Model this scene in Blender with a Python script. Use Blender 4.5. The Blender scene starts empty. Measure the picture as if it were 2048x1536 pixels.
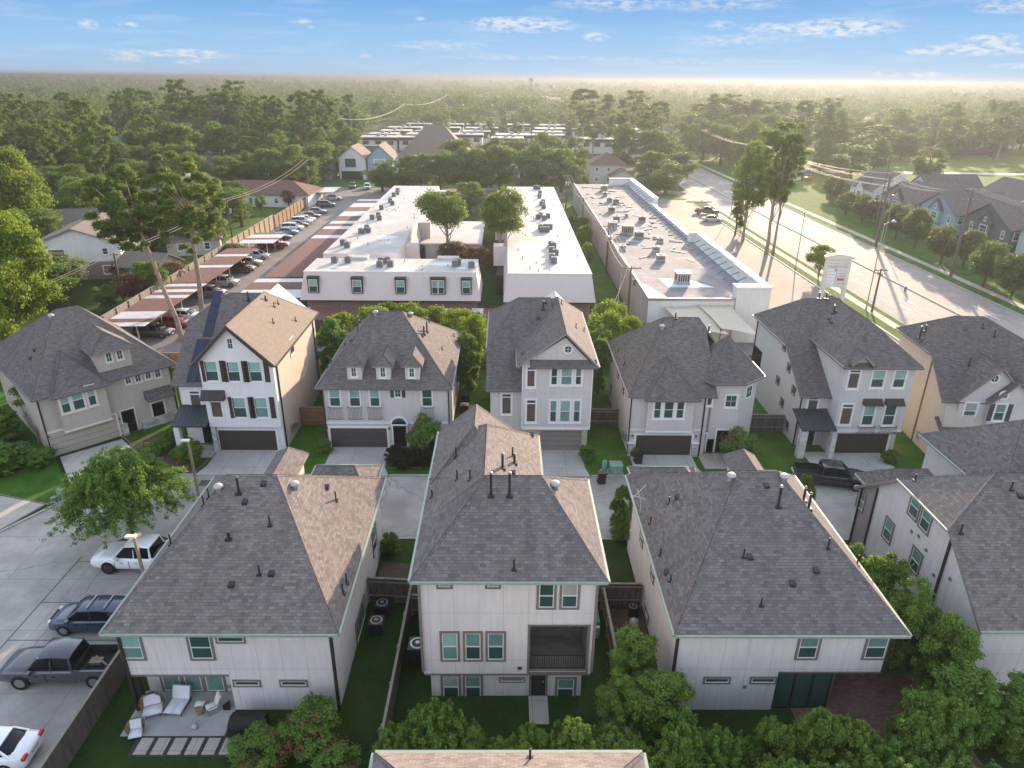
import bpy, bmesh, math, random
import numpy as np
from mathutils import Vector, Matrix
random.seed(7); rng = np.random.default_rng(7)
SC = bpy.context.scene; COL = SC.collection

# ---------------- camera (solved from the photograph's vanishing points) ----------------
F, H = 1400.0, 30.0
def _cam():
    pitch = math.atan((768-159.)/F); yaw = math.atan(18/(F/math.cos(pitch)))
    fw = np.array([math.sin(yaw)*math.cos(pitch), math.cos(yaw)*math.cos(pitch), -math.sin(pitch)])
    rt = np.array([math.cos(yaw), -math.sin(yaw), 0.]); up = np.cross(rt, fw)
    c, s = math.cos(math.radians(.55)), math.sin(math.radians(.55))
    return np.array([rt*c+up*s, up*c-rt*s, -fw])
R3 = _cam()
camd = bpy.data.cameras.new('camera'); cam = bpy.data.objects.new('camera', camd); COL.objects.link(cam)
mw = Matrix([[R3[0][i], R3[1][i], R3[2][i], 0] for i in range(3)]+[[0, 0, 0, 1]]); mw[2][3] = H
cam.matrix_world = mw; camd.sensor_width = 36; camd.lens = F/2048*36; camd.clip_start = .3; camd.clip_end = 20000
SC.camera = cam
def ray(px, py): return R3.T @ np.array([(px-1024)/F, -(py-768)/F, -1.])
def G(px, py, z=0.):
    r = ray(px, py); t = (z-H)/r[2]; return (t*r[0], t*r[1])
def atY(px, py, Y):
    r = ray(px, py); t = Y/r[1]; return (t*r[0], H+t*r[2])

# ---------------- world, sun, exposure ----------------
SUN_AZ, SUN_EL = math.radians(22), math.radians(13)
w = bpy.data.worlds.new('World'); SC.world = w; w.use_nodes = True
nt = w.node_tree; N = nt.nodes; L = nt.links
for n in list(N): N.remove(n)
def nd(t, **k):
    n = N.new(t)
    for a, b in k.items(): setattr(n, a, b)
    return n
def mth(op, a, b=None, c=None, clamp=False):
    n = nd('ShaderNodeMath', operation=op); n.use_clamp = clamp
    for i, v in enumerate((a, b, c)):
        if v is None: continue
        if isinstance(v, (int, float)): n.inputs[i].default_value = v
        else: L.new(v, n.inputs[i])
    return n.outputs[0]
sky = nd('ShaderNodeTexSky', sky_type='NISHITA', sun_disc=False, sun_elevation=SUN_EL, sun_rotation=SUN_AZ,
         air_density=1.2, dust_density=1.5, ozone_density=2.0)
tc = nd('ShaderNodeTexCoord'); sx = nd('ShaderNodeSeparateXYZ'); L.new(tc.outputs['Generated'], sx.inputs[0])
X_, Y_, Z_ = sx.outputs
hl = mth('SQRT', mth('ADD', mth('MULTIPLY', X_, X_), mth('MULTIPLY', Y_, Y_)))
el = mth('DIVIDE', Z_, mth('MAXIMUM', hl, .001)); az = mth('ARCTAN2', X_, Y_)
def ramp(fac, stops, interp='LINEAR'):
    n = nd('ShaderNodeValToRGB'); cr = n.color_ramp; cr.interpolation = interp
    while len(cr.elements) < len(stops): cr.elements.new(.5)
    for e, (p, c) in zip(cr.elements, stops): e.position = p; e.color = (*c, 1)
    L.new(fac, n.inputs[0]); return n.outputs[0]
def mixc(f, a, b, bt='MIX'):
    n = nd('ShaderNodeMix', data_type='RGBA', blend_type=bt)
    for i, v in ((0, f), (6, a), (7, b)):
        if isinstance(v, (int, float)): n.inputs[i].default_value = v
        elif isinstance(v, tuple): n.inputs[i].default_value = (*v, 1)
        else: L.new(v, n.inputs[i])
    return n.outputs[2]
grad = ramp(mth('MULTIPLY', el, 5.0, clamp=True), [(0, (.52, .70, .90)), (.05, (.44, .67, .92)), (.25, (.33, .60, .92)), (.5, (.17, .42, .84)), (1, (.10, .30, .70))])
grad = mixc(mth('MULTIPLY', mth('SUBTRACT', .25, Y_), 1.6, clamp=True), grad, (1.42, 1.28, 1.22))  # rosy evening belt in the unseen sky, added extra bright to light camera-facing walls
# soft streaks of high cloud and small puffs of cumulus, in sky directions
cv = nd('ShaderNodeCombineXYZ'); L.new(mth('MULTIPLY', az, 10.), cv.inputs[0]); L.new(mth('MULTIPLY', el, 90.), cv.inputs[1])
n1 = nd('ShaderNodeTexNoise', noise_dimensions='2D'); n1.inputs['Scale'].default_value = 1.0; n1.inputs['Detail'].default_value = 5; n1.inputs['Roughness'].default_value = .55
L.new(cv.outputs[0], n1.inputs[0])
streak = mth('MULTIPLY', mth('SMOOTH_MIN', mth('MAXIMUM', mth('MULTIPLY', mth('SUBTRACT', n1.outputs[0], .5), 3.2), 0), 1, .1), .55)
cv2 = nd('ShaderNodeCombineXYZ'); L.new(mth('MULTIPLY', az, 70.), cv2.inputs[0]); L.new(mth('MULTIPLY', el, 230.), cv2.inputs[1])
n2 = nd('ShaderNodeTexNoise', noise_dimensions='2D'); n2.inputs['Scale'].default_value = 1.; n2.inputs['Detail'].default_value = 6; n2.inputs['Roughness'].default_value = .6
L.new(cv2.outputs[0], n2.inputs[0])
CL = [(1045, 50, 110, 15, 1), (985, 43, 45, 9, .8), (1190, 73, 32, 9, .9), (1680, 56, 100, 17, 1.2), (1535, 56, 48, 10, .8), (1440, 50, 28, 10, .5),
      (1955, 98, 95, 12, 1), (1980, 76, 36, 9, .9), (1832, 104, 16, 5, .9), (385, 108, 62, 9, 1), (270, 107, 48, 7, .9), (380, 124, 30, 5, .8), (252, 120, 30, 5, .8), (177, 48, 16, 9, .8), (258, 49, 16, 6, .8),
      (840, 37, 10, 4, .9), (1776, 148, 24, 6, .9), (1850, 149, 26, 5, .9), (627, 54, 12, 4, .8), (725, 112, 22, 5, .5), (1230, 8, 120, 14, .5), (880, 91, 110, 10, .45), (1480, 80, 110, 12, .45), (1450, 8, 120, 14, .45), (1050, 115, 230, 5, .4), (1400, 122, 200, 6, .4), (600, 42, 24, 6, .5), (2030, 10, 60, 14, .6), (2040, 132, 40, 6, .6)]
cum = None
for (px, py, wx, wy, a) in CL:
    r = ray(px, py); ca = math.atan2(r[0], r[1]); ce = r[2]/math.hypot(r[0], r[1])
    ka = math.cos(ca)/ (wx/1527.); ke = 1527./wy
    d = mth('ADD', mth('POWER', mth('ABSOLUTE', mth('MULTIPLY', mth('SUBTRACT', az, ca), ka)), 2.), mth('POWER', mth('ABSOLUTE', mth('MULTIPLY', mth('SUBTRACT', el, ce), ke)), 2.))
    v = mth('MULTIPLY', mth('SUBTRACT', 1.15, d), a*.85, clamp=True)
    cum = v if cum is None else mth('ADD', cum, v)
cum = mth('MULTIPLY', mth('MULTIPLY', cum, mth('SUBTRACT', mth('MULTIPLY', n2.outputs[0], 4.6), 1.75), clamp=True), 1.25, clamp=True)
cum = mth('MULTIPLY', cum, mth('GREATER_THAN', el, 0.0))
band = mth('MULTIPLY', streak, mth('MULTIPLY', mth('SUBTRACT', 1., mth('MULTIPLY', el, 4., clamp=True)), 1.))
s1 = mixc(band, grad, (.62, .76, .92))
s2 = mixc(mth('MULTIPLY', cum, .8), s1, (.84, .87, .92))
bgN = nd('ShaderNodeBackground'); hs = nd('ShaderNodeHueSaturation'); hs.inputs['Saturation'].default_value = .62; L.new(sky.outputs[0], hs.inputs['Color']); L.new(mixc(1., hs.outputs[0], (1.0, .95, .93), 'MULTIPLY'), bgN.inputs[0]); bgN.inputs[1].default_value = .15
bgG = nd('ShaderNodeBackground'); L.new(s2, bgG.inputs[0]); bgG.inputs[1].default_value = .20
mx = nd('ShaderNodeMixShader'); out = nd('ShaderNodeOutputWorld')
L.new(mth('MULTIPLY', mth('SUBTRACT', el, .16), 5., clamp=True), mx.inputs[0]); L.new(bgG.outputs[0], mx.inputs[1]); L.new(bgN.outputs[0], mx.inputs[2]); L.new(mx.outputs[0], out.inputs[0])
sd = bpy.data.lights.new('sun', 'SUN'); sd.energy = 2.75; sd.angle = math.radians(.6); sd.color = (1, .76, .52)
sun = bpy.data.objects.new('sun', sd); COL.objects.link(sun)
sv = Vector((math.sin(SUN_AZ)*math.cos(SUN_EL), math.cos(SUN_AZ)*math.cos(SUN_EL), math.sin(SUN_EL)))
sun.rotation_euler = sv.to_track_quat('Z', 'Y').to_euler(); sun.location = (60, 120, 80)
SC.view_settings.view_transform = 'Standard'; SC.view_settings.look = 'None'; SC.view_settings.gamma = 1
SC.view_settings.exposure = 2.3
SC.render.engine = 'CYCLES'; SC.cycles.use_denoising = True; SC.cycles.max_bounces = 6; SC.cycles.volume_bounces = 0
SC.cycles.diffuse_bounces = 3; SC.cycles.glossy_bounces = 2; SC.cycles.transmission_bounces = 3; SC.cycles.transparent_max_bounces = 6
SC.cycles.sample_clamp_indirect = 4

# ---------------- materials ----------------
MT = {}
def _new(name):
    m = bpy.data.materials.new(name); m.use_nodes = True; t = m.node_tree
    for n in list(t.nodes): t.nodes.remove(n)
    o = t.nodes.new('ShaderNodeOutputMaterial'); p = t.nodes.new('ShaderNodeBsdfPrincipled'); t.links.new(p.outputs[0], o.inputs[0])
    return m, t, p, o
class NG:
    def __init__(s, t): s.t = t
    def n(s, ty, ins=None, **k):
        x = s.t.nodes.new(ty)
        for a, b in k.items(): setattr(x, a, b)
        for a, b in (ins or {}).items(): s.set(x, a, b)
        return x
    def set(s, x, a, v):
        i = x.inputs[a]
        if hasattr(v, 'is_output') or isinstance(v, bpy.types.NodeSocket): s.t.links.new(v, i)
        elif isinstance(v, tuple) and i.type == 'RGBA': i.default_value = (*v[:3], 1)
        else: i.default_value = v
    def m(s, op, a, b=0., c=0., clamp=False):
        x = s.n('ShaderNodeMath', {0: a, 1: b, 2: c}, operation=op); x.use_clamp = clamp; return x.outputs[0]
    def mix(s, f, a, b, bt='MIX'):
        x = s.n('ShaderNodeMix', data_type='RGBA', blend_type=bt); s.set(x, 0, f); s.set(x, 6, a); s.set(x, 7, b); return x.outputs[2]
    def noise(s, vec, sc, det=4, rough=.55):
        x = s.n('ShaderNodeTexNoise', {'Scale': sc, 'Detail': det, 'Roughness': rough}); s.t.links.new(vec, x.inputs['Vector']); return x.outputs[0]
    def pos(s): return s.n('ShaderNodeNewGeometry').outputs['Position']
    def uv(s): return s.n('ShaderNodeUVMap').outputs[0]
    def bump(s, h, st=.3, d=.02):
        x = s.n('ShaderNodeBump', {'Strength': st, 'Distance': d}); s.t.links.new(h, x.inputs['Height']); return x.outputs[0]
def ramp2(g, f, lo, hi):  # remap f from lo..hi to 0..1
    x = g.n('ShaderNodeMapRange', {0: f, 1: lo, 2: hi, 3: 0., 4: 1.}); return x.outputs[0]
def mul(c, k): return tuple(min(1, v*k) for v in c)
def mat(name, c, rough=.7, var=.12, sc=1.5, bump=0., metal=0., spec=.4, sc2=12., coat=0.):
    if name in MT: return MT[name]
    m, t, p, o = _new(name); g = NG(t); P = g.pos()
    f = g.m('ADD', g.m('MULTIPLY', g.noise(P, sc), .6), g.m('MULTIPLY', g.noise(P, sc2), .4))
    f = ramp2(g, f, .3, .7)
    g.set(p, 'Base Color', g.mix(f, mul(c, 1-var), mul(c, 1+var)))
    p.inputs['Roughness'].default_value = rough; p.inputs['Metallic'].default_value = metal; p.inputs['Specular IOR Level'].default_value = spec
    if coat: p.inputs['Coat Weight'].default_value = coat; p.inputs['Coat Roughness'].default_value = .08
    if bump: g.set(p, 'Normal', g.bump(g.noise(P, sc2), bump))
    MT[name] = m; return m
def shingle(name, c1, c2, c3, bw=.34, rh=.19):
    m, t, p, o = _new(name); g = NG(t); U = g.uv()
    b = g.n('ShaderNodeTexBrick', {'Vector': U, 'Color1': (0., 0., 0.), 'Color2': (1., 1., 1.), 'Mortar': (.5, .5, .5), 'Scale': 1., 'Mortar Size': .008, 'Mortar Smooth': .3, 'Bias': 0., 'Brick Width': bw, 'Row Height': rh}, offset=.43, squash=1.)
    mp = g.n('ShaderNodeMapping', {'Vector': U, 'Location': (7.3, 3.1, 0.), 'Scale': (.83, 1., 1.)})
    b2 = g.n('ShaderNodeTexBrick', {'Vector': mp.outputs[0], 'Color1': (0., 0., 0.), 'Color2': (1., 1., 1.), 'Mortar': (.5, .5, .5), 'Scale': 1., 'Mortar Size': .0, 'Brick Width': bw*1.3, 'Row Height': rh}, offset=.37)
    v1 = g.n('ShaderNodeSeparateColor', {0: b.outputs[0]}).outputs[0]; v2 = g.n('ShaderNodeSeparateColor', {0: b2.outputs[0]}).outputs[0]
    col = g.mix(v1, c1, c2); col = g.mix(g.m('MULTIPLY', ramp2(g, v2, .55, .8), .5), col, c3)
    big = ramp2(g, g.noise(g.pos(), .35, 3), .3, .7)
    col = g.mix(g.m('MULTIPLY', big, .35), col, mul(c1, 1.25))
    fine = g.noise(g.pos(), 30., 2)
    col = g.mix(.35, col, g.mix(fine, mul(c1, .5), mul(c2, 1.5)))
    st = g.n('ShaderNodeMapping', {'Vector': U, 'Scale': (1.1, .11, 1.)}).outputs[0]
    col = g.mix(g.m('MULTIPLY', ramp2(g, g.noise(st, 1., 4, .65), .5, .72), .38), col, mul(c1, .85))
    col = g.mix(1., col, g.mix(g.n('ShaderNodeObjectInfo').outputs['Random'], (.90, .90, .93), (1.10, 1.06, 1.02)), 'MULTIPLY')
    col = g.mix(g.m('MULTIPLY', b.outputs['Fac'], .55), col, mul(c1, .4))
    g.set(p, 'Base Color', col); p.inputs['Roughness'].default_value = .92; p.inputs['Specular IOR Level'].default_value = .25
    # each course steps up a little at its lower edge
    sy = g.n('ShaderNodeSeparateXYZ', {0: U}).outputs[1]
    saw = g.m('FRACT', g.m('DIVIDE', sy, rh))
    g.set(p, 'Normal', g.bump(g.m('ADD', g.m('MULTIPLY', g.m('SUBTRACT', 1., saw), .6), g.m('MULTIPLY', v1, .5)), .7, .02))
    MT[name] = m; return m
def panelwall(name, c, pw=1.22, jh=.0, line=.55, rough=.8, stain=.12):
    stain *= 1.05
    m, t, p, o = _new(name); g = NG(t); U = g.uv(); P = g.pos()
    s = g.n('ShaderNodeSeparateXYZ', {0: U}); fx = g.m('FRACT', g.m('DIVIDE', s.outputs[0], pw)); ln = g.m('LESS_THAN', fx, .018/pw*1.2)
    if jh: ln = g.m('MAXIMUM', ln, g.m('LESS_THAN', g.m('FRACT', g.m('DIVIDE', g.m('ADD', s.outputs[1], .15), jh)), .022/jh))
    mp = g.n('ShaderNodeMapping', {'Vector': P, 'Scale': (3.2, 3.2, .35)})
    f = ramp2(g, g.m('ADD', g.m('MULTIPLY', g.noise(P, .5), .45), g.m('MULTIPLY', g.noise(mp.outputs[0], 1.6, 5), .55)), .3, .7)
    col = g.mix(f, mul(c, 1-stain), mul(c, 1.03)); col = g.mix(g.m('MULTIPLY', ln, line), col, mul(c, .35))
    g.set(p, 'Base Color', col); p.inputs['Roughness'].default_value = rough; p.inputs['Specular IOR Level'].default_value = .3
    g.set(p, 'Normal', g.bump(g.m('ADD', g.m('MULTIPLY', g.noise(P, 22., 3), .3), g.m('MULTIPLY', ln, -1.)), .25, .01))
    MT[name] = m; return m
def brickm(name, c1, c2, mo=(.4, .38, .35), bw=.22, rh=.075, off=.5):
    m, t, p, o = _new(name); g = NG(t); U = g.uv()
    b = g.n('ShaderNodeTexBrick', {'Vector': U, 'Color1': c1, 'Color2': c2, 'Mortar': mo, 'Scale': 1., 'Mortar Size': .008, 'Brick Width': bw, 'Row Height': rh}, offset=off)
    f = ramp2(g, g.noise(g.pos(), 1.2, 4), .3, .7)
    g.set(p, 'Base Color', g.mix(g.m('MULTIPLY', f, .35), b.outputs[0], mul(c1, .55))); p.inputs['Roughness'].default_value = .9
    g.set(p, 'Normal', g.bump(g.m('SUBTRACT', 1., b.outputs['Fac']), .4, .01)); MT[name] = m; return m
def stripes(name, c, pitch=.4, dark=.6, rough=.5, metal=.3, axis=0, stain=None):
    m, t, p, o = _new(name); g = NG(t); U = g.uv(); P = g.pos()
    s = g.n('ShaderNodeSeparateXYZ', {0: U}); fx = g.m('FRACT', g.m('DIVIDE', s.outputs[axis], pitch)); ln = g.m('LESS_THAN', fx, .14)
    f = ramp2(g, g.noise(P, .9, 5), .3, .7); col = g.mix(f, mul(c, .8), mul(c, 1.12))
    if stain:
        mp = g.n('ShaderNodeMapping', {'Vector': U, 'Scale': (.35, 3., 1.) if axis else (3., .35, 1.)})
        col = g.mix(ramp2(g, g.noise(mp.outputs[0], 1.3, 5, .7), .45, .6), col, stain)
    g.set(p, 'Base Color', g.mix(ln, col, mul(c, dark))); p.inputs['Roughness'].default_value = rough; p.inputs['Metallic'].default_value = metal
    g.set(p, 'Normal', g.bump(ln, .5, .02)); MT[name] = m; return m
def paving(name, c, joints=None, crack=.3, stain=.35, sc=.12, rough=.85, tint=None, ang=0., spec=.35):
    m, t, p, o = _new(name); g = NG(t); P = g.pos()
    big = g.noise(P, sc, 5, .6); mid = g.noise(P, sc*6, 4, .6); fine = g.noise(P, 9., 3)
    f = ramp2(g, g.m('ADD', g.m('MULTIPLY', big, .6), g.m('ADD', g.m('MULTIPLY', mid, .25), g.m('MULTIPLY', fine, .15))), .36, .64)
    col = g.mix(f, mul(c, 1-stain), mul(c, 1.08))
    if tint: col = g.mix(g.m('MULTIPLY', ramp2(g, g.noise(P, sc*2.3, 4), .5, .65), .5), col, tint)
    if crack:
        w_ = g.n('ShaderNodeTexNoise', {'Vector': P, 'Scale': .6}).outputs['Color']
        va = g.n('ShaderNodeVectorMath', {0: P, 1: w_}, operation='ADD').outputs[0]
        v = g.n('ShaderNodeTexVoronoi', {'Vector': va, 'Scale': .11}, feature='DISTANCE_TO_EDGE').outputs[0]
        col = g.mix(g.m('MULTIPLY', g.m('LESS_THAN', v, .004), crack), col, mul(c, .35))
    if joints:
        mp = g.n('ShaderNodeMapping', {'Vector': P, 'Rotation': (0, 0, ang)}); s = g.n('ShaderNodeSeparateXYZ', {0: mp.outputs[0]})
        j = g.m('MAXIMUM', g.m('LESS_THAN', g.m('FRACT', g.m('DIVIDE', s.outputs[0], joints[0])), .05/joints[0]), g.m('LESS_THAN', g.m('FRACT', g.m('DIVIDE', s.outputs[1], joints[1])), .05/joints[1]))
        col = g.mix(g.m('MULTIPLY', j, .5), col, mul(c, .35))
    g.set(p, 'Base Color', col); p.inputs['Roughness'].default_value = rough; p.inputs['Specular IOR Level'].default_value = spec
    g.set(p, 'Normal', g.bump(g.noise(P, 14., 4), .2, .01)); MT[name] = m; return m
def grassm(name, a, b, dry=(.16, .12, .05), dryf=.3):
    m, t, p, o = _new(name); g = NG(t); P = g.pos()
    f = ramp2(g, g.m('ADD', g.m('MULTIPLY', g.noise(P, .5, 4), .5), g.m('MULTIPLY', g.noise(P, 14., 4), .5)), .35, .65)
    col = g.mix(f, a, b); col = g.mix(g.m('MULTIPLY', ramp2(g, g.noise(P, .23, 5, .65), .55, .7), dryf), col, dry)
    g.set(p, 'Base Color', col); p.inputs['Roughness'].default_value = .95; p.inputs['Specular IOR Level'].default_value = .1
    g.set(p, 'Normal', g.bump(g.noise(P, 40., 3), .9, .05)); MT[name] = m; return m
def leafm(name, a, b, c, tr=.35, ns=.55):
    m, t, p, o = _new(name); g = NG(t); P = g.pos(); oi = g.n('ShaderNodeObjectInfo').outputs['Random']
    f = ramp2(g, g.m('ADD', g.m('MULTIPLY', g.noise(P, ns, 3), .55), g.m('MULTIPLY', g.noise(P, 6., 2), .45)), .33, .67)
    col = g.mix(f, a, b); col = g.mix(g.m('MULTIPLY', oi, .55), col, c)
    g.set(p, 'Base Color', col); p.inputs['Roughness'].default_value = .6; p.inputs['Specular IOR Level'].default_value = .25
    tl = g.n('ShaderNodeBsdfTranslucent', {0: g.mix(.5, col, (.22, .3, .02))}); ms = g.n('ShaderNodeMixShader', {0: tr, 1: p.outputs[0], 2: tl.outputs[0]})
    t.links.new(ms.outputs[0], o.inputs[0]); MT[name] = m; return m
def flat(name, c, rough=.5, metal=0., spec=.5, coat=0.):
    if name in MT: return MT[name]
    return mat(name, c, rough, .06, 2., 0, metal, spec, 15., coat)

shingle('sh_front', (.068, .064, .066), (.225, .205, .20), (.19, .125, .105), .28, .165)
shingle('sh_dark', (.062, .059, .062), (.185, .168, .163), (.165, .11, .095), .3, .16)
shingle('sh_brown', (.17, .14, .12), (.24, .2, .165), (.2, .15, .12), .3, .16)
shingle('sh_far', (.13, .115, .10), (.2, .175, .15), (.15, .11, .09), .4, .25)
shingle('sh_red', (.12, .07, .055), (.17, .10, .08), (.10, .06, .05), .4, .25)
panelwall('w_white', (.64, .605, .60), 1.22, 3.02, .55, .8, .17); panelwall('w_warm', (.62, .58, .55)); panelwall('w_beige', (.52, .45, .38), 1.22); panelwall('w_tan', (.44, .40, .35), 3., 2.9, .3)
panelwall('w_stucco', (.56, .53, .525), 2.6, 3.0, .35, .9); panelwall('w_cream', (.50, .46, .41), 2.6, 3.0, .35, .9); panelwall('w_gray', (.30, .27, .27), 1.22)
panelwall('w_brickwhite', (.72, .70, .71), .4, .2, .12); panelwall('w_aptpink', (.62, .54, .53), 30., .3, .18, .8, .06)
panelwall('w_blue', (.30, .40, .50), 30., .25, .2); panelwall('w_lightblue', (.48, .60, .62), 30., .25, .2); panelwall('w_darkgreen', (.12, .15, .15), 30., .25, .2)
panelwall('w_stripwhite', (.70, .69, .67), 6., 0, .4)
brickm('b_tan', (.42, .36, .28), (.55, .48, .40), (.5, .47, .42), .3, .12); brickm('b_stone', (.30, .29, .29), (.62, .60, .58), (.45, .44, .42), .34, .16)
brickm('b_red', (.22, .12, .09), (.33, .19, .14)); brickm('b_block', (.30, .26, .24), (.38, .33, .30), (.33, .3, .28), .4, .2); brickm('paver', (.17, .085, .07), (.27, .15, .11), (.10, .07, .06), .24, .12)
mat('brown_wall', (.12, .095, .075), .9, .25, 2.); mat('trim_white', (.72, .71, .72), .6, .05); mat('trim_tan', (.17, .145, .13), .7, .1); mat('trim_cream', (.66, .60, .52), .6, .05)
mat('trim_dark', (.03, .025, .022), .6, .1); mat('sash', (.62, .60, .56), .5, .05); mat('fascia', (.22, .20, .18), .7, .1); mat('gutter_green', (.25, .31, .26), .5, .12); mat('gutter_gray', (.12, .12, .12), .5, .1)
mat('soffit', (.35, .32, .30), .8, .05)
def glass(name, c, rough=.06, var=.25, spec=.6):
    m = mat(name, c, rough, var, .8, 0, 0., spec); return m
glass('g_blind', (.12, .235, .22)); glass('g_dark', (.03, .075, .072)); glass('g_black', (.008, .012, .012)); glass('g_bright', (.22, .37, .35)); glass('g_curtain', (.30, .33, .31)); mat('screen', (.10, .075, .062), .85, .12)
mat('garage_dark', (.055, .042, .038), .5, .1); mat('garage_gray', (.075, .062, .06), .5, .1); mat('garage_taupe', (.23, .20, .19), .5, .06); mat('garage_tan', (.42, .37, .31), .5, .06); mat('garage_olive', (.15, .12, .10), .5, .06)
mat('shutter', (.045, .032, .028), .6, .1); mat('shutter_gray', (.06, .058, .065), .6, .1); mat('door_dark', (.02, .018, .015), .4, .2); mat('door_wood', (.09, .045, .025), .4, .2); mat('iron', (.015, .015, .016), .5, .1); mat('bronze', (.04, .03, .025), .4, .1, metal=.5)
mat('pipe_black', (.02, .022, .025), .5, .1); mat('galv', (.34, .34, .34), .4, .1, metal=.6); mat('turbine', (.40, .39, .38), .4, .08); mat('solar', (.006, .012, .035), .15, .2, spec=.7); mat('amber', (.6, .25, .05), .3)
stripes('metal_roof', (.05, .06, .07), .4, .5, .45, .3); stripes('carport_white', (.48, .48, .50), .25, .8, .5, .1, 0); stripes('carport_rust', (.15, .055, .04), .25, .6, .85, 0., 0, (.09, .04, .032))
stripes('fence_wood', (.13, .105, .085), .14, .35, .9, 0., 0, (.07, .06, .05)); stripes('fence_new', (.30, .15, .06), .14, .5, .85, 0., 0, (.22, .12, .06)); stripes('fence_tan', (.36, .28, .18), .16, .55, .9, 0., 0, (.26, .2, .13)); stripes('fence_gray', (.26, .23, .2), .16, .5, .9, 0., 0, (.16, .14, .12))
mat('wood_rail', (.22, .19, .16), .9, .2)
paving('street', (.42, .395, .365), (4.6, 4.6), .5, .42, .16, tint=(.24, .22, .2)); paving('drive', (.45, .43, .405), (2.6, 3.4), .15, .18, .3); paving('walk', (.42, .38, .33), (1.5, 1.5), 0, .2, .3)
paving('asphalt', (.20, .18, .175), None, .6, .45, .06, tint=(.26, .22, .2)); paving('lot_conc', (.24, .20, .18), (9, 5), .6, .4, .08, tint=(.24, .18, .15)); paving('road_conc', (.285, .26, .245), (3.7, 6), .5, .32, .08, tint=(.36, .3, .26), ang=-.03)
paving('membrane', (.45, .435, .415), None, .5, .28, .16, .7, (.36, .33, .31)); paving('gravel_roof', (.25, .245, .265), None, .3, .5, .3, .9, (.19, .16, .16)); mat('roof_patch', (.55, .57, .6), .7, .12)
paving('patio', (.38, .38, .37), None, .1, .2, .6)
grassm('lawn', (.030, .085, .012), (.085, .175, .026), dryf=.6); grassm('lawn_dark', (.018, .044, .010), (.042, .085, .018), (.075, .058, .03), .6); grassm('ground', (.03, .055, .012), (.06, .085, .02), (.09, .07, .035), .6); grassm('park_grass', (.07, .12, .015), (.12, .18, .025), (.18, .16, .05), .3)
mat('soil', (.09, .06, .045), .95, .3, 3., .5)
leafm('leaf_oak', (.035, .095, .015), (.165, .26, .042), (.115, .16, .024), .42); leafm('leaf_bright', (.065, .13, .012), (.25, .33, .025), (.18, .22, .016), .48); leafm('leaf_pine', (.05, .10, .014), (.16, .24, .03), (.11, .15, .02), .45)
leafm('leaf_near', (.03, .10, .016), (.22, .37, .07), (.15, .24, .04), .38, 2.6); leafm('leaf_gray', (.06, .09, .03), (.17, .20, .075), (.13, .13, .05), .4); leafm('leaf_pink', (.20, .04, .05), (.40, .10, .12), (.30, .06, .08)); leafm('leaf_far', (.028, .075, .018), (.125, .20, .045), (.08, .13, .026), .42); leafm('leaf_red', (.10, .035, .02), (.20, .08, .04), (.14, .06, .03)); leafm('leaf_bush', (.012, .022, .008), (.04, .05, .016), (.03, .03, .012))
mat('bark', (.10, .075, .055), .95, .3, 4., .6); mat('bark_pale', (.26, .20, .15), .95, .25, 3., .6)

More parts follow.
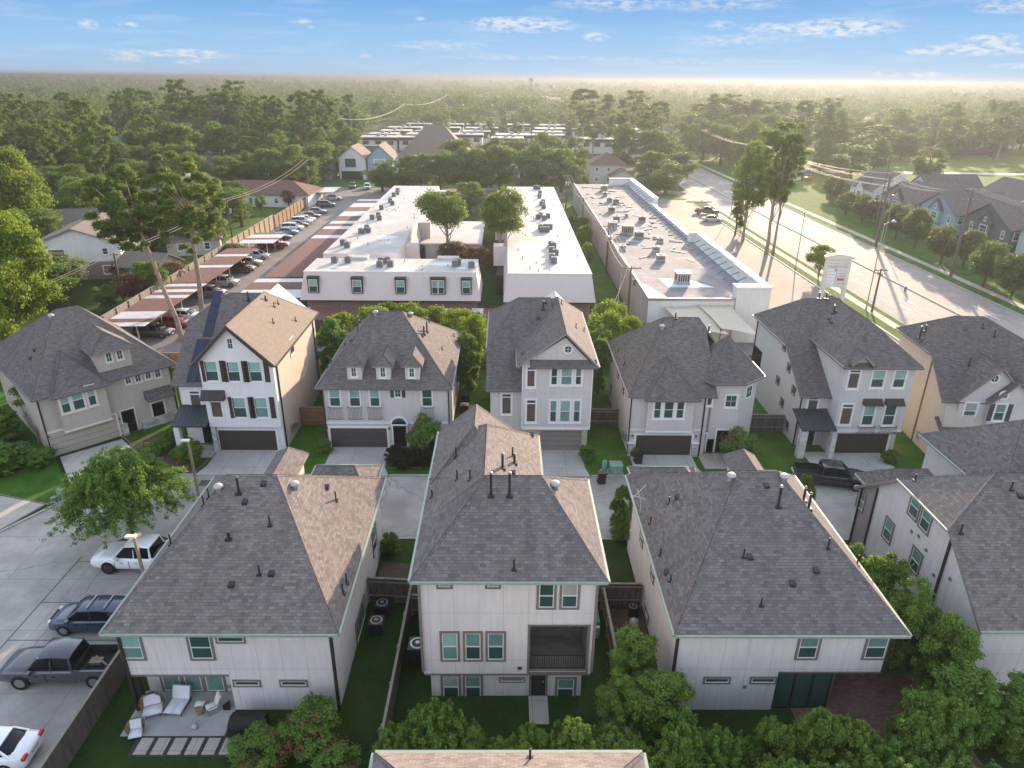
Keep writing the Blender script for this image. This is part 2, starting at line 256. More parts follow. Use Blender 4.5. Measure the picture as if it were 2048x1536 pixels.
# ---------------- mesh and scene helpers ----------------
def link(o, parent=None):
    COL.objects.link(o)
    if parent is not None: o.parent = parent
    return o
def tag(o, label=None, cat=None, group=None, kind=None):
    if label: o['label'] = label
    if cat: o['category'] = cat
    if group: o['group'] = group
    if kind: o['kind'] = kind
    return o
class MB:
    """collects faces in frame coordinates; build() links them as one mesh object"""
    def __init__(s, off=(0, 0, 0)): s.v = []; s.f = []; s.m = []; s.uv = []; s.mats = []; s.sm = []; s.off = off
    def mi(s, m):
        if m not in s.mats: s.mats.append(m)
        return s.mats.index(m)
    def poly(s, pts, m, smooth=False, up=None):
        P = [Vector(p) for p in pts]
        n = Vector((0, 0, 0))
        for i in range(len(P)):
            a, b = P[i], P[(i+1) % len(P)]; n += Vector(((a.y-b.y)*(a.z+b.z), (a.z-b.z)*(a.x+b.x), (a.x-b.x)*(a.y+b.y)))
        if n.length < 1e-12: return
        n.normalize()
        if up is not None and n.dot(Vector(up)) < 0: P.reverse(); n = -n
        if abs(n.z) > .999: t = Vector((1, 0, 0)); b = Vector((0, 1, 0))
        else: t = Vector((0, 0, 1)).cross(n).normalized(); b = n.cross(t)
        i0 = len(s.v); s.v += [tuple(p) for p in P]; s.f.append(tuple(range(i0, i0+len(P)))); s.m.append(s.mi(m)); s.sm.append(smooth)
        s.uv += [(p.dot(t), p.dot(b)) for p in P]
    def box(s, x0, y0, z0, x1, y1, z1, m, top=None):
        if x0 > x1: x0, x1 = x1, x0
        if y0 > y1: y0, y1 = y1, y0
        s.prism([(x0, y0), (x1, y0), (x1, y1), (x0, y1)], z0, z1, m, top)
    def prism(s, poly, z0, z1, m, top=None, bottom=True):
        a = sum(poly[i][0]*poly[(i+1) % len(poly)][1]-poly[(i+1) % len(poly)][0]*poly[i][1] for i in range(len(poly)))
        if a < 0: poly = poly[::-1]
        n = len(poly)
        for i in range(n):
            (x0, y0), (x1, y1) = poly[i], poly[(i+1) % n]
            s.poly([(x0, y0, z0), (x1, y1, z0), (x1, y1, z1), (x0, y0, z1)], m)
        s.poly([(x, y, z1) for x, y in poly], top or m)
        if bottom: s.poly([(x, y, z0) for x, y in poly[::-1]], m)
    def extr(s, prof, a0, a1, m, axis='x'):
        """profile of (other, z) pairs extruded along an axis"""
        mk = (lambda a, p: (a, p[0], p[1])) if axis == 'x' else (lambda a, p: (p[0], a, p[1]))
        A = [mk(a0, p) for p in prof]; B = [mk(a1, p) for p in prof]; n = len(prof)
        c = Vector((0, 0, 0))
        for p in A+B: c += Vector(p)
        c /= 2*n
        def f(pts):
            q = Vector((0, 0, 0))
            for p in pts: q += Vector(p)
            s.poly(pts, m, up=(q/len(pts)-c))
        f(A); f(B)
        for i in range(n): f([A[i], A[(i+1) % n], B[(i+1) % n], B[i]])
    def tube(s, p0, p1, r0, r1=None, n=8, m=None, caps=True):
        r1 = r0 if r1 is None else r1; p0 = Vector(p0); p1 = Vector(p1); d = (p1-p0).normalized()
        a = d.orthogonal().normalized(); b = d.cross(a)
        A = [p0+(a*math.cos(t)+b*math.sin(t))*r0 for t in [2*math.pi*i/n for i in range(n)]]; B = [p1+(a*math.cos(t)+b*math.sin(t))*r1 for t in [2*math.pi*i/n for i in range(n)]]
        for i in range(n): s.poly([A[i], A[(i+1) % n], B[(i+1) % n], B[i]], m, True)
        if caps: s.poly(A[::-1], m); s.poly(B, m)
    def path(s, pts, r, n=6, m=None):
        for i in range(len(pts)-1):
            rr = r if isinstance(r, (int, float)) else None
            s.tube(pts[i], pts[i+1], rr if rr else r[i], rr if rr else r[i+1], n, m, True)
    def lathe(s, c, prof, n=12, m=None):
        """prof = (radius, z) list round the vertical through c"""
        cx, cy, cz = c
        R = [[(cx+r*math.cos(2*math.pi*i/n), cy+r*math.sin(2*math.pi*i/n), cz+z) for i in range(n)] for r, z in prof]
        for k in range(len(R)-1):
            for i in range(n): s.poly([R[k][i], R[k][(i+1) % n], R[k+1][(i+1) % n], R[k+1][i]], m, True)
        s.poly(R[0][::-1], m); s.poly(R[-1], m)
    def build(s, name, parent=None):
        me = bpy.data.meshes.new(name)
        o = s.off; me.from_pydata([(x-o[0], y-o[1], z-o[2]) for x, y, z in s.v], [], s.f)
        for m in s.mats: me.materials.append(MT[m])
        me.polygons.foreach_set('material_index', s.m); me.polygons.foreach_set('use_smooth', s.sm)
        uvl = me.uv_layers.new(name='UVMap'); uvl.data.foreach_set('uv', [c for u in s.uv for c in u])
        if any(s.sm):
            bm = bmesh.new(); bm.from_mesh(me); bmesh.ops.remove_doubles(bm, verts=bm.verts, dist=1e-5); bm.to_mesh(me); bm.free()
            try: me.set_sharp_from_angle(angle=math.radians(50))
            except Exception: pass
        me.update(); return link(bpy.data.objects.new(name, me), parent)
class Thing:
    """an Empty at the base; frame coords = world coords (rot 0) or own local coords (rot)"""
    def __init__(s, name, label, cat, loc, rot=0., group=None, local=None):
        s.o = bpy.data.objects.new(name, None); s.o.empty_display_size = .5; link(s.o); s.o.location = (loc[0], loc[1], loc[2] if len(loc) > 2 else 0)
        s.o.rotation_euler = (0, 0, rot); s.local = bool(rot) if local is None else local
        s.off = (0, 0, 0) if s.local else tuple(s.o.location)
        tag(s.o, label, cat, group); s.rot = rot; s.loc = Vector(s.o.location); s.rp = []; s.k = 0
    def mb(s): return MB(s.off)
    def lray(s, px, py):
        d = Vector(ray(px, py)); o = Vector((0, 0, H))
        if s.local:
            Mi = Matrix.Rotation(-s.rot, 3, 'Z'); return Mi @ (o-s.loc), Mi @ d
        return o, d
    def on(s, px, py, ax, val):
        """pixel -> (other, z) on the wall plane x=val or y=val"""
        o, d = s.lray(px, py); i = 0 if ax == 'x' else 1; t = (val-o[i])/d[i]; p = o+d*t; return (p[1-i], p[2])
    def hit(s, px, py):
        o, d = s.lray(px, py); best = None
        for poly in s.rp:
            P = [Vector(p) for p in poly]; n = (P[1]-P[0]).cross(P[2]-P[0])
            if n.length < 1e-9 or abs(n.dot(d)) < 1e-9: continue
            t = n.dot(P[0]-o)/n.dot(d); q = o+d*t
            ins = False; j = len(P)-1
            for i in range(len(P)):
                if (P[i].y > q.y) != (P[j].y > q.y) and q.x < (P[j].x-P[i].x)*(q.y-P[i].y)/(P[j].y-P[i].y)+P[i].x: ins = not ins
                j = i
            if ins and t > 0 and (best is None or t < best[0]): best = (t, q)
        return best[1] if best else None

def roofmesh(h, polys, m='sh_front', gut='gutter_green', th=.2, gz=None, name='roof'):
    """planes given as top polygons -> one solid roof slab with eave gutters as a sub-part"""
    h.k += 1; e = .011*h.k
    polys = [[(x, y, z-e) for x, y, z in p] for p in polys]
    b = h.mb(); edges = {}
    for p in polys:
        b.poly(p, m, up=(0, 0, 1)); b.poly([(x, y, z-th) for x, y, z in p], 'soffit', up=(0, 0, -1)); h.rp.append(p)
        for i in range(len(p)):
            a, c = p[i], p[(i+1) % len(p)]; ka = tuple(round(v, 2) for v in a); kc = tuple(round(v, 2) for v in c); k = tuple(sorted((ka, kc)))
            edges.setdefault(k, []).append((a, c, p))
    g = h.mb(); ng = 0; zmin = min(z for p in polys for _, _, z in p)
    caps = h.mb(); nc = 0
    for k, L_ in edges.items():
        if len(L_) == 1:
            a, c, p = L_[0]; ctr = Vector((0, 0, 0))
            for q in p: ctr += Vector(q)
            ctr /= len(p); mid = (Vector(a)+Vector(c))/2; d = (Vector(c)-Vector(a)).normalized(); out_ = Vector((d.y, -d.x, 0)).normalized()
            if out_.dot(mid-ctr) < 0: out_ = -out_
            b.poly([a, c, (c[0], c[1], c[2]-th), (a[0], a[1], a[2]-th)], 'fascia', up=out_)
            if gut and abs(a[2]-c[2]) < .02 and (Vector(a)-Vector(c)).length > .6:
                A = Vector(a); C = Vector(c); o0 = out_*.004; o1 = out_*.12; ng += 1
                q = [A+o0, C+o0, C+o1, A+o1]; z1 = -.015; z0 = -.13
                top = [(v.x, v.y, v.z+z1) for v in q]; bot = [(v.x, v.y, v.z+z0) for v in q]
                g.poly(top, gut, up=(0, 0, 1)); g.poly(bot, gut, up=(0, 0, -1)); g.poly([top[3], top[2], bot[2], bot[3]], gut, up=out_)
                g.poly([top[0], top[3], bot[3], bot[0]], gut); g.poly([top[1], top[2], bot[2], bot[1]], gut); g.poly([top[0], top[1], bot[1], bot[0]], gut)
        elif len(L_) == 2:
            # ridge and hip caps: a thin raised course of shingle
            a, c, p = L_[0]; A = Vector(a); C = Vector(c); d = (C-A).normalized()
            for (_, _, pp) in L_:
                ctr = Vector((0, 0, 0))
                for q in pp: ctr += Vector(q)
                ctr /= len(pp); P3 = [Vector(q) for q in pp]; n = (P3[1]-P3[0]).cross(P3[2]-P3[0]).normalized()
                if n.z < 0: n = -n
                s_ = n.cross(d)
                if s_.dot(ctr-A) < 0: s_ = -s_
                u = n*.02; w_ = s_*.13
                caps.poly([A+u*1.6, C+u*1.6, C+w_+u*.6, A+w_+u*.6], m, up=n); caps.poly([A+w_+u*.6, C+w_+u*.6, C+w_, A+w_], m, up=s_); nc += 1
    r = b.build(name, h.o)
    if ng: g.build('gutter', r)
    if nc: caps.build('ridge_cap', r)
    return r
def hip(x0, x1, yf, yb, zf, zr, r0, r1, yr, zs=None, zb=None, sw=False, left=True, right=True):
    """roof planes, ridge along x from r0 to r1 at yr; front eave at zf, side and back eaves at zs (higher = raked front)"""
    zs = zf if zs is None else zs; k = (zs-zf)/(zr-zf) if zr != zf else 0
    ys = yf+(yr-yf)*k
    A, B = (r0, yr, zr), (r1, yr, zr)
    fr = [(x0, yf, zf), (x1, yf, zf)]
    if k > .001: fr.append((x1, ys, zs))
    if k >= .999: fr = [(x0, yf, zf), (x1, yf, zf), B, A]
    else:
        fr += [B, A]
        if k > .001: fr.append((x0, ys, zs))
    P = [fr, [(x1, yb, zs), (x0, yb, zs), A, B]]
    if r0 > x0+.01: P.append([(x0, ys, zs), (x0, yb, zs), A])
    if r1 < x1-.01: P.append([(x1, ys, zs), (x1, yb, zs), B])
    if abs(r0-r1) < .01: P = [[q for i, q in enumerate(p) if i == 0 or q != p[i-1]] for p in P]
    if sw: P = [[(y, x, z) for x, y, z in p] for p in P]
    return P
def walls(h, poly, z0, z1, m, name='wall'):
    b = h.mb(); b.prism(poly, z0, z1, m); return b.build(name, h.o)
def rect(x0, y0, x1, y1): return [(x0, y0), (x1, y0), (x1, y1), (x0, y1)]
def wmap(ax, val, sgn):
    """returns f(u, d, z): u along the wall, d = distance out of it"""
    return (lambda u, d, z: (u, val+sgn*d, z)) if ax == 'y' else (lambda u, d, z: (val+sgn*d, u, z))
def wbox(b, f, u0, u1, d0, d1, z0, z1, m):
    p, q = f(u0, d0, z0), f(u1, d1, z1); b.box(min(p[0], q[0]), min(p[1], q[1]), z0, max(p[0], q[0]), max(p[1], q[1]), z1, m)
def window(h, ax, val, sgn, u0, u1, z0, z1, style='dh', trim='trim_white', tw=.12, sash='sash', g1='g_blind', g2='g_dark', sill=True, name='window', label=None):
    """framed window standing out of the wall; u0..z1 is the outside of the trim"""
    if u0 > u1: u0, u1 = u1, u0
    if z0 > z1: z0, z1 = z1, z0
    f = wmap(ax, val, sgn); b = h.mb(); j = random.uniform(0, .004); q_ = random.random()
    if style == 'dh' and g1 in ('g_blind', 'g_bright') and q_ < .3: g1, g2 = [('g_dark', 'g_dark'), ('g_bright', 'g_blind'), ('g_curtain', 'g_dark')][int(q_*10)]
    wbox(b, f, u0, u1, .0, .055+j, z1-tw, z1, trim); wbox(b, f, u0, u1, 0, .055+j, z0, z0+tw, trim)
    wbox(b, f, u0, u0+tw, 0, .05+j, z0+tw, z1-tw, trim); wbox(b, f, u1-tw, u1, 0, .05+j, z0+tw, z1-tw, trim)
    a0, a1, c0, c1 = u0+tw, u1-tw, z0+tw, z1-tw; s = min(.05, (a1-a0)*.12)
    wbox(b, f, a0, a1, 0, .036, c1-s, c1, sash); wbox(b, f, a0, a1, 0, .036, c0, c0+s, sash); wbox(b, f, a0, a0+s, 0, .034, c0+s, c1-s, sash); wbox(b, f, a1-s, a1, 0, .034, c0+s, c1-s, sash)
    zm = (c0+c1)/2
    if style == 'dh': wbox(b, f, a0+s, a1-s, 0, .04, zm-.03, zm+.03, sash)
    if style == 'transom': zm = c1-(c1-c0)*.16; wbox(b, f, a0+s, a1-s, 0, .04, zm-.05, zm+.05, trim)
    if style == 'grid':
        um = (a0+a1)/2; wbox(b, f, um-.015, um+.015, 0, .032, c0+s, c1-s, sash); wbox(b, f, a0+s, a1-s, 0, .031, zm-.015, zm+.015, sash)
    if sill: wbox(b, f, u0-.04, u1+.04, 0, .085, z0-.05, z0, trim)
    w_ = b.build(name, h.o)
    if label: w_['label'] = label
    p = h.mb()
    if style == 'dh':
        wbox(p, f, a0+s, a1-s, 0, .014, zm, c1-s, g1); wbox(p, f, a0+s, a1-s, 0, .010, c0+s, zm, g2)
    elif style == 'transom':
        wbox(p, f, a0+s, a1-s, 0, .014, zm, c1-s, 'g_dark'); wbox(p, f, a0+s, a1-s, 0, .012, c0+s, zm, g2)
    else: wbox(p, f, a0+s, a1-s, 0, .012, c0+s, c1-s, g2)
    p.build('pane', w_); return w_
def winpx(h, ax, val, sgn, box, **k):
    """window from its outer corners in the photograph, laid on a wall plane"""
    x0, y0, x1, y1 = box; ym = (y0+y1)/2; xm = (x0+x1)/2
    if ax == 'y':
        u0 = h.on(x0, ym, ax, val)[0]; u1 = h.on(x1, ym, ax, val)[0]; zt = h.on(xm, y0, ax, val)[1]; zb = h.on(xm, y1, ax, val)[1]
    else:
        u0, zt = h.on(x0, y0, ax, val); u1, zb = h.on(x1, y1, ax, val)
    return window(h, ax, val, sgn, u0, u1, zb, zt, **k)
def garage(h, ax, val, sgn, u0, u1, z1, m, trim='trim_white', rows=4, cols=8, name='garage_door', z0=.05):
    f = wmap(ax, val, sgn); b = h.mb(); wbox(b, f, u0, u1, 0, .03, z0, z1, m); hh = (z1-z0)/rows; ww = (u1-u0)/cols
    for r in range(rows):
        for c in range(cols): wbox(b, f, u0+c*ww+.07, u0+(c+1)*ww-.07, .03, .045, z0+r*hh+.08, z0+(r+1)*hh-.08, m)
        if r: wbox(b, f, u0, u1, .03, .034, z0+r*hh-.012, z0+r*hh+.012, 'trim_dark')
    g = b.build(name, h.o); t = h.mb()
    if trim:
        wbox(t, f, u0-.18, u0, 0, .07, z0, z1+.18, trim); wbox(t, f, u1, u1+.18, 0, .07, z0, z1+.18, trim); wbox(t, f, u0, u1, 0, .068, z1, z1+.18, trim); t.build('door_frame', g)
    return g
def door(h, ax, val, sgn, u0, u1, z1, m='door_dark', trim='trim_white', gl=True, z0=.15):
    f = wmap(ax, val, sgn); b = h.mb(); wbox(b, f, u0, u1, 0, .04, z0, z1, m)
    if gl: wbox(b, f, u0+.18, u1-.18, .04, .046, z0+.5, z1-.2, 'g_black')
    d = b.build('front_door', h.o); t = h.mb(); wbox(t, f, u0-.12, u0, 0, .08, z0, z1+.12, trim); wbox(t, f, u1, u1+.12, 0, .08, z0, z1+.12, trim); wbox(t, f, u0, u1, 0, .078, z1, z1+.12, trim); t.build('door_frame', d)
    k = h.mb(); wbox(k, f, u1-.14, u1-.08, .04, .10, z0+.95, z0+1.05, 'galv'); k.build('handle', d); return d
def shutters(h, ax, val, sgn, u0, u1, z0, z1, m='shutter', w=.32, sides=(1, 1)):
    f = wmap(ax, val, sgn)
    for i, (a, c) in enumerate(((u0-w-.02, u0-.02), (u1+.02, u1+w+.02))):
        if not sides[i]: continue
        b = h.mb(); wbox(b, f, a, c, 0, .05, z0, z1, m)
        n = int((z1-z0)/.12)
        for k in range(n): zz = z0+.06+k*(z1-z0-.1)/n; wbox(b, f, a+.05, c-.05, .05, .065, zz, zz+.05, m)
        b.build('shutter', h.o)
def rail(h, ax, val, sgn, u0, u1, z0, z1, d=.25, m='iron', gap=.12):
    f = wmap(ax, val, sgn); b = h.mb()
    for z in (z0, z1-.03): wbox(b, f, u0, u1, d-.03, d, z, z+.03, m); wbox(b, f, u0, u0+.03, 0, d-.03, z, z+.03, m); wbox(b, f, u1-.03, u1, 0, d-.03, z, z+.03, m)
    n = max(2, int((u1-u0)/gap))
    for i in range(n+1): u = u0+.01+(u1-u0-.04)*i/n; wbox(b, f, u, u+.02, d-.026, d-.006, z0+.03, z1-.03, m)
    return b.build('railing', h.o)
def lamp(h, ax, val, sgn, u, z, m='iron'):
    f = wmap(ax, val, sgn); b = h.mb(); wbox(b, f, u-.05, u+.05, 0, .03, z-.1, z+.12, m); c = f(u, .12, z); wbox(b, f, u-.015, u+.015, .03, .12, z+.08, z+.1, m)
    b.lathe(c, [(.02, .16), (.09, .08), (.085, .06)][::-1], 8, m); b.lathe(c, [(.05, -.12), (.075, .055)], 8, 'amber'); return b.build('wall_lamp', h.o)
def downspout(h, x, y, z0, z1, m='trim_dark', r=.05):
    b = h.mb(); b.box(x-r, y-r, z0, x+r, y+r, z1, m); b.build('downspout', h.o)
def vent(h, px, py, kind='pipe', hh=.6):
    """fitting on the roof at the point seen at this pixel of its base"""
    q = h.hit(px, py)
    if q is None: print('vent missed', h.o.name, px, py); return
    b = h.mb(); x, y, z = q
    if kind == 'pipe':
        b.box(x-.12, y-.12, z-.2, x+.12, y+.12, z+.02, 'pipe_black'); b.tube((x, y, z-.15), (x, y, z+hh), .045, .045, 8, 'pipe_black'); b.build('vent_pipe', h.o)
    elif kind == 'flue':
        b.box(x-.17, y-.17, z-.25, x+.17, y+.17, z+.03, 'pipe_black'); b.tube((x, y, z-.2), (x, y, z+hh), .07, .07, 10, 'pipe_black'); b.lathe((x, y, z+hh+.03), [(.085, 0), (.095, .04), (.04, .08)], 10, 'gutter_gray' if hh < 1 else 'galv'); b.build('flue_pipe', h.o)
    elif kind == 'box':
        b.extr([(y-.15, z-.25), (y+.15, z-.25), (y+.15, z+.14), (y-.15, z+.06)], x-.14, x+.14, 'pipe_black', 'x'); b.build('box_vent', h.o)
    else:
        b.tube((x, y, z-.25), (x, y, z+.18), .16, .16, 12, 'galv'); b.lathe((x, y, z+.18), [(.24, 0), (.27, .05), (.25, .12), (.17, .18), (.05, .22)], 16, 'turbine'); b.build('roof_turbine', h.o)
mat('kerb', (.38, .37, .35), .9, .2, 1.); mat('street_patch', (.10, .095, .09), .9, .2, 1.); mat('median_top', (.36, .31, .26), .9, .2, 1.); mat('road_paint', (.68, .66, .62), .8, .2, 2.)
brickm('brown_brick', (.15, .125, .105), (.21, .175, .15), (.11, .095, .08), .5, .12)
brickm('balcony_tile', (.19, .155, .13), (.25, .205, .175), (.12, .10, .085), .6, .3); brickm('b_stonew', (.52, .51, .50), (.72, .71, .69), (.5, .49, .47), .4, .2)
mat('brace', (.10, .20, .22), .6, .2); mat('sail', (.60, .53, .42), .8, .06); mat('sign_white', (.75, .75, .74), .4, .04); mat('sign_red', (.55, .06, .05), .5, .05); mat('sign_black', (.03, .03, .05), .5, .05); mat('sign_blue', (.05, .12, .32), .5, .05); mat('sign_pale', (.45, .55, .52), .5, .1)
mat('gray_tank', (.3, .3, .29), .5, .1); mat('teal_cover', (.06, .20, .18), .6, .2); mat('hose', (.02, .06, .04), .6, .1); mat('cushion', (.62, .63, .66), .9, .06); mat('wicker', (.26, .17, .10), .8, .35, 14.); mat('grill_cover', (.012, .012, .013), .7, .2); mat('gravel_dark', (.045, .045, .05), .95, .5, 20., .8)
mat('unit_gray', (.13, .14, .15), .6, .15); mat('play_red', (.35, .06, .05), .6, .1)

# ================= houses of the near row (we see their backs) =================
def vents(h, L_):
    for v in L_: vent(h, *v)
def hvac(label, x, y, z=0, r=.42, hh=.85, group='condenser units beside the houses', rot=0, cm='pipe_black'):
    t = Thing('ac_condenser', label, 'air conditioner', (x, y, z), rot, group, local=True); b = t.mb()
    b.box(-r-.08, -r-.08, 0, r+.08, r+.08, .07, 'galv'); b.build('concrete_pad', t.o); b = t.mb()
    b.box(-r, -r, .07, r, r, hh, cm)
    for i in range(9): b.box(-r-.012, -r+.05, .12+i*(hh-.2)/9, r+.012, r-.05, .15+i*(hh-.2)/9, 'shutter_gray')
    b.build('casing', t.o); b = t.mb(); b.tube((0, 0, hh), (0, 0, hh+.02), r*.85, r*.85, 16, 'galv'); b.tube((0, 0, hh+.02), (0, 0, hh+.04), r*.62, r*.62, 16, 'trim_dark'); b.tube((0, 0, hh+.04), (0, 0, hh+.07), r*.25, r*.25, 12, 'galv'); b.build('fan_grille', t.o); return t
TRO = dict(trim='trim_tan', sill=False)

# --- left near house
h = Thing('house', 'large two storey house with covered back patio, left of the near row', 'house', (-13.6, 26.5), group='houses of the near row')
Yw = 26.5; px0 = atY(290, 1400, Yw)[0]; px1 = atY(468, 1400, Yw)[0]; pz = atY(380, 1349, Yw)[1]
walls(h, [(-18.7, 27.7), (px1, 27.7), (px1, Yw), (-8.4, Yw), (-8.4, 40.2), (-18.7, 40.2)], .1, 5.45, 'w_white')
b = h.mb(); b.box(-18.7, Yw, pz, px1-.003, 27.697, 5.44, 'w_white'); b.box(-18.72, Yw-.02, pz-.12, px1, Yw+.1, pz, 'trim_tan'); b.build('upper_wall', h.o)
b = h.mb(); b.box(-18.68, Yw+.06, .1, -18.4, Yw+.34, pz-.12, 'trim_dark'); b.build('porch_post', h.o)
for x in (-18.72, -8.42): downspout(h, x, Yw-.03, .1, 5.4, 'trim_dark', .07)
roofmesh(h, hip(-19.3, -7.95, 26.15, 40.6, 5.5, 10., -15.1, -12.5, 33.35))
b = h.mb(); b.box(-15.5, 39.0, 4, -13.9, 42.4, 6.1, 'w_warm'); b.build('dormer_wall', h.o)
roofmesh(h, hip(37.0, 42.8, -15.8, -13.6, 6.1, 6.9, 37.0, 42.2, -14.7, sw=True), gut=None)
walls(h, rect(-12.9, 40.19, -8.9, 42.8), .1, 4.9, 'w_warm')
roofmesh(h, hip(-13.2, -8.6, 38.2, 43.1, 5.0, 6.3, -11.9, -10., 40.8))
for bx in ((238, 1268, 288, 1320), (376, 1268, 428, 1320)): winpx(h, 'y', Yw, -1, bx, **TRO)
for bx in ((431, 1270, 491, 1286), (466, 1359, 522, 1373), (559, 1359, 616, 1373)): winpx(h, 'y', Yw, -1, bx, style='fix', tw=.09, g2='g_dark', **TRO)
for bx in ((322, 1350, 366, 1380), (366, 1350, 408, 1380), (408, 1350, 452, 1380)): winpx(h, 'y', 27.7, -1, (bx[0], 1345, bx[2], 1384), style='fix', g2='g_blind', **TRO)
for bx in ((712, 1215, 732, 1300), (745, 1065, 752, 1095)):
    x0, y0, x1, y1 = bx; a = h.on(x0, (y0+y1)/2+15, 'x', -8.4); c = h.on(x1, (y0+y1)/2-15, 'x', -8.4); window(h, 'x', -8.4, 1, a[0], c[0], min(a[1], c[1])-.9, max(a[1], c[1])+.9, **TRO)
b = h.mb(); b.box(-13.95, Yw-.06, 1.62, -13.78, Yw, 1.78, 'trim_tan'); b.build('wall_vent', h.o)
vents(h, [(478, 985, 'flue', .9), (490, 1005, 'box'), (527, 968, 'box'), (540, 1050, 'pipe', .6), (458, 1076, 'flue', .35), (519, 1148, 'pipe', .55), (543, 1148, 'box'), (463, 1170, 'box'), (590, 975, 'turb'), (418, 995, 'pipe'), (408, 1010, 'pipe'), (325, 1092, 'pipe'), (342, 1088, 'pipe'), (438, 980, 'turb'), (653, 975, 'box'), (672, 1000, 'pipe'), (693, 1165, 'pipe'), (686, 1186, 'pipe'), (290, 1142, 'pipe', .3)])
b = h.mb(); b.box(-18.9, 24.9, 0, px1-.02, 27.69, .1, 'patio'); b.build('patio_slab', h.o)

# --- middle near house
h = Thing('house', 'narrow three storey white house with open back balcony, centre of the near row', 'house', (0, 27.1), group='houses of the near row')
Yw = 27.1
walls(h, [(-3.75, Yw+.3), (4.1, Yw+.3), (4.1, 35.5), (1.8, 35.5), (1.8, 41.2), (-3.75, 41.2)], .05, 1.85, 'w_white')
bx0, bz1 = atY(1060, 1252, Yw); bx1, bz0 = atY(1171, 1346, Yw); xl, xr, zb, zt = -4.05, 4.5, 1.95, 8.15; bz0 = max(bz0, 2.08)
b = h.mb(); b.prism([(xl, Yw+2.6), (xr, Yw+2.6), (xr, 35.6), (1.9, 35.6), (1.9, 41.25), (xl, 41.25)], zb, zt, 'w_white')
b.box(xl, Yw, zb, bx0, Yw+2.597, zt-.002, 'w_white'); b.box(bx1, Yw, zb, xr, Yw+2.597, zt-.002, 'w_white'); b.box(bx0, Yw+.001, bz1, bx1, Yw+2.595, zt-.004, 'w_white'); b.box(bx0, Yw+.001, zb, bx1, Yw+2.595, bz0, 'w_white')
b.box(xl-.003, Yw-.003, zb-.12, xr+.003, Yw+.12, zb-.002, 'trim_tan'); b.build('upper_wall', h.o)
b = h.mb(); f = wmap('y', Yw, -1)
for a, c, d, e in ((bx0-.1, bx1+.1, bz1, bz1+.1), (bx0-.1, bx1+.1, bz0-.1, bz0), (bx0-.1, bx0, bz0, bz1), (bx1, bx1+.1, bz0, bz1)): wbox(b, f, a, c, 0, .03, d, e, 'trim_tan')
b.build('balcony_trim', h.o)
b = h.mb(); b.box(bx0+.003, Yw+2.55, bz0+.01, bx1-.003, Yw+2.585, bz1-.01, 'brown_brick'); b.box(bx0+.003, Yw+.03, bz0+.003, bx0+.03, Yw+2.54, bz1-.01, 'brown_brick'); b.box(bx1-.03, Yw+.03, bz0+.003, bx1-.003, Yw+2.54, bz1-.01, 'brown_brick'); b.box(bx0+.04, Yw+.03, bz0+.003, bx1-.04, Yw+2.54, bz0+.03, 'balcony_tile'); b.build('balcony_lining', h.o)
rail(h, 'y', Yw+.3, -1, bx0+.05, bx1-.05, bz0+.12, bz0+1.02, d=.2)
roofmesh(h, hip(-4.42, 4.97, 26.7, 36.0, 8.2, 11.2, -.85, 1.94, 31.35))
roofmesh(h, hip(31.45, 41.6, -4.40, 2.26, 8.2, 11.18, 31.45, 37.3, -1.04, sw=True))
roofmesh(h, hip(35.0, 42.1, -4.38, .85, 8.2, 11.05, 37.4, 40.4, -1.8, sw=True))
for bx in ((1073, 1163, 1113, 1218), (1119, 1163, 1160, 1218), (880, 1262, 920, 1322), (926, 1262, 966, 1322), (971, 1262, 1012, 1322)): winpx(h, 'y', Yw, -1, bx, **TRO)
for bx in ((872, 1150, 905, 1177), (970, 1150, 1002, 1177)): winpx(h, 'y', Yw, -1, bx, style='fix', g2='g_blind', **TRO)
for bx in ((882, 1348, 922, 1398), (926, 1348, 966, 1398), (1110, 1354, 1152, 1398)): winpx(h, 'y', Yw+.3, -1, bx, **TRO)
winpx(h, 'y', Yw+.3, -1, (998, 1354, 1050, 1364), style='fix', tw=.07, **TRO)
door(h, 'y', Yw+.3, -1, *(sorted((atY(1062, 1380, Yw+.3)[0], atY(1090, 1380, Yw+.3)[0]))), 2.12, trim='trim_tan')
b = h.mb(); b.box(1.35, 25.6, 0, 2.35, 27.35, .12, 'walk'); b.build('door_slab', h.o)
lamp(h, 'y', Yw+.3, -1, atY(1104, 1365, Yw+.3)[0], 1.95); b = h.mb(); b.box(.75, Yw-.08, 2.3, .95, Yw, 2.42, 'trim_dark'); b.build('floodlight', h.o)
for x, y in ((-4.08, 27.0), (4.53, 27.0)): downspout(h, x, y, 2.2, 8.1, 'trim_tan', .06)
vents(h, [(982, 990, 'flue', 1.25), (1019, 990, 'flue', 1.25), (1028, 1138, 'pipe', .55), (912, 915, 'pipe', .7), (914, 958, 'pipe', .6), (940, 958, 'pipe', .6), (864, 993, 'pipe', .45), (1005, 935, 'flue', .8), (1029, 925, 'flue', .5), (1025, 912, 'pipe'), (1026, 947, 'box'), (1063, 870, 'box'), (1110, 975, 'turb')])

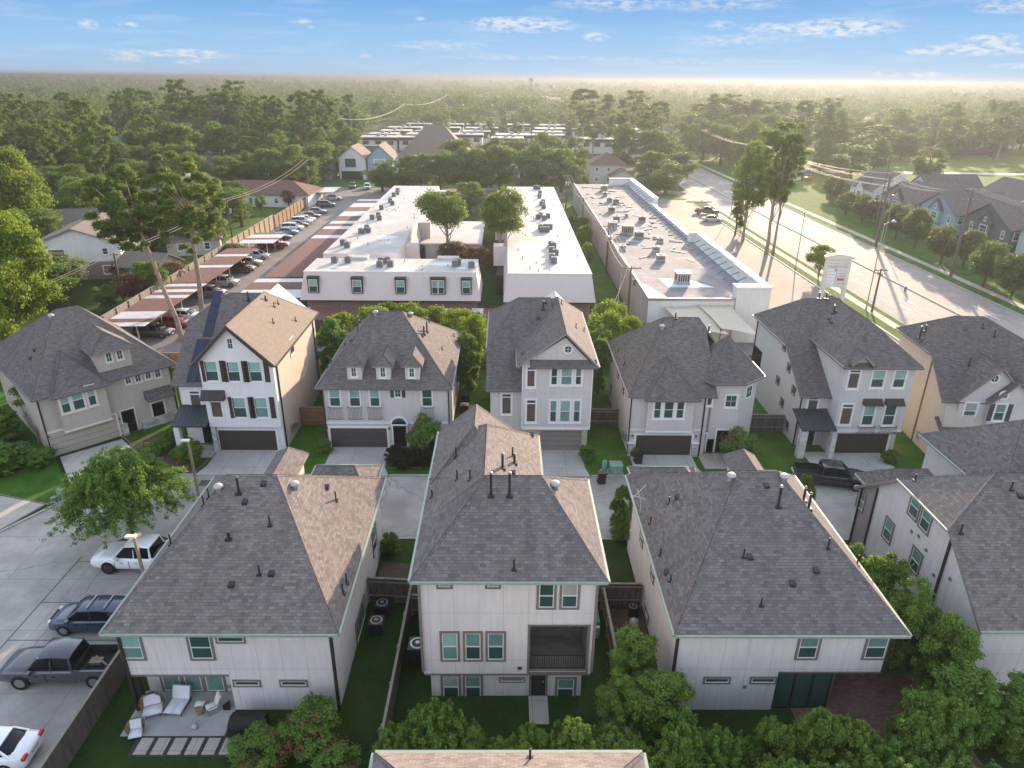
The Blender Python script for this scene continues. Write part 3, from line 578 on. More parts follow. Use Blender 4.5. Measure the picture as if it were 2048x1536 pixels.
# --- right near house
h = Thing('house', 'large two storey house with slot windows and corner glass patio doors', 'house', (13.9, 26.5), group='houses of the near row')
Yw = 26.5; xs = atY(1545, 1400, Yw)[0]; pz = atY(1700, 1343, Yw)[1]
walls(h, [(8.6, Yw), (xs, Yw), (xs, 29.3), (19.2, 29.3), (19.2, 40.4), (8.6, 40.4)], .05, 5.45, 'w_white')
b = h.mb(); b.box(xs+.003, Yw, pz, 19.2, 29.297, 5.44, 'w_white'); b.box(xs+.003, Yw-.02, pz-.1, 19.22, Yw+.12, pz, 'trim_tan'); b.build('upper_wall', h.o)
b = h.mb(); ga = atY(1652, 1400, Yw+.2)[0]; f = wmap('y', Yw+.2, -1)
wbox(b, f, xs+.02, ga, 0, .05, .12, pz-.12, 'g_dark')
for u in np.linspace(xs+.02, ga-.08, 4): wbox(b, f, u, u+.09, .05, .1, .12, pz-.12, 'trim_dark')
wbox(b, f, xs+.02, ga, .05, .11, pz-.24, pz-.12, 'trim_dark'); wbox(b, f, xs+.02, ga, .05, .11, .12, .22, 'trim_dark'); g_ = b.build('sliding_door', h.o)
b = h.mb(); f2 = wmap('x', ga, 1); wbox(b, f2, Yw+.15, 29.29, 0, .05, .12, pz-.12, 'g_black'); wbox(b, f2, Yw+.15, 29.29, .05, .1, .12, .2, 'galv'); wbox(b, f2, Yw+.15, Yw+.25, .05, .1, .2, pz-.12, 'galv'); wbox(b, f2, 27.8, 27.9, .05, .1, .2, pz-.12, 'galv'); b.build('sliding_door', h.o)
roofmesh(h, hip(8.3, 19.72, 26.1, 41.0, 5.5, 10., 13.15, 15.35, 33.95))
walls(h, rect(9.2, 40.39, 13.0, 42.6), .1, 4.9, 'w_warm'); roofmesh(h, hip(8.8, 13.4, 38.4, 43., 5.0, 6.3, 10., 12.1, 40.7))
b = h.mb(); b.box(15.6, 39., 4, 17.2, 42.4, 6.1, 'w_warm'); b.build('dormer_wall', h.o)
roofmesh(h, hip(37., 42.8, 15.3, 17.5, 6.1, 6.9, 37., 42.2, 16.4, sw=True), gut=None)
walls(h, rect(15.6, 40.39, 19.0, 42.2), .1, 5.2, 'w_gray')
for bx in ((1593, 1268, 1640, 1319), (1728, 1268, 1778, 1319)): winpx(h, 'y', Yw, -1, bx, **TRO)
for bx in ((1406, 1353, 1461, 1367), (1499, 1353, 1553, 1367)): winpx(h, 'y', Yw, -1, bx, style='fix', tw=.09, **TRO)
b = h.mb(); b.box(12.25, Yw-.06, 1.62, 12.42, Yw, 1.78, 'trim_tan'); b.build('wall_vent', h.o)
for bx, hz in (((1292, 1250), 2.2), ((1262, 1010), 1.3), ((1284, 1075), 1.1), ((1306, 1145), 1.1)):
    a = h.on(bx[0], bx[1], 'x', 8.6); window(h, 'x', 8.6, -1, a[0]-.5, a[0]+.5, max(.4, a[1]-hz/2), min(5.3, a[1]+hz/2), **TRO)
for x, y, z in ((8.57, 26.45, .1), (19.15, 26.47, pz), (8.57, 40.2, .1)): downspout(h, x, y, z, 5.4, 'trim_dark', .07)
vents(h, [(1556, 1012, 'flue', 1.2), (1607, 1000, 'flue', .8), (1617, 1016, 'flue', .9), (1462, 958, 'turb'), (1533, 972, 'box'), (1338, 1005, 'pipe', .4), (1301, 1045, 'pipe', .45), (1321, 1108, 'pipe', .4), (1341, 1160, 'pipe', .4), (1355, 995, 'box'), (1334, 1145, 'box'), (1487, 1113, 'pipe', .5), (1500, 1115, 'box'), (1656, 1095, 'pipe', .6), (1632, 1142, 'box'), (1585, 1168, 'box'), (1522, 1210, 'pipe', .45), (1714, 1128, 'pipe', .6), (1568, 960, 'turb')])
b = h.mb(); x, y = 8.42, 36.3; b.path([(x, y, 5.2), (x-.05, y, 6.5), (x-.3, y+.2, 7.2)], .03, 6, 'turbine'); b.path([(x-.6, y-.3, 6.9), (x+.3, y+.5, 7.3)], .02, 5, 'turbine'); b.path([(x-.5, y+.4, 6.6), (x+.1, y-.5, 6.9)], .02, 5, 'turbine'); b.build('antenna', h.o)

# --- far right near house (only its left part is in view)
h = Thing('house', 'big white house with long raked roof edge, far right of the near row', 'house', (28.5, 27.5), group='houses of the near row')
X0 = 24.3
b = h.mb(); b.extr([(27.5, 0), (40.4, 0), (40.4, 4.9), (36.35, 7.9), (31.35, 7.95), (27.5, 5.0)], X0, 34.5, 'w_white', 'x'); b.build('wall', h.o)
b = h.mb(); b.extr([(38.7, 0), (40.42, 0), (40.42, 4.85), (38.7, 6.1)], X0-.012, X0-.002, 'w_gray', 'x'); b.build('side_wall', h.o)
A_, B_ = (27.6, 33.8, 10), (33, 33.8, 10); a0, a1 = 23.95, 36
roofmesh(h, [[(a0, 27.1, 4.85), (a1, 27.1, 4.85), (a1, 31.2, 8), B_, A_, (a0, 31.2, 8)], [(a0, 31.2, 8), A_, (a0, 36.5, 8)], [(a1, 31.2, 8), B_, (a1, 36.5, 8)], [(a0, 36.5, 8), A_, B_, (a1, 36.5, 8), (a1, 40.8, 4.81), (a0, 40.8, 4.81)]])
roofmesh(h, hip(25.2, 30, 39., 43.2, 4.4, 6.0, 26.4, 28.8, 41.1)); walls(h, rect(25.6, 40.41, 29.6, 42.8), .05, 4.3, 'w_gray')
for far, near in (((1713, 970), (1733, 1030)), ((1766, 1030), (1788, 1092)), ((1822, 992), (1838, 1035)), ((1840, 1012), (1865, 1068)), ((1817, 1095), (1846, 1150))):
    a = h.on(*far, 'x', X0); c = h.on(*near, 'x', X0); zc = (a[1]+c[1])/2; yy = (a[0]+c[0])/2; window(h, 'x', X0, -1, yy-.55, yy+.55, zc-.8, zc+.8, **TRO)
downspout(h, X0-.06, 31.2, .1, 7.9, 'trim_dark', .06); downspout(h, X0-.07, 38.7, .1, 5.9, 'trim_dark', .05); downspout(h, X0-.07, 40.4, .1, 4.8, 'trim_dark', .05)
winpx(h, 'y', 27.5, -1, (2012, 1370, 2060, 1450), style='fix', g2='g_dark', **TRO)
vents(h, [(1830, 960, 'pipe', .4), (2022, 978, 'pipe', .5), (1921, 1065, 'pipe', .6), (2040, 992, 'box')])

for px_, py_ in ((1824, 1063), (1838, 1072), (1853, 1100), (1901, 1158), (1868, 1150)):
    a = h.on(px_, py_, 'x', X0); b = h.mb(); b.box(X0-.06, a[0]-.09, a[1]-.09, X0, a[0]+.09, a[1]+.09, 'trim_tan'); b.build('wall_vent', h.o)
# --- bottom edge house: far slope of its roof
h = Thing('house', 'house whose sunlit roof slope is cut off by the bottom edge', 'house', (0, 12), group='houses nearest the camera')
walls(h, rect(-4.1, 8.5, 4.6, 17.2), .05, 7.9, 'w_white'); roofmesh(h, hip(-4.55, 5.0, 8, 17.65, 8, 11.2, -1, 1.5, 12.8))
vents(h, [(1060, 1518, 'pipe', .5)])

# ================= houses of the far row (we see their fronts) =================
WT = dict(trim='trim_white')
def roundwin(h, px, py, ax, val, sgn, r, label=None):
    u, z = h.on(px, py, ax, val); f = wmap(ax, val, sgn); b = h.mb(); a0 = f(u, 0, z); a1 = f(u, .07, z); b.tube(a0, a1, r, r, 20, 'trim_white'); w_ = b.build('window', h.o)
    b = h.mb(); b.tube(f(u, .071, z), f(u, .08, z), r*.68, r*.68, 20, 'g_dark'); wbox(b, f, u-.02, u+.02, .081, .09, z-r*.68, z+r*.68, 'sash'); wbox(b, f, u-r*.68, u+r*.68, .081, .0895, z-.02, z+.02, 'sash'); b.build('pane', w_)
def dormer(h, x0, x1, ytop, ybot, yback, wins, wall='w_stucco', m='sh_dark', back=2.4, rise=.75, ax=None):
    """dormer whose front foot rests on the roof at pixel row ybot"""
    q = h.hit((x0+x1)/2, ybot); y = q.y; u0 = h.on(x0, (ytop+ybot)/2, 'y', y)[0]; u1 = h.on(x1, (ytop+ybot)/2, 'y', y)[0]; zt = h.on((x0+x1)/2, ytop, 'y', y)[1]
    b = h.mb(); b.box(u0, y, q.z-.3, u1, y+back, zt, wall); b.build('dormer_wall', h.o); keep = list(h.rp)
    o = .28; xm = (u0+u1)/2; rz = zt+rise
    roofmesh(h, hip(y-.25, y+back+1.2, u0-o, u1+o, zt, rz, y+.55, y+back+1.2, xm, sw=True), m, None, .12, name='dormer_roof'); h.rp = keep
    for wx in wins: winpx(h, 'y', y, -1, wx, style='grid', tw=.09, **WT)

# --- far row 1: angled tan house
r1 = math.radians(45.5)
h = Thing('house', 'tan stucco house set at an angle at the left end of the far row', 'house', (-38.55, 52.75), r1, 'houses of the far row')
walls(h, [(0, 0), (10.7, 0), (10.7, 15), (0, 15)], .05, 5.6, 'w_tan')
roofmesh(h, hip(-.45, 11.15, -.45, 15.4, 5.65, 10.6, 4.4, 6.2, 7.2), 'sh_dark', 'gutter_gray')
ub0 = h.on(103, 760, 'y', -.7)[0]; ub1 = h.on(200, 735, 'y', -.7)[0]; bzb = h.on(165, 853, 'y', -.7)[1]
b = h.mb(); b.box(ub0, -.7, bzb, ub1, .003, 5.6, 'w_tan'); b.box(ub0-.06, -.76, bzb-.15, ub1+.06, .003, bzb, 'trim_cream'); b.build('bay_wall', h.o)
roofmesh(h, hip(-1.05, 6, ub0-.35, ub1+.35, 5.62, 8.1, 2.6, 6, (ub0+ub1)/2, sw=True), 'sh_dark', 'gutter_gray')
for bx in ((117, 785, 143, 829), (140, 776, 171, 822), (171, 768, 194, 814)): winpx(h, 'y', -.7, -1, bx, trim='trim_cream', g1='g_bright')
for bx in ((247, 747, 264, 770), (266.5, 743, 284, 766), (287, 737, 304, 760), (306, 732, 323, 757)): winpx(h, 'y', 0, -1, bx, style='grid', trim='trim_cream', tw=.1)
gu0 = h.on(108, 912, 'y', 0)[0]; gu1 = h.on(240, 872, 'y', 0)[0]
garage(h, 'y', 0, -1, gu0, gu1, 2.2, 'garage_tan', 'trim_cream'); du = h.on(260, 848, 'y', 0)[0]
b = h.mb(); b.box(gu1+.25, -.35, .05, gu1+.75, 0, 1.2, 'b_stone'); b.box(du+.95, -.3, .05, 10.7, 0, .9, 'b_stone'); b.box(gu0-.85, -.2, .05, gu0-.25, 0, .9, 'b_stone'); b.build('stone_base', h.o)
door(h, 'y', 0, -1, du-.55, du+.55, 2.35, trim='trim_cream'); winpx(h, 'y', 0, -1, (302, 800, 334, 848), style='fix', trim='trim_cream', g2='g_black')
b = h.mb(); a, z = h.on(289, 797, 'y', 0); c, _ = h.on(343, 785, 'y', 0)
b.extr([(0, z), (-.9, z-.05), (-.9, z-.15), (0, z-.15)], a, c, 'sh_dark', 'x'); b.extr([(0, z), (0, z+.7), (-.9, z-.05)], a, c, 'sh_dark', 'x'); b.build('window_hood', h.o)
for ppx in ((97, 875), (238, 838)): u, z = h.on(*ppx, 'y', 0); lamp(h, 'y', 0, -1, u, z)
keep = list(h.rp); q = h.hit(230, 738); yd = q.y; u0 = h.on(192, 722, 'y', yd)[0]; u1 = h.on(262, 712, 'y', yd)[0]; zt = h.on(225, 698, 'y', yd)[1]
b = h.mb(); b.box(u0, yd, q.z-.4, u1, yd+2.5, zt, 'w_tan'); b.box(u0-.05, yd-.05, q.z-.2, u1+.05, yd, q.z-.05, 'trim_cream'); b.build('dormer_wall', h.o)
roofmesh(h, hip(yd-.4, yd+4, u0-.4, u1+.4, zt, zt+1.35, yd+1.4, yd+4, (u0+u1)/2, sw=True), 'sh_dark', None, .12, name='dormer_roof'); h.rp = keep
for bx in ((209, 703, 226, 726), (230.5, 698, 247.5, 721)): winpx(h, 'y', yd, -1, bx, style='grid', trim='trim_cream', tw=.09)
vents(h, [(103, 636, 'turb'), (185, 622, 'turb'), (223, 640, 'flue', .8), (229, 643, 'flue', .8), (249, 652, 'pipe', .5), (258, 660, 'pipe', .5), (70, 700, 'box'), (62, 716, 'box')])
downspout(h, -.05, -.04, .1, 5.5, 'trim_dark', .06); downspout(h, 10.66, -.04, .1, 5.5, 'trim_dark', .06)

# --- far row 2: white gable with brown shutters
h = Thing('house', 'white three storey house with brown shutters, tall front gable and dark solar panels', 'house', (-22.2, 53.5), group='houses of the far row')
Yw = 53.5
b = h.mb(); b.extr([(-25.1, 2.6), (-19.05, 2.6), (-19.05, 8.45), (-22.2, 11.5), (-25.1, 8.7)], Yw, 66.9, 'w_brickwhite', 'y'); b.build('upper_wall', h.o)
walls(h, rect(-25.1, 54.0, -19.07, 66.8), .05, 2.7, 'w_brickwhite'); b = h.mb(); b.box(-19.05, 54.2, .05, -19.03, 66.88, 8.4, 'w_beige'); b.build('side_wall', h.o)
b = h.mb(); b.extr([(55.2, .05), (66, .05), (66, 9.6), (60, 9.6), (55.2, 6.0)], -28.0, -25.103, 'w_brickwhite', 'x'); b.build('wing_wall', h.o)
roofmesh(h, hip(53.05, 67.4, -25.6, -18.72, 8.45, 11.9, 53.05, 62.7, -22.2, sw=True), 'sh_brown', 'trim_dark', gz=1)
r_ = roofmesh(h, hip(-28.4, -22.3, 54.8, 66.4, 5.95, 11.8, -25.3, -22.3, 62.6, zs=9.9), 'sh_dark', 'gutter_gray')
b = h.mb()
for i in range(2):
    z = 8.45; xx = -25.65; s = 1 if i else 0
    if i == 0: b.poly([(-25.62, 53.0, 8.35), (-22.2, 53.0, 11.85), (-22.2, 53.0, 11.5), (-25.3, 53.0, 8.3)], 'shutter', up=(0, -1, 0))
    else: b.poly([(-18.7, 53.0, 8.35), (-22.2, 53.0, 11.85), (-22.2, 53.0, 11.5), (-19.05, 53.0, 8.3)], 'shutter', up=(0, -1, 0))
b.build('gable_trim', h.o)
# solar panels lie on the left slope of the low roof
b = h.mb(); sl = (11.8-5.95)/(62.6-54.8)
def sp(x0, x1, y0, y1):
    zz = lambda y: 5.95+(y-54.8)*sl+.06
    t = [(x0, y0, zz(y0)), (x1, y0, zz(y0)), (x1, y1, zz(y1)), (x0, y1, zz(y1))]; bt = [(x, y, z-.05) for x, y, z in t]
    b.poly(t, 'solar', up=(0, 0, 1)); b.poly(bt, 'solar', up=(0, 0, -1))
    for i in range(4): b.poly([t[i], t[(i+1) % 4], bt[(i+1) % 4], bt[i]], 'trim_dark')
for k in range(2):
    for i in range(2): sp(-27.15+i*.9, -26.3+i*.9, 55.0+k*1.75, 56.7+k*1.75)
for k in range(3): sp(-26.75, -25.95, 58.7+k*1.35, 60.0+k*1.35)
b.build('solar_panel', h.o)
for bx in ((410, 721, 437, 763), (455, 722, 481, 764), (498, 722, 525, 764), (466, 794, 494, 836), (510, 794, 537, 836)):
    winpx(h, 'y', Yw, -1, bx, trim='trim_white', tw=.07, g1='g_bright'); u0 = h.on(bx[0], bx[1], 'y', Yw)[0]; u1 = h.on(bx[2], bx[1], 'y', Yw)[0]; z1 = h.on(bx[0], bx[1], 'y', Yw)[1]; z0 = h.on(bx[0], bx[3], 'y', Yw)[1]; shutters(h, 'y', Yw, -1, u0, u1, z0, z1, w=.42)
winpx(h, 'y', Yw, -1, (452, 674, 468, 700), style='grid', tw=.1, **WT)
winpx(h, 'y', 55.2, -1, (379, 780, 404, 822), style='transom', g2='screen', tw=.1, **WT); winpx(h, 'y', Yw, -1, (420, 795, 446, 836), style='transom', g2='screen', tw=.08, **WT)
u0, z1 = h.on(402, 780, 'y', Yw); u1, z0 = h.on(452, 797, 'y', Yw); b = h.mb(); b.extr([(Yw, z1), (Yw-.55, z0+.1), (Yw-.55, z0), (Yw, z0)], u0, u1, 'shutter', 'x'); b.build('window_hood', h.o)
garage(h, 'y', 54., -1, *sorted((h.on(441, 890, 'y', 54)[0], h.on(555, 890, 'y', 54)[0])), 2.05, 'garage_dark', 'trim_white')
door(h, 'y', 55.2, -1, -26.6, -25.6, 2.3); b = h.mb(); b.extr([(52.9, 2.95), (55.2, 3.9), (55.2, 3.8), (52.9, 2.83)], -28.15, -25.15, 'metal_roof', 'x'); b.build('porch_roof', h.o)
b = h.mb(); b.box(-28.05, 53.1, .05, -27.6, 53.55, 2.85, 'w_brickwhite'); b.build('porch_column', h.o); b = h.mb(); b.box(-25.1, 53.6, .05, -24.75, 54, 2.5, 'b_stone'); b.build('stone_base', h.o)
winpx(h, 'x', -19.03, 1, (577, 680, 589, 704), tw=.08, trim='trim_cream')
for x, y in ((-19.0, 54.25), (-19.0, 66.0)): downspout(h, x, y, .1, 8.3, 'trim_dark', .06)
downspout(h, -28.05, 55.15, .1, 5.8, 'trim_dark', .05)
vents(h, [(531, 599, 'flue', .3), (548, 613, 'pipe', .4), (556, 607, 'pipe', .4), (546, 645, 'pipe', .4), (591, 641, 'pipe', .4), (497, 600, 'flue', .7)])

for k_, (y_, z_, s_) in enumerate(((56.0, 1.3, .28), (56.7, 1.2, .22), (57.3, 1.0, .2))): b = h.mb(); b.box(-19.03, y_-s_, z_-s_*1.2, -18.85, y_+s_, z_+s_*1.2, 'galv'); b.build('meter_box', h.o)
# --- far row 3: three dormers
h = Thing('house', 'pale stucco house with three small roof dormers and thin balcony rails above a dark garage', 'house', (-10.2, 54.6), group='houses of the far row')
Yw = 54.6
walls(h, rect(-15.5, Yw, -4.8, 67.9), .05, 5.95, 'w_stucco'); roofmesh(h, hip(-15.95, -4.45, 54.15, 68.4, 6., 10.5, -11.95, -9.4, 61.4), 'sh_dark', 'gutter_gray')
b = h.mb(); b.box(-15.55, Yw-.1, 2.45, -4.75, Yw, 2.6, 'trim_white'); b.build('belt_course', h.o)
for bx in ((657, 776, 682, 814), (697, 776, 722, 814), (738, 776, 761, 814), (842, 776, 866, 814)): winpx(h, 'y', Yw, -1, bx, tw=.08, g1='g_bright', **WT)
winpx(h, 'y', Yw, -1, (788, 777, 803, 795), style='grid', tw=.05, **WT); u0 = h.on(788, 785, 'y', Yw)[0]; u1 = h.on(803, 785, 'y', Yw)[0]; shutters(h, 'y', Yw, -1, u0, u1, 4.95, 5.75, 'shutter_gray', .3)
for a, c in ((656, 687), (696, 726), (736, 766), (842, 869)): u0, z1 = h.on(a, 812, 'y', Yw); u1, z0 = h.on(c, 836, 'y', Yw); rail(h, 'y', Yw, -1, u0, u1, z0, z1, .3)
garage(h, 'y', Yw, -1, *[h.on(x, 880, 'y', Yw)[0] for x in (663, 775)], 2.0, 'garage_gray')
u = h.on(799, 860, 'y', Yw)[0]; door(h, 'y', Yw, -1, u-.55, u+.6, 2.25); b = h.mb(); b.extr([(u+.85*math.cos(a), 2.36+.8*math.sin(a)) for a in np.linspace(0, math.pi, 15)], Yw-.09, Yw, 'trim_white', 'y'); b.extr([(u+.62*math.cos(a), 2.42+.58*math.sin(a)) for a in np.linspace(0, math.pi, 15)], Yw-.1, Yw-.091, 'g_dark', 'y'); b.build('arch_window', h.o)
for x in (655, 778): lamp(h, 'y', Yw, -1, h.on(x, 858, 'y', Yw)[0], 1.95)
for a, c, w0 in ((694, 723, (700, 733, 715, 755)), (752, 781, (758, 733, 773, 756)), (810, 839, (816, 734, 831, 756))): dormer(h, a, c, 730, 759, 0, [w0])
for x, y in ((-15.5, 54.5), (-4.78, 54.5)): downspout(h, x, y, .1, 5.9, 'trim_dark', .05)
for px_, py_ in ((910, 700), (905, 760)):
    a = h.on(px_, py_, 'x', -4.8); window(h, 'x', -4.8, 1, a[0]-.4, a[0]+.4, 3.6, 5.0, tw=.08, **WT)
vents(h, [(716, 660, 'pipe'), (703, 681, 'box'), (690, 692, 'pipe', .3), (844, 672, 'box'), (848, 668, 'flue', .7), (854, 663, 'flue', .9), (858, 643, 'pipe', .3), (884, 698, 'pipe', .3), (908, 672, 'pipe', .35), (821, 632, 'turb'), (751, 629, 'turb'), (663, 725, 'pipe', .3), (656, 735, 'pipe', .3)])

# --- far row 4: round gable window
h = Thing('house', 'white three storey house with a round window in its front gable', 'house', (4.3, 53.6), group='houses of the far row')
Yw = 53.6
b = h.mb(); b.extr([(1.55, 2.5), (7.3, 2.5), (7.3, 8.45), (4.95, 10.8), (1.55, 8.5)], Yw, 67.4, 'w_stucco', 'y'); b.build('upper_wall', h.o)
walls(h, rect(1.6, 54.2, 7.25, 67.3), .05, 2.6, 'b_tan'); b = h.mb(); b.box(1.5, Yw-.06, 2.45, 7.35, Yw+.4, 2.65, 'trim_white'); b.build('belt_course', h.o)
b = h.mb(); b.extr([(54.5, .05), (67.3, .05), (67.3, 8.2), (57.6, 8.2), (54.5, 6.0)], -1.2, 1.547, 'w_stucco', 'x'); b.build('wing_wall', h.o)
roofmesh(h, hip(-1.55, 4.6, 53.9, 67.9, 6., 11.7, 1.3, 4.2, 62., zs=8.45), 'sh_dark', 'gutter_gray')
roofmesh(h, hip(53.1, 68., 1.05, 7.75, 8.5, 11.4, 53.1, 63.3, 4.95, sw=True), 'sh_dark', 'gutter_gray')
b = h.mb(); b.extr([(52.95, 8.35), (Yw+.02, 8.9), (Yw+.02, 8.5), (52.95, 8.3)], 2.1, 7.6, 'sh_dark', 'x'); b.build('gable_skirt', h.o)
roundwin(h, 1136, 698, 'y', Yw, -1, .42)
for bx in ((1099, 733, 1118, 772), (1119, 733, 1147, 772), (1148, 733, 1166, 772), (1097, 798, 1116, 846), (1117, 798, 1143, 846), (1144, 798, 1163, 846)): winpx(h, 'y', Yw, -1, bx, tw=.13, **WT)
for bx in ((1051, 731, 1073, 776), (1050, 797, 1074, 846)): winpx(h, 'y', Yw, -1, bx, style='transom', g2='screen', **WT)
winpx(h, 'y', 54.5, -1, (1001, 785, 1025, 830), style='transom', g2='screen', **WT)
garage(h, 'y', 54.2, -1, *[h.on(x, 890, 'y', 54.2)[0] for x in (1080, 1162)], 2.0, 'garage_taupe', None)
for x, y in ((7.32, 53.55), (1.5, 53.7)): downspout(h, x, y, 2.6, 8.4, 'trim_white', .04)
vents(h, [(1123, 608, 'pipe', .5), (1086, 618, 'flue', .7), (1076, 636, 'box'), (1091, 605, 'box'), (1047, 707, 'box'), (1152, 655, 'pipe', .4), (1168, 662, 'pipe', .4), (1077, 592, 'flue', .6), (1090, 594, 'flue', .6)])

# --- far row 5: turret
h = Thing('house', 'white stucco house with an eight sided corner turret and stone trimmed dark garage', 'house', (15.7, 53.4), group='houses of the far row')
Yw = 53.4
walls(h, [(10.75, Yw), (17.3, Yw), (17.3, 55.2), (20.6, 55.2), (20.6, 66.2), (10.75, 66.2)], .05, 5.85, 'w_stucco')
roofmesh(h, [[(10.4, 53, 5.9), (17.8, 53, 5.9), (17.8, 58.6, 10.05), (17.3, 59.5, 10.7), (14.2, 59.5, 10.7)], [(10.4, 53, 5.9), (14.2, 59.5, 10.7), (10.4, 66.4, 5.9)], [(10.4, 66.4, 5.9), (14.2, 59.5, 10.7), (17.3, 59.5, 10.7), (21, 66.4, 5.9)], [(17.3, 59.5, 10.7), (17.8, 58.6, 10.05), (21, 59.5, 5.9), (21, 66.4, 5.9)]], 'sh_dark', 'gutter_gray')
tp = [(16.9, 55.3), (17.7, 53.9), (20.0, 53.9), (21.9, 55.5), (21.9, 58.4), (20.3, 60), (17.9, 60), (16.75, 58.5)]
walls(h, tp, .05, 6.9, 'w_stucco', 'turret_wall'); tc_ = (19.35, 57.0, 9.9); te = [(x+(x-19.35)*.17, y+(y-57)*.17, 6.9) for x, y in tp]
roofmesh(h, [[te[i], te[(i+1) % 8], tc_] for i in range(8)], 'sh_dark', 'gutter_gray', name='turret_roof')
b = h.mb(); b.box(12.0, Yw-.6, 2.75, 15.9, Yw+.003, 5.8, 'w_stucco'); b.box(11.95, Yw-.66, 2.6, 15.95, Yw, 2.75, 'trim_white'); b.build('bay_wall', h.o)
roofmesh(h, hip(52.3, 60, 11.7, 16.2, 5.88, 8.3, 54.8, 60, 13.95, sw=True), 'sh_dark', 'gutter_gray')
for bx in ((1305, 799, 1325, 839), (1325, 799, 1350, 839), (1350, 799, 1371, 839)): winpx(h, 'y', Yw-.6, -1, bx, tw=.13, g1='g_dark', **WT)
winpx(h, 'y', Yw, -1, (1411, 792, 1427, 813), style='fix', **WT); winpx(h, 'y', 53.9, -1, (1448, 788, 1476, 816), style='grid', **WT)
b = h.mb(); p0, p1 = Vector((20.0, 53.9)), Vector((21.9, 55.5)); d_ = (p1-p0).normalized(); n_ = Vector((d_.y, -d_.x)); c_ = p0.lerp(p1, .52)
def ob(b, s0, s1, o0, o1, z0, z1, m): q = [c_+d_*s0+n_*o0, c_+d_*s1+n_*o0, c_+d_*s1+n_*o1, c_+d_*s0+n_*o1]; b.prism([(v.x, v.y) for v in q], z0, z1, m)
ob(b, -.5, .5, 0, .05, 5.0, 6.2, 'trim_white'); w_ = b.build('window', h.o); b = h.mb(); ob(b, -.36, .36, .051, .06, 5.14, 6.06, 'g_dark'); b.build('pane', w_)
b = h.mb(); ob(b, -.36, .36, .061, .07, 5.58, 5.62, 'sash'); ob(b, -.02, .02, .061, .069, 5.14, 6.06, 'sash'); b.build('sash', w_)
b = h.mb(); b.box(10.72, Yw-.03, 2.5, 16.92, Yw, 2.62, 'trim_white'); b.build('belt_course', h.o)
garage(h, 'y', Yw, -1, *[h.on(x, 900, 'y', Yw)[0] for x in (1270, 1380)], 2.05, 'garage_dark')
b = h.mb()
for x in (10.85, 16.35): b.box(x-.15, Yw-.3, .05, x+.4, Yw, 1.35, 'b_stone'); b.box(x-.2, Yw-.35, 1.35, x+.45, Yw, 1.45, 'trim_white')
b.box(16.95, 53.9, .05, 18.3, 54.1, 1.4, 'b_stone'); b.build('stone_base', h.o)
for x in (1264, 1391): lamp(h, 'y', Yw, -1, h.on(x, 877, 'y', Yw)[0], 1.95)
winpx(h, 'y', 53.95, -1, (1399, 864, 1413, 911), style='fix', g2='g_blind', **WT); door(h, 'y', 53.9, -1, 18.45, 19.5, 2.3)
for pp in ((1224, 712), (1237, 745), (1247, 775), (1222, 780)): a = h.on(*pp, 'x', 10.75); window(h, 'x', 10.75, -1, a[0]-.4, a[0]+.4, a[1]-.55, a[1]+.55, tw=.08, trim='trim_dark', sill=False)
for x, y in ((10.7, 53.35), (16.93, 53.3)): downspout(h, x, y, .1, 5.8, 'trim_dark', .05)
vents(h, [(1324, 657, 'turb'), (1237, 702, 'pipe', .3), (1249, 728, 'pipe', .3), (1351, 636, 'flue', .5), (1417, 664, 'flue', .6), (1425, 671, 'flue', .5)])

for k_, (y_, z_, s_) in enumerate(((54.6, 1.3, .28), (55.4, 1.1, .2))): b = h.mb(); b.box(10.55, y_-s_, z_-s_*1.2, 10.75, y_+s_, z_+s_*1.2, 'galv'); b.build('meter_box', h.o)
# --- far row 6: three storeys with metal porch roof
h = Thing('house', 'white three storey house with standing seam porch roof, dark garage and small awnings', 'house', (30.2, 53.5), group='houses of the far row')
Yw = 53.5
b = h.mb(); b.prism([(28.35, Yw), (34.2, Yw), (34.2, 67), (28.35, 67)], 2.55, 8.5, 'w_stucco'); b.build('upper_wall', h.o)
walls(h, rect(28.37, 53.9, 34.15, 67), .05, 2.6, 'w_stucco')
b = h.mb(); b.extr([(55.3, .05), (68.2, .05), (68.2, 8.0), (60., 8.0), (55.3, 5.1)], 25.95, 28.347, 'w_stucco', 'x'); b.build('wing_wall', h.o)
roofmesh(h, hip(25.6, 34.0, 54.9, 68.7, 5.1, 11.1, 28.7, 32.0, 64.4, zs=8.05), 'sh_dark', 'gutter_gray')
roofmesh(h, hip(53.1, 68.6, 28.0, 34.55, 8.55, 11.35, 57.0, 64.5, 31.3, sw=True), 'sh_dark', 'gutter_gray')
roofmesh(h, hip(52.95, 57., 28.5, 30.4, 8.8, 9.7, 52.95, 57, 29.45, sw=True), 'sh_dark', 'trim_dark', name='small_gable'); b = h.mb(); b.extr([(28.8, 8.4), (30.1, 8.4), (30.1, 8.8), (29.45, 9.45), (28.8, 8.8)], Yw-.02, 55, 'w_stucco', 'y'); b.build('gable_wall', h.o)
for bx in ((1694, 737, 1721, 779), (1679, 806, 1706, 851)): winpx(h, 'y', Yw, -1, bx, style='transom', g2='screen', **WT)
winpx(h, 'y', 55.3, -1, (1612, 790, 1637, 837), style='transom', g2='screen', **WT)
for bx in ((1741, 738, 1771, 777), (1785, 738, 1813, 777), (1723, 809, 1750, 852), (1765, 809, 1792, 852)): winpx(h, 'y', Yw, -1, bx, tw=.11, g1='g_bright', **WT)
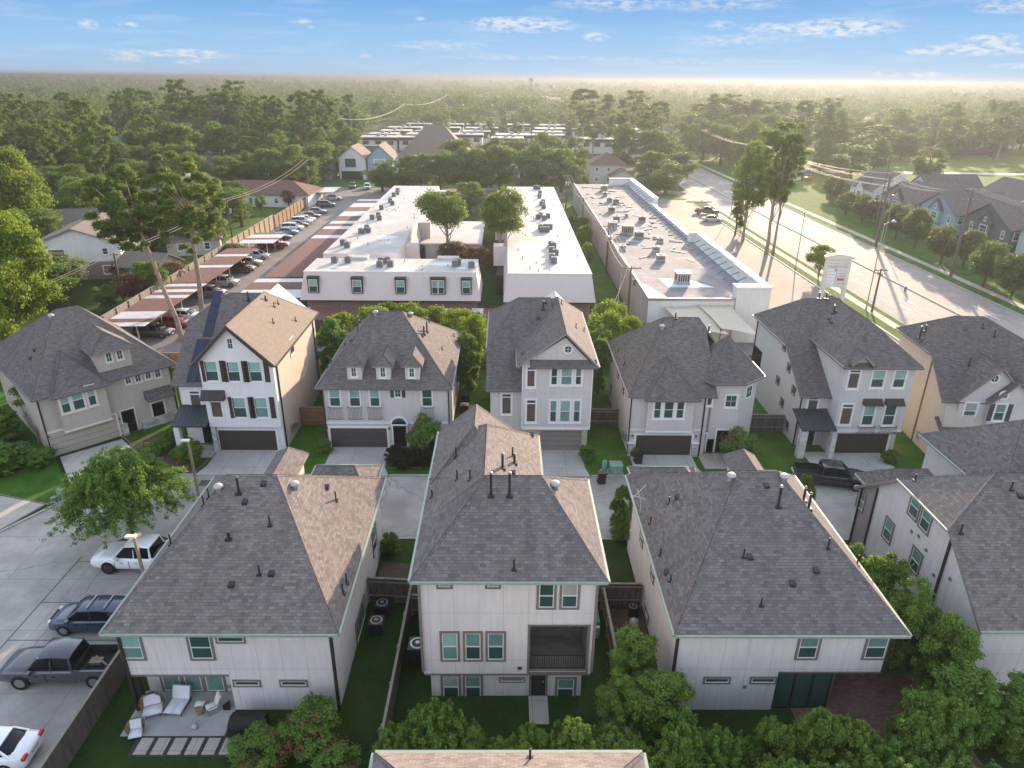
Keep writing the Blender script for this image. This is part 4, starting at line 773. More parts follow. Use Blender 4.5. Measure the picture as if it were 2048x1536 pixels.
for a, c in ((1727, 1762), (1771, 1805)):
    u0, z1 = h.on(a, 797, 'y', Yw); u1, z0 = h.on(c, 808, 'y', Yw); b = h.mb(); b.extr([(Yw, z1), (Yw-.5, z0+.08), (Yw-.5, z0), (Yw, z0)], u0, u1, 'shutter', 'x'); b.build('window_hood', h.o)
for a, c in ((1715, 1745), (1758, 1788)): u0, z1 = h.on(a, 851, 'y', Yw); u1, z0 = h.on(c, 865, 'y', Yw); rail(h, 'y', Yw, -1, u0, u1, z0, z1, .3)
b = h.mb(); b.box(28.3, Yw-.05, 2.4, 34.25, Yw+.4, 2.6, 'trim_white'); b.build('belt_course', h.o)
garage(h, 'y', 53.9, -1, *[h.on(x, 900, 'y', 53.9)[0] for x in (1658, 1770)], 2.05, 'garage_dark')
door(h, 'y', 55.3, -1, 26.6, 27.7, 2.3, 'door_wood'); b = h.mb(); b.extr([(52.75, 2.9), (55.3, 3.75), (55.3, 3.65), (52.75, 2.78)], 25.3, 28.3, 'metal_roof', 'x'); b.build('porch_roof', h.o)
b = h.mb(); b.box(25.35, 52.85, .05, 25.95, 53.4, 2.8, 'b_stonew'); b.build('porch_column', h.o); b = h.mb(); b.box(28.1, 52.9, .05, 28.5, 53.5, 2.4, 'b_stonew'); b.build('porch_column', h.o)
for far, near in (((1564, 683), (1574, 703)), ((1573, 726), (1583, 746)), ((1551, 752), (1561, 771)), ((1582, 771), (1593, 791)), ((1559, 795), (1569, 816)), ((1569, 840), (1578, 860))):
    a = h.on(*far, 'x', 25.95); c = h.on(*near, 'x', 25.95); zc = (a[1]+c[1])/2; yy = (a[0]+c[0])/2; window(h, 'x', 25.95, -1, yy-.42, yy+.42, zc-.42, zc+.42, style='fix', trim='trim_dark', tw=.07, sill=False)
a = h.on(1514, 715, 'x', 25.95); b = h.mb(); b.box(25.93, a[0]-1.2, a[1]-1.1, 25.947, a[0]+1.2, a[1]+1.0, 'g_black'); b.box(25.88, a[0]-1.25, a[1]-1.2, 25.95, a[0]+1.25, a[1]-1.1, 'trim_tan'); b.build('balcony_shade_panel', h.o); rail(h, 'x', 25.93, -1, a[0]-1.2, a[0]+1.2, a[1]-1.1, a[1]-.2, .06)  # flat black panel stands in for the shade inside the balcony recess
downspout(h, 25.9, 55.2, .1, 5, 'trim_dark', .05); downspout(h, 25.9, 68, .1, 7.9, 'trim_dark', .05)
vents(h, [(1667, 625, 'flue', .7), (1674, 624, 'box'), (1660, 638, 'box'), (1664, 645, 'box'), (1638, 597, 'flue', .6), (1652, 597, 'flue', .6)])

# --- far row 7: cream side wall, two gables
h = Thing('house', 'cream sided house with twin gables, right end of the far row', 'house', (36.95, 52.4), math.radians(-4), 'houses of the far row')
b = h.mb(); b.extr([(0, .05), (10.2, .05), (10.2, 8.6), (4.0, 8.6), (0.6, 5.9), (0.0, 3.6)], 0, 9.4, 'w_cream', 'x'); b.build('wall', h.o)
b = h.mb(); b.box(-.003, -.02, .05, 4.6, .3, 3.0, 'w_stucco'); b.build('garage_wall', h.o)
roofmesh(h, hip(-.4, 9.8, .35, 10.6, 5.7, 11.2, 2.4, 4.9, 6.6, zs=8.65), 'sh_dark', 'gutter_gray')
b = h.mb(); b.extr([(-.75, 3.0), (.9, 4.0), (.9, 3.85), (-.75, 2.85)], -.3, 6.5, 'sh_dark', 'x'); b.build('porch_roof', h.o)
b = h.mb(); b.extr([(1.0, 3.4), (6.2, 3.4), (6.2, 6.2), (3.5, 8.7), (1.0, 6.2)], .25, 4, 'w_stucco', 'y'); b.build('gable_wall', h.o)
roofmesh(h, hip(-.15, 6.0, .65, 6.35, 6.0, 8.95, -.15, 6.0, 3.5, sw=True), 'sh_dark', None, .15)
b = h.mb(); b.extr([(3.3, 3.2), (6.5, 3.2), (6.5, 6.2), (4.9, 7.7), (3.3, 6.2)], -.25, 3, 'w_stucco', 'y'); b.build('gable_wall', h.o)
roofmesh(h, hip(-.6, 4.0, 3.0, 6.8, 6.05, 7.95, -.6, 4.0, 4.9, sw=True), 'sh_dark', None, .15)
winpx(h, 'y', .25, -1, (1925, 803, 1955, 840), tw=.12, **WT); winpx(h, 'y', -.25, -1, (1986, 806, 2012, 843), tw=.1, **WT)
u0 = h.on(1986, 825, 'y', -.25)[0]; u1 = h.on(2012, 825, 'y', -.25)[0]; z1 = h.on(1999, 808, 'y', -.25)[1]; z0 = h.on(1999, 842, 'y', -.25)[1]; shutters(h, 'y', -.25, -1, u0, u1, z0, z1, 'shutter_gray', .38)
roundwin(h, 1989, 757, 'y', .25, -1, .42); roundwin(h, 2008, 790, 'y', -.25, -1, .4)
garage(h, 'y', -.02, -1, *[h.on(x, 910, 'y', 0)[0] for x in (1880, 1960)], 2.1, 'garage_olive'); lamp(h, 'y', -.02, -1, .45, 2.2); downspout(h, -.05, 3.9, .1, 8.5, 'trim_tan', .05); downspout(h, -.05, .0, .1, 3, 'trim_tan', .05)
vents(h, [(1839, 675, 'flue', 1.0), (1851, 662, 'flue', .5), (1843, 683, 'pipe', .3), (1938, 730, 'pipe', .7), (1965, 655, 'pipe', .4), (1988, 672, 'pipe', .6)])
b = h.mb(); u = h.on(1832, 886, 'x', 0); b.box(-.25, u[0]-.2, .8, 0, u[0]+.2, 1.5, 'turbine'); b.build('meter_box', h.o)

# --- cut off at the right edge
h = Thing('house', 'grey hip roofed house between the two rows, cut by the right edge', 'house', (35, 41.5), group='houses of the near row')
walls(h, rect(31.4, 37.3, 40, 45.5), .05, 6.0, 'w_warm'); roofmesh(h, hip(30.9, 41, 36.8, 46, 6.1, 9.6, 34.5, 37.5, 41.4))

# ================= ground, streets and paving =================
def sheet(name, pts, z0, z1, m, side='kerb'):
    b = MB(); b.prism(pts, z0, z1, side, m, bottom=False); return tag(b.build(name), kind='structure')
b = MB()
b.poly([(-7000, -40, 0), (7000, -40, 0), (7000, 7000, 0), (-7000, 7000, 0)], 'ground', up=(0, 0, 1)); tag(b.build('ground'), kind='structure')
sheet('street', [(-60, 8), (-20.9, 8), (-20.9, 41.3), (75, 41.3), (75, 49.75), (-26.6, 49.75), (-29.6, 47.9), (-33.5, 46.2), (-36, 41.7), (-45, 34), (-60, 30)], -.05, .012, 'street')
sheet('lawn', [(-26.6, 49.9), (48, 49.9), (48, 72.9), (-36, 72.9), (-44, 64), (-34, 56), (-29.4, 51.2)], 0, .10, 'lawn')
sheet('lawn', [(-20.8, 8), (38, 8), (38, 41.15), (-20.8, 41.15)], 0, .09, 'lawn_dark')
sheet('lawn', [(-38.4, 52.7), (-33.6, 46.55), (-34.7, 45.5), (-40.5, 47.2), (-60, 52), (-60, 76), (-44, 64.2)], 0, .10, 'lawn')
sheet('driveway', [(-37.9, 52.6), (-34.3, 55.9), (-28.6, 50.4), (-30.5, 48.2), (-33.4, 46.75)], 0, .115, 'drive')
sheet('driveway', [(-60, 51), (-40.9, 47.1), (-34.9, 45.4), (-36.2, 41.9), (-45.2, 34.2), (-60, 30.2)], 0, .108, 'walk')
for x0, x1, y1, e in ((-24.9, -19.6, 54.0, .4), (-15.1, -10.0, 54.7, .5), (3.2, 6.8, 54.2, .3), (10.9, 16.3, 53.5, .4), (26.2, 33.1, 54, .6), (37.2, 41.3, 52.6, .4)):
    sheet('driveway', [(x0, y1), (x1, y1), (x1, 51.2), (x1+e, 49.76), (x0-e, 49.76), (x0, 51.2)], 0, .118, 'drive')
sheet('walkway', [(16.9, 51.0), (20.6, 51.0), (20.6, 53.7), (16.9, 53.7)], 0, .122, 'walk'); sheet('walkway', [(-28.4, 52.6), (-25, 52.6), (-25, 54.9), (-28.4, 54.9)], 0, .124, 'walk')
sheet('flower_bed', [(-33.2, 54.9), (-28.8, 50.8), (-25.4, 50.1), (-25.2, 52.4), (-28.5, 52.5), (-31.3, 57.6)], 0, .14, 'soil'); sheet('flower_bed', [(-9.7, 51), (-5.2, 51), (-5, 54.3), (-9.7, 54.3)], 0, .13, 'soil')
sheet('bare_soil', [(-8.2, 34.9), (-5.6, 35.0), (-5.8, 38.3), (-8.2, 38.6)], 0, .1, 'soil'); sheet('bare_soil', [(6.2, 24), (8.5, 24), (8.5, 34), (6.2, 34)], 0, .1, 'soil')
sheet('paver_patio', [(15.0, 22.5), (23.0, 22.5), (23.0, 29.1), (15.0, 29.1)], 0, .11, 'paver')
b = MB()  # kerbs
def kerb(pts, w=.16, h=.14, m='kerb'):
    for (x0, y0), (x1, y1) in zip(pts[:-1], pts[1:]):
        d = Vector((x1-x0, y1-y0)).normalized()*1; n = Vector((-d.y, d.x))*w/2; e = d*.0
        b.prism([(x0+n.x, y0+n.y), (x1+n.x, y1+n.y), (x1-n.x, y1-n.y), (x0-n.x, y0-n.y)], 0, h+random.uniform(0, .002), m)
kerb([(-60, 30), (-45, 34), (-36, 41.8), (-33.5, 46.4), (-29.6, 48.0), (-26.6, 49.82)]); 
for a, c in ((-26.6, -25.4), (-19.1, -15.7), (-9.4, 2.8), (7.2, 10.4), (16.8, 25.5), (33.8, 36.8), (41.8, 60)): kerb([(a, 49.83), (c, 49.83)])
kerb([(-20.85, 41.2), (38, 41.2)]); kerb([(-20.85, 8), (-20.85, 41.1)]); tag(b.build('kerb'), kind='structure')
b = MB()
for (cx, cy) in ((68.6, 92), (60.5, 98), (60.2, 88)):
    b.prism([(cx-.08, cy), (cx+.08, cy), (cx+.08, cy+2.2), (cx-.08, cy+2.2)], .03, .0345, 'road_paint'); b.prism([(cx-.35, cy+2.2), (cx+.35, cy+2.2), (cx, cy+3.3)], .03, .0346, 'road_paint')
tag(b.build('lane_arrow'), kind='structure')
# planted island with street tree by the parking row
b = MB(); isl = [(-25.2+2.1*math.cos(t), 40.35+1.15*math.sin(t)) for t in np.linspace(0, 2*math.pi, 18)[:-1]]; b.prism(isl, 0, .13, 'kerb', 'soil'); tag(b.build('street_island'), kind='structure')
b = MB(); b.box(-24.5, 48.2, .012, -22.9, 49.1, .02, 'street_patch'); tag(b.build('street_patch'), kind='structure')
b = MB()
for y in (38.6, 34.6, 31.4): b.box(-28.6, y, .012, -21.0, y+.07, .0165, 'street_patch')
b.box(-28.7, 24, .012, -28.62, 39.2, .0167, 'street_patch'); tag(b.build('pavement_joint'), kind='structure')
# apartments' car park and the cross streets
sheet('car_park', [(-49.6, 73.2), (15, 73.2), (15, 90), (-27.2, 90), (-27.2, 197), (-49.6, 197)], 0, .02, 'asphalt')
sheet('cross_street', [(-90, 200), (-27, 197), (28, 197), (54, 199), (54, 213), (0, 215), (-90, 216)], 0, .024, 'asphalt')
sheet('lawn', [(12.6, 74), (17.3, 74), (17.3, 190), (12.6, 190)], 0, .06, 'lawn')
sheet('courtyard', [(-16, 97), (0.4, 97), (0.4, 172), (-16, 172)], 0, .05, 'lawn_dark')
sheet('car_park', [(27.7, 73.4), (49.9, 73.4), (49.9, 190), (53.9, 196), (53.9, 199.2), (28, 196.9)], 0, .03, 'lot_conc')
sheet('lawn', [(50.1, 73), (54.0, 73), (54, 176), (50.1, 170)], 0, .12, 'park_grass'); sheet('pavement', [(51.7, 73), (53.0, 73), (53, 176), (51.7, 172)], 0, .13, 'walk')
sheet('main_road', [(54.1, 40), (73, 40), (73, 330), (78, 420), (60, 420), (54.1, 330)], 0, .03, 'road_conc')
b = MB(); b.prism([(64.6, 60), (65.3, 60), (63.3, 200), (64.0, 330), (63.2, 330), (62.5, 200)], 0, .16, 'kerb', 'median_top'); tag(b.build('road_median'), kind='structure')
b = MB()
for x in (58.3, 69.0):
    for y in range(60, 320, 12): b.box(x-.06+(64.9-x)*0, y, .03, x+.06, y+3, .034, 'road_paint')
tag(b.build('lane_marking'), kind='structure')
b = MB()
for y in range(106, 190, 3): b.box(49.0, y, .03, 49.75, y+.1, .034, 'road_paint'); 
for y in range(96, 150, 5): b.box(33.5, y, .03, 38.5, y+.1, .0343, 'road_paint')
tag(b.build('parking_marking'), kind='structure')
sheet('lawn', [(73.15, 60), (96, 60), (96, 215), (73.15, 330)], 0, .12, 'lawn'); sheet('pavement', [(75.2, 60), (76.6, 60), (76.6, 330), (75.2, 330)], 0, .13, 'walk')
sheet('park_lawn', [(78, 216), (320, 200), (520, 420), (84, 420)], 0, .05, 'park_grass'); sheet('park_path', [(118, 262), (200, 258), (200, 264), (118, 270)], 0, .06, 'walk')
sheet('lawn', [(17, 190.5), (49.5, 199), (49, 207), (17, 206)], 0, .05, 'lawn'); sheet('lawn', [(-66, 216), (26, 215), (26, 236), (-66, 238)], 0, .05, 'lawn')
for cx, cy in ((46.5, 197.5), (52.5, 193)):
    b = MB(); b.prism([(cx+3.6*math.cos(t), cy+1.1*math.sin(t)) for t in np.linspace(0, 2*math.pi, 16)[:-1]], 0, .15, 'kerb', 'park_grass'); tag(b.build('traffic_island'), kind='structure')
sheet('lawn', [(-150, 122), (-53, 122), (-53, 196), (-150, 196)], 0, .03, 'lawn'); sheet('lane', [(-150, 172), (-88, 160), (-88, 164), (-150, 177)], 0, .05, 'walk')
b = MB(); kerb([(50.0, 73), (50.0, 190)], .15, .16, 'road_paint'); kerb([(54.05, 73), (54.05, 176)]); kerb([(73.07, 60), (73.07, 330)]); tag(b.build('kerb'), kind='structure')

# ================= apartment blocks =================
def apartment(label, x0, x1, y0, y1, zr, front=True, inset=1.0, wins=()):
    h = Thing('apartment_block', label, 'apartment building', ((x0+x1)/2, y0), group='flat roofed apartment blocks'); i = inset
    zm = 3.1; b = h.mb(); b.prism(rect(x0+.5, y0+.9, x1-.5, y1-.5), .02, zm, 'b_red'); b.build('wall', h.o)
    b = h.mb(); lo = rect(x0-.1, y0-.35, x1+.1, y1+.1); hi = rect(x0+.5, y0+.7, x1-.5, y1-.3)
    for k in range(4): a, c = lo[k], lo[(k+1) % 4]; d, e = hi[(k+1) % 4], hi[k]; b.poly([(*a, zm), (*c, zm), (*d, zr), (*e, zr)], 'w_aptpink')
    b.poly([(*p, zm) for p in lo], 'trim_tan', up=(0, 0, -1)); b.poly([(*p, zr) for p in hi], 'w_aptpink', up=(0, 0, 1)); m_ = b.build('mansard_wall', h.o)
    b = h.mb(); b.prism(rect(x0+.45, y0+.65, x1-.45, y1-.25), zr+.003, zr+.12, 'trim_white', 'membrane'); b.build('flat_roof', h.o)
    b = h.mb(); b.box(x0-.15, y0-.4, zm-.15, x1+.15, y0-.05, zm-.005, 'trim_dark'); b.build('eave_trim', h.o)
    for (bx, w) in wins:
        yy = y0-.35+1.05*.45
        px0, py0, px1, py1 = bx; u0 = atY(px0, (py0+py1)/2, yy)[0]; u1 = atY(px1, (py0+py1)/2, yy)[0]; zt = atY(px0, py0, yy)[1]; zb = atY(px0, py1, yy)[1]
        yf = y0-.35+.25*1.05/1.0*.35
        b = h.mb(); b.box(u0-.14, yf, zb-.1, u1+.14, y0+.55, zt+.15, 'trim_dark'); b.box(u0-.2, yf-.08, zt+.15, u1+.2, y0+.5, zt+.3, 'trim_dark'); b.box(u0, yf-.04, zb, u1, yf, zt, 'sash'); w_ = b.build('window', h.o)
        p = h.mb(); n = 2 if w else 1; ww = (u1-u0)/n; zmid = (zb+zt)/2
        for q in range(n): p.box(u0+q*ww+.07, yf-.05, zmid+.04, u0+(q+1)*ww-.07, yf-.041, zt-.07, 'g_bright'); p.box(u0+q*ww+.07, yf-.052, zb+.07, u0+(q+1)*ww-.07, yf-.041, zmid-.04, 'g_dark')
        p.build('pane', w_)
    return h
ZR = 6.6
A1 = apartment('long white flat roofed apartment block on the left beside the car park', -26.8, -15.2, 100, 171, ZR)
A2 = apartment('pink sided apartment block across the front with five dark framed windows', -26.9, -3.3, 89.6, 97.8, ZR, wins=[((619, 557, 636, 583), 0), ((706, 558, 724, 584), 0), ((793, 559, 810, 585), 0), ((864, 559, 889, 586), 1), ((925, 560, 941, 586), 0)])
A3 = apartment('long white flat roofed apartment block on the right beside the grass alley', -.1, 11.9, 89.2, 171, ZR)
b = A2.mb(); b.box(-22.2, 96.9, 3.1, -19.2, 98.6, ZR+.45, 'w_aptpink', 'membrane'); b.box(-9.5, 97.0, 3.1, -6.5, 98.4, ZR+.4, 'w_aptpink', 'membrane'); b.build('stair_parapet', A2.o)
for h_, xs, s in ((A1, -15.7, 1), (A3, .4, -1)):
    for y in (108, 127, 146, 165): b = h_.mb(); b.box(xs, y, 3.2, xs+s*2.2, y+2.2, ZR-.3, 'w_aptpink', 'membrane'); b.box(xs+s*.0, y-5.5, .05, xs+s*1.6, y-.01, 3.1, 'trim_dark'); b.build('stair_landing', h_.o)
t = Thing('pool_house', 'low white roofed building in the courtyard between the pines', 'building', (-9, 124), group=None)
b = t.mb(); b.box(-14.5, 123, .02, -4.5, 143, 3.3, 'w_aptpink'); b.build('wall', t.o); b = t.mb(); b.prism(rect(-14.9, 122.6, -4.1, 143.4), 3.303, 3.55, 'trim_white', 'membrane'); b.build('flat_roof', t.o); window(t, 'y', 123, -1, -9.9, -8.7, 1.2, 2.5, trim='trim_dark', g1='g_bright')
def ordinal(n): return ['nearest', 'second', 'third', 'fourth', 'fifth', 'sixth', 'seventh', 'eighth', 'ninth', 'tenth', 'eleventh', 'twelfth', 'thirteenth', 'fourteenth', 'fifteenth', 'sixteenth', 'seventeenth', 'eighteenth', 'nineteenth', 'twentieth', '21st', '22nd', '23rd', '24th', '25th'][n]
def dup(root, loc, label=None, rot=0.):
    r = root.copy(); COL.objects.link(r); r.location = loc; r.rotation_euler = (0, 0, rot)
    if label: r['label'] = label
    for ch in list(root.children):
        c = ch.copy(); COL.objects.link(c); c.parent = r
        for g_ in ch.children: d = g_.copy(); COL.objects.link(d); d.parent = c
    return r
proto = None
RAC = {'left long white roof': [(517, 489), (527, 482), (606, 460), (616, 463), (622, 470)] + [(695, 493), (687, 488), (723, 465), (737, 463), (734, 458), (745, 437), (759, 438), (757, 432), (763, 417), (785, 408), (781, 403), (788, 391), (795, 387), (796, 382)] ,
       'front apartment roof': [(670, 523), (697, 523), (760, 532), (775, 524), (781, 531), (762, 525), (910, 531), (916, 527), (943, 533)],
       'right long white roof': [(1108, 524), (1104, 517), (1111, 508), (1103, 503), (1107, 494), (1102, 491), (1084, 462), (1081, 457), (1094, 462), (1100, 456), (1090, 456), (1076, 436), (1088, 438), (1096, 434), (1081, 432), (1087, 415), (1083, 409), (1086, 405), (1079, 394), (1080, 387), (1070, 376), (1077, 377)]}
RAC['left long white roof'] = [p for p in RAC['left long white roof'] if p[0] > 680]
for nm, L_ in RAC.items():
    L_ = sorted(L_, key=lambda p: -p[1])
    for i, (px, py) in enumerate(L_):
        x, y = G(px, py+2, ZR+.12); lb = 'grey rooftop condenser on the %s, %s from the near end' % (nm, ordinal(i))
        if proto is None: proto = hvac(lb, x, y, ZR+.11, .40, .85, 'rooftop condensers on the apartments', cm='unit_gray')
        else: dup(proto.o, (x, y, ZR+.11), lb, random.uniform(-.15, .15))
# scattered small roof pipes
for h_, n, (x0, x1, y0, y1) in ((A1, 26, (-26, -16, 102, 169)), (A2, 9, (-25, -5, 91, 96.5)), (A3, 26, (.8, 11, 91, 169))):
    for k in range(n):
        x, y = random.uniform(x0, x1), random.uniform(y0, y1); b = h_.mb(); b.tube((x, y, ZR+.1), (x, y, ZR+.1+random.uniform(.2, .5)), .07, .07, 6, 'galv'); b.build('vent_pipe', h_.o)
for k, (x, y, r) in enumerate([(2.5, 107, 1.2), (6.5, 112, 1.6), (9.5, 101, 1.1), (3.4, 125, 1.5), (8.5, 133, 1.7), (2.6, 142, 1.1), (6, 152, 1.4), (9, 95.5, 1.3), (4, 98, 1.5)]):
    b = A3.mb(); b.prism([(x+r*random.uniform(.8, 1.2)*math.cos(t), y+r*random.uniform(.7, 1.1)*math.sin(t)) for t in np.linspace(0, 2*math.pi, 14)[:-1]], ZR+.12, ZR+.126+k*.0007, 'roof_patch'); b.build('roof_patch', A3.o)
for k, (x, y, r) in enumerate([(-23, 106, 1.3), (-19, 112, 1.7), (-24, 121, 1.4), (-20, 133, 1.8), (-18, 145, 1.5), (-23.5, 150, 1.2), (-21, 160, 1.5)]):
    b = A1.mb(); b.prism([(x+r*random.uniform(.8, 1.2)*math.cos(t), y+r*random.uniform(.7, 1.1)*math.sin(t)) for t in np.linspace(0, 2*math.pi, 14)[:-1]], ZR+.12, ZR+.126+k*.0007, 'roof_patch'); b.build('roof_patch', A1.o)
for k, (x, y, r) in enumerate([(-22, 92.5, .9), (-17.5, 95, 1.2), (-13.5, 92.2, 1.), (-8.5, 94.6, 1.3), (-5.8, 92.4, .7)]):
    b = A2.mb(); b.prism([(x+r*1.5*random.uniform(.8, 1.2)*math.cos(t), y+r*.7*math.sin(t)) for t in np.linspace(0, 2*math.pi, 14)[:-1]], ZR+.12, ZR+.126+k*.0007, 'roof_patch'); b.build('roof_patch', A2.o)

# ================= carports =================
def carport(label, x0, x1, y0, y1, z, pattern, slope=.12, along='y'):
    t = Thing('carport', label, 'carport', ((x0+x1)/2, (y0+y1)/2), group='rusty and white metal carports'); b = t.mb()
    n = len(pattern)
    for i, c in enumerate(pattern):
        m = {'w': 'carport_white', 'r': 'carport_rust'}.get(c)
        if m is None: continue
        if along == 'y': a0 = y0+(y1-y0)*i/n; a1 = y0+(y1-y0)*(i+1)/n; b.extr([(x0, z), (x1, z+slope), (x1, z+slope-.06), (x0, z-.06)], a0+.004, a1-.004, m, 'y')
        else: a0 = x0+(x1-x0)*i/n; a1 = x0+(x1-x0)*(i+1)/n; b.extr([(y0, z), (y1, z+slope), (y1, z+slope-.06), (y0, z-.06)], a0+.004, a1-.004, m, 'x')
    b.build('roof', t.o); L_ = (y1-y0) if along == 'y' else (x1-x0); k = max(2, int(L_/5.5))
    for i in range(k+1):
        for s in ((.25, .8)):
            if along == 'y': x = x0+(x1-x0)*s; y = y0+.3+(y1-y0-.6)*i/k
            else: y = y0+(y1-y0)*s; x = x0+.3+(x1-x0-.6)*i/k
            b = t.mb(); b.box(x-.06, y-.06, .02, x+.06, y+.06, z-.065, 'galv'); b.build('post', t.o)
    return t
carport('long carport at the left fence, nearest, striped white and rust', -48.5, -42.9, 79.5, 98.5, 2.6, 'wrwwrrrrwrwrw')
carport('long carport behind the nearest one, mostly rust red with pale edge', -48.4, -43.0, 98.9, 121.5, 2.6, 'rrrrrrwrrrrwrrr')
carport('small pale carport with one car under it by the left fence', -48.2, -41.8, 126, 135.5, 2.5, 'wwrwwr')
carport('long rust carport along the left side of the long white apartment roof', -36.2, -27.6, 103, 128, 2.5, 'rrrrrrrrrr')
carport('striped carport strip beside the far half of the long left apartment block', -36.4, -27.7, 128.5, 178, 2.4, 'rwrrwrwrrwwrrwwrw')
carport('striped carport by the front left corner of the front apartment block', -36.8, -27.7, 86, 102, 2.5, 'wwrwwrrw')
carport('rust red carport with pale ends in front of the left front apartment', -26.5, -12.5, 83.0, 88, 2.4, 'wrrrrrrwrrrw', along='x')
carport('rust and white carport half hidden by trees in front of the apartments', -12.0, 9.5, 83.1, 88, 2.4, 'rrwrrwrwrwrrwr', along='x')
t = carport('tan carport shed at the far end of the row of parked cars', -49, -44.5, 186, 195.5, 2.8, 'www')

# ================= fences =================
def fence(label, pts, hgt, m, cap=True, post=2.4, rails=True, z0=.05, gate=False):
    t = Thing('fence', label, 'fence', (pts[0][0], pts[0][1])); b = t.mb(); pm = t.mb()
    for (x0, y0), (x1, y1) in zip(pts[:-1], pts[1:]):
        d = Vector((x1-x0, y1-y0)); Ln = d.length; d.normalize(); n = Vector((-d.y, d.x))
        b.prism([(x0+n.x*.02, y0+n.y*.02), (x1+n.x*.02, y1+n.y*.02), (x1-n.x*.02, y1-n.y*.02), (x0-n.x*.02, y0-n.y*.02)], z0, hgt-.002, m)
        if cap: pm.prism([(x0+n.x*.07, y0+n.y*.07), (x1+n.x*.07, y1+n.y*.07), (x1-n.x*.07, y1-n.y*.07), (x0-n.x*.07, y0-n.y*.07)], hgt, hgt+.045, 'wood_rail')
        if rails:
            for z in (hgt*.3, hgt*.85): pm.prism([(x0-n.x*.021, y0-n.y*.021), (x1-n.x*.021, y1-n.y*.021), (x1-n.x*.07, y1-n.y*.07), (x0-n.x*.07, y0-n.y*.07)], z, z+.09, 'wood_rail')
        k = max(1, int(Ln/post))
        if k < 40:
            for i in range(k+1): cx, cy = x0+d.x*Ln*i/k-n.x*.09, y0+d.y*Ln*i/k-n.y*.09; pm.box(cx-.05, cy-.05, z0, cx+.05, cy+.05, hgt-.01, 'wood_rail')
    b.build('fence_boards', t.o); pm.build('fence_frame', t.o); return t
fence('weathered grey wood fence between the parked trucks and the left back lawn', [(-20.5, 30.2), (-20.55, 12)], 1.8, 'fence_wood')
fence('dark wood fence between the left and middle near houses', [(-5.6, 34.3), (-5.75, 14)], 1.8, 'fence_wood')
fence('short dark fence closing the side yard left of the middle house', [(-8.35, 34.7), (-5.62, 34.5)], 1.9, 'fence_wood')
fence('short dark fence panel touching the left wall of the middle house', [(-5.5, 33.5), (-3.8, 33.4)], 1.6, 'fence_wood'); fence('short dark fence between the middle and right near houses', [(4.5, 34.3), (8.5, 34.3)], 1.8, 'fence_wood'); fence('dark garden fence with climbing vines right of the middle house', [(6.1, 34), (6.15, 24)], 1.7, 'fence_wood')
fence('new orange wood fence between the shuttered house and the dormer house', [(-19.0, 58.9), (-15.55, 59)], 1.9, 'fence_new'); fence('weathered wood fence right of the round window house', [(7.35, 59), (10.7, 59)], 1.8, 'fence_wood'); fence('weathered wood fence right of the turret house', [(21.9, 58), (25.9, 57.9)], 1.8, 'fence_wood')
fence('orange wood fence behind the back garden of the dormer house', [(-20.5, 72.9), (-4.5, 72.95)], 1.9, 'fence_new'); fence('grey wood fence behind the far row gardens on the right', [(-4.4, 72.95), (34, 73)], 1.9, 'fence_wood'); fence('short brown fence beside the angled tan house', [(-41.2, 55.3), (-38.8, 53.4)], 1.7, 'fence_new')
fence('orange wood fence at the end of the car park behind the angled house', [(-49.4, 73), (-20.6, 72.95)], 1.8, 'fence_new')
fence('long pale grey board fence along the left carports', [(-49.5, 73.2), (-49.6, 124)], 2.9, 'fence_gray', post=3); fence('tan picket style fence rising behind the parked cars', [(-49.6, 124.2), (-49.7, 152)], 3.1, 'fence_tan', post=3); fence('bright yellow wood fence along the far parked cars', [(-49.8, 153), (-50.2, 196)], 2.6, 'fence_new', post=3)
fence('brick red wood fence far behind the pair of tall houses', [(-66, 303), (-8, 303)], 2.8, 'fence_new', rails=False); fence('low fence behind the street trees in front of the town houses', [(92, 112), (90, 170), (92, 205)], 1.8, 'fence_new', rails=False)
fence('fence at the back of the sunny park lawn', [(180, 340), (320, 330)], 2.5, 'fence_new', rails=False)

# ================= strip mall =================
h = Thing('strip_mall', 'long flat roofed shop building with grey roof and white braced parapet wall', 'shop building', (24, 84))
x0, x1, y0, y1, zr = 17.6, 28.2, 82.5, 186, 5.4
b = h.mb(); b.prism([(x0, y0), (x1, y0), (x1, y0+2), (31.9, y0+4), (31.9, y1), (x0, y1)], .02, zr, 'w_stripwhite'); b.build('wall', h.o)
b = h.mb(); b.box(x0-.04, y0+.1, .02, x0-.002, y1, zr+.25, 'b_block'); b.build('block_wall', h.o)
b = h.mb(); b.prism([(x0+.25, y0+.25), (x1-.1, y0+.25), (x1-.1, y0+2.2), (31.2, y0+4.4), (31.2, y1-.2), (x0+.25, y1-.2)], zr+.002, zr+.05, 'gravel_roof'); b.build('flat_roof', h.o)
b = h.mb(); b.box(x0-.05, y0-.05, zr-.1, x1, y0+.24, zr+.28, 'galv'); b.box(x0-.06, y0+.241, zr-.1, x0+.24, y1, zr+.28, 'galv'); b.build('roof_edging', h.o)
b = h.mb(); zt = 7.3
b.prism(rect(28.25, 82.3, 32.4, 84.0), .02, zt-.3, 'w_stripwhite'); b.prism(rect(31.6, 84.003, 32.4, 116), 3, zt-.3, 'w_stripwhite'); b.prism(rect(30.6, 116.003, 32.0, 117.2), 3, zt-.3, 'w_stripwhite')
b.prism(rect(31.0, 117.203, 31.6, 152), 3, zt-1.3, 'w_stripwhite'); b.prism(rect(31.6, 152.003, 32.5, 184), 3, zt-.3, 'w_stripwhite'); b.prism(rect(26.5, 184.003, 32.5, 184.7), 3, zt-.3, 'w_stripwhite'); b.build('parapet', h.o)
b = h.mb()
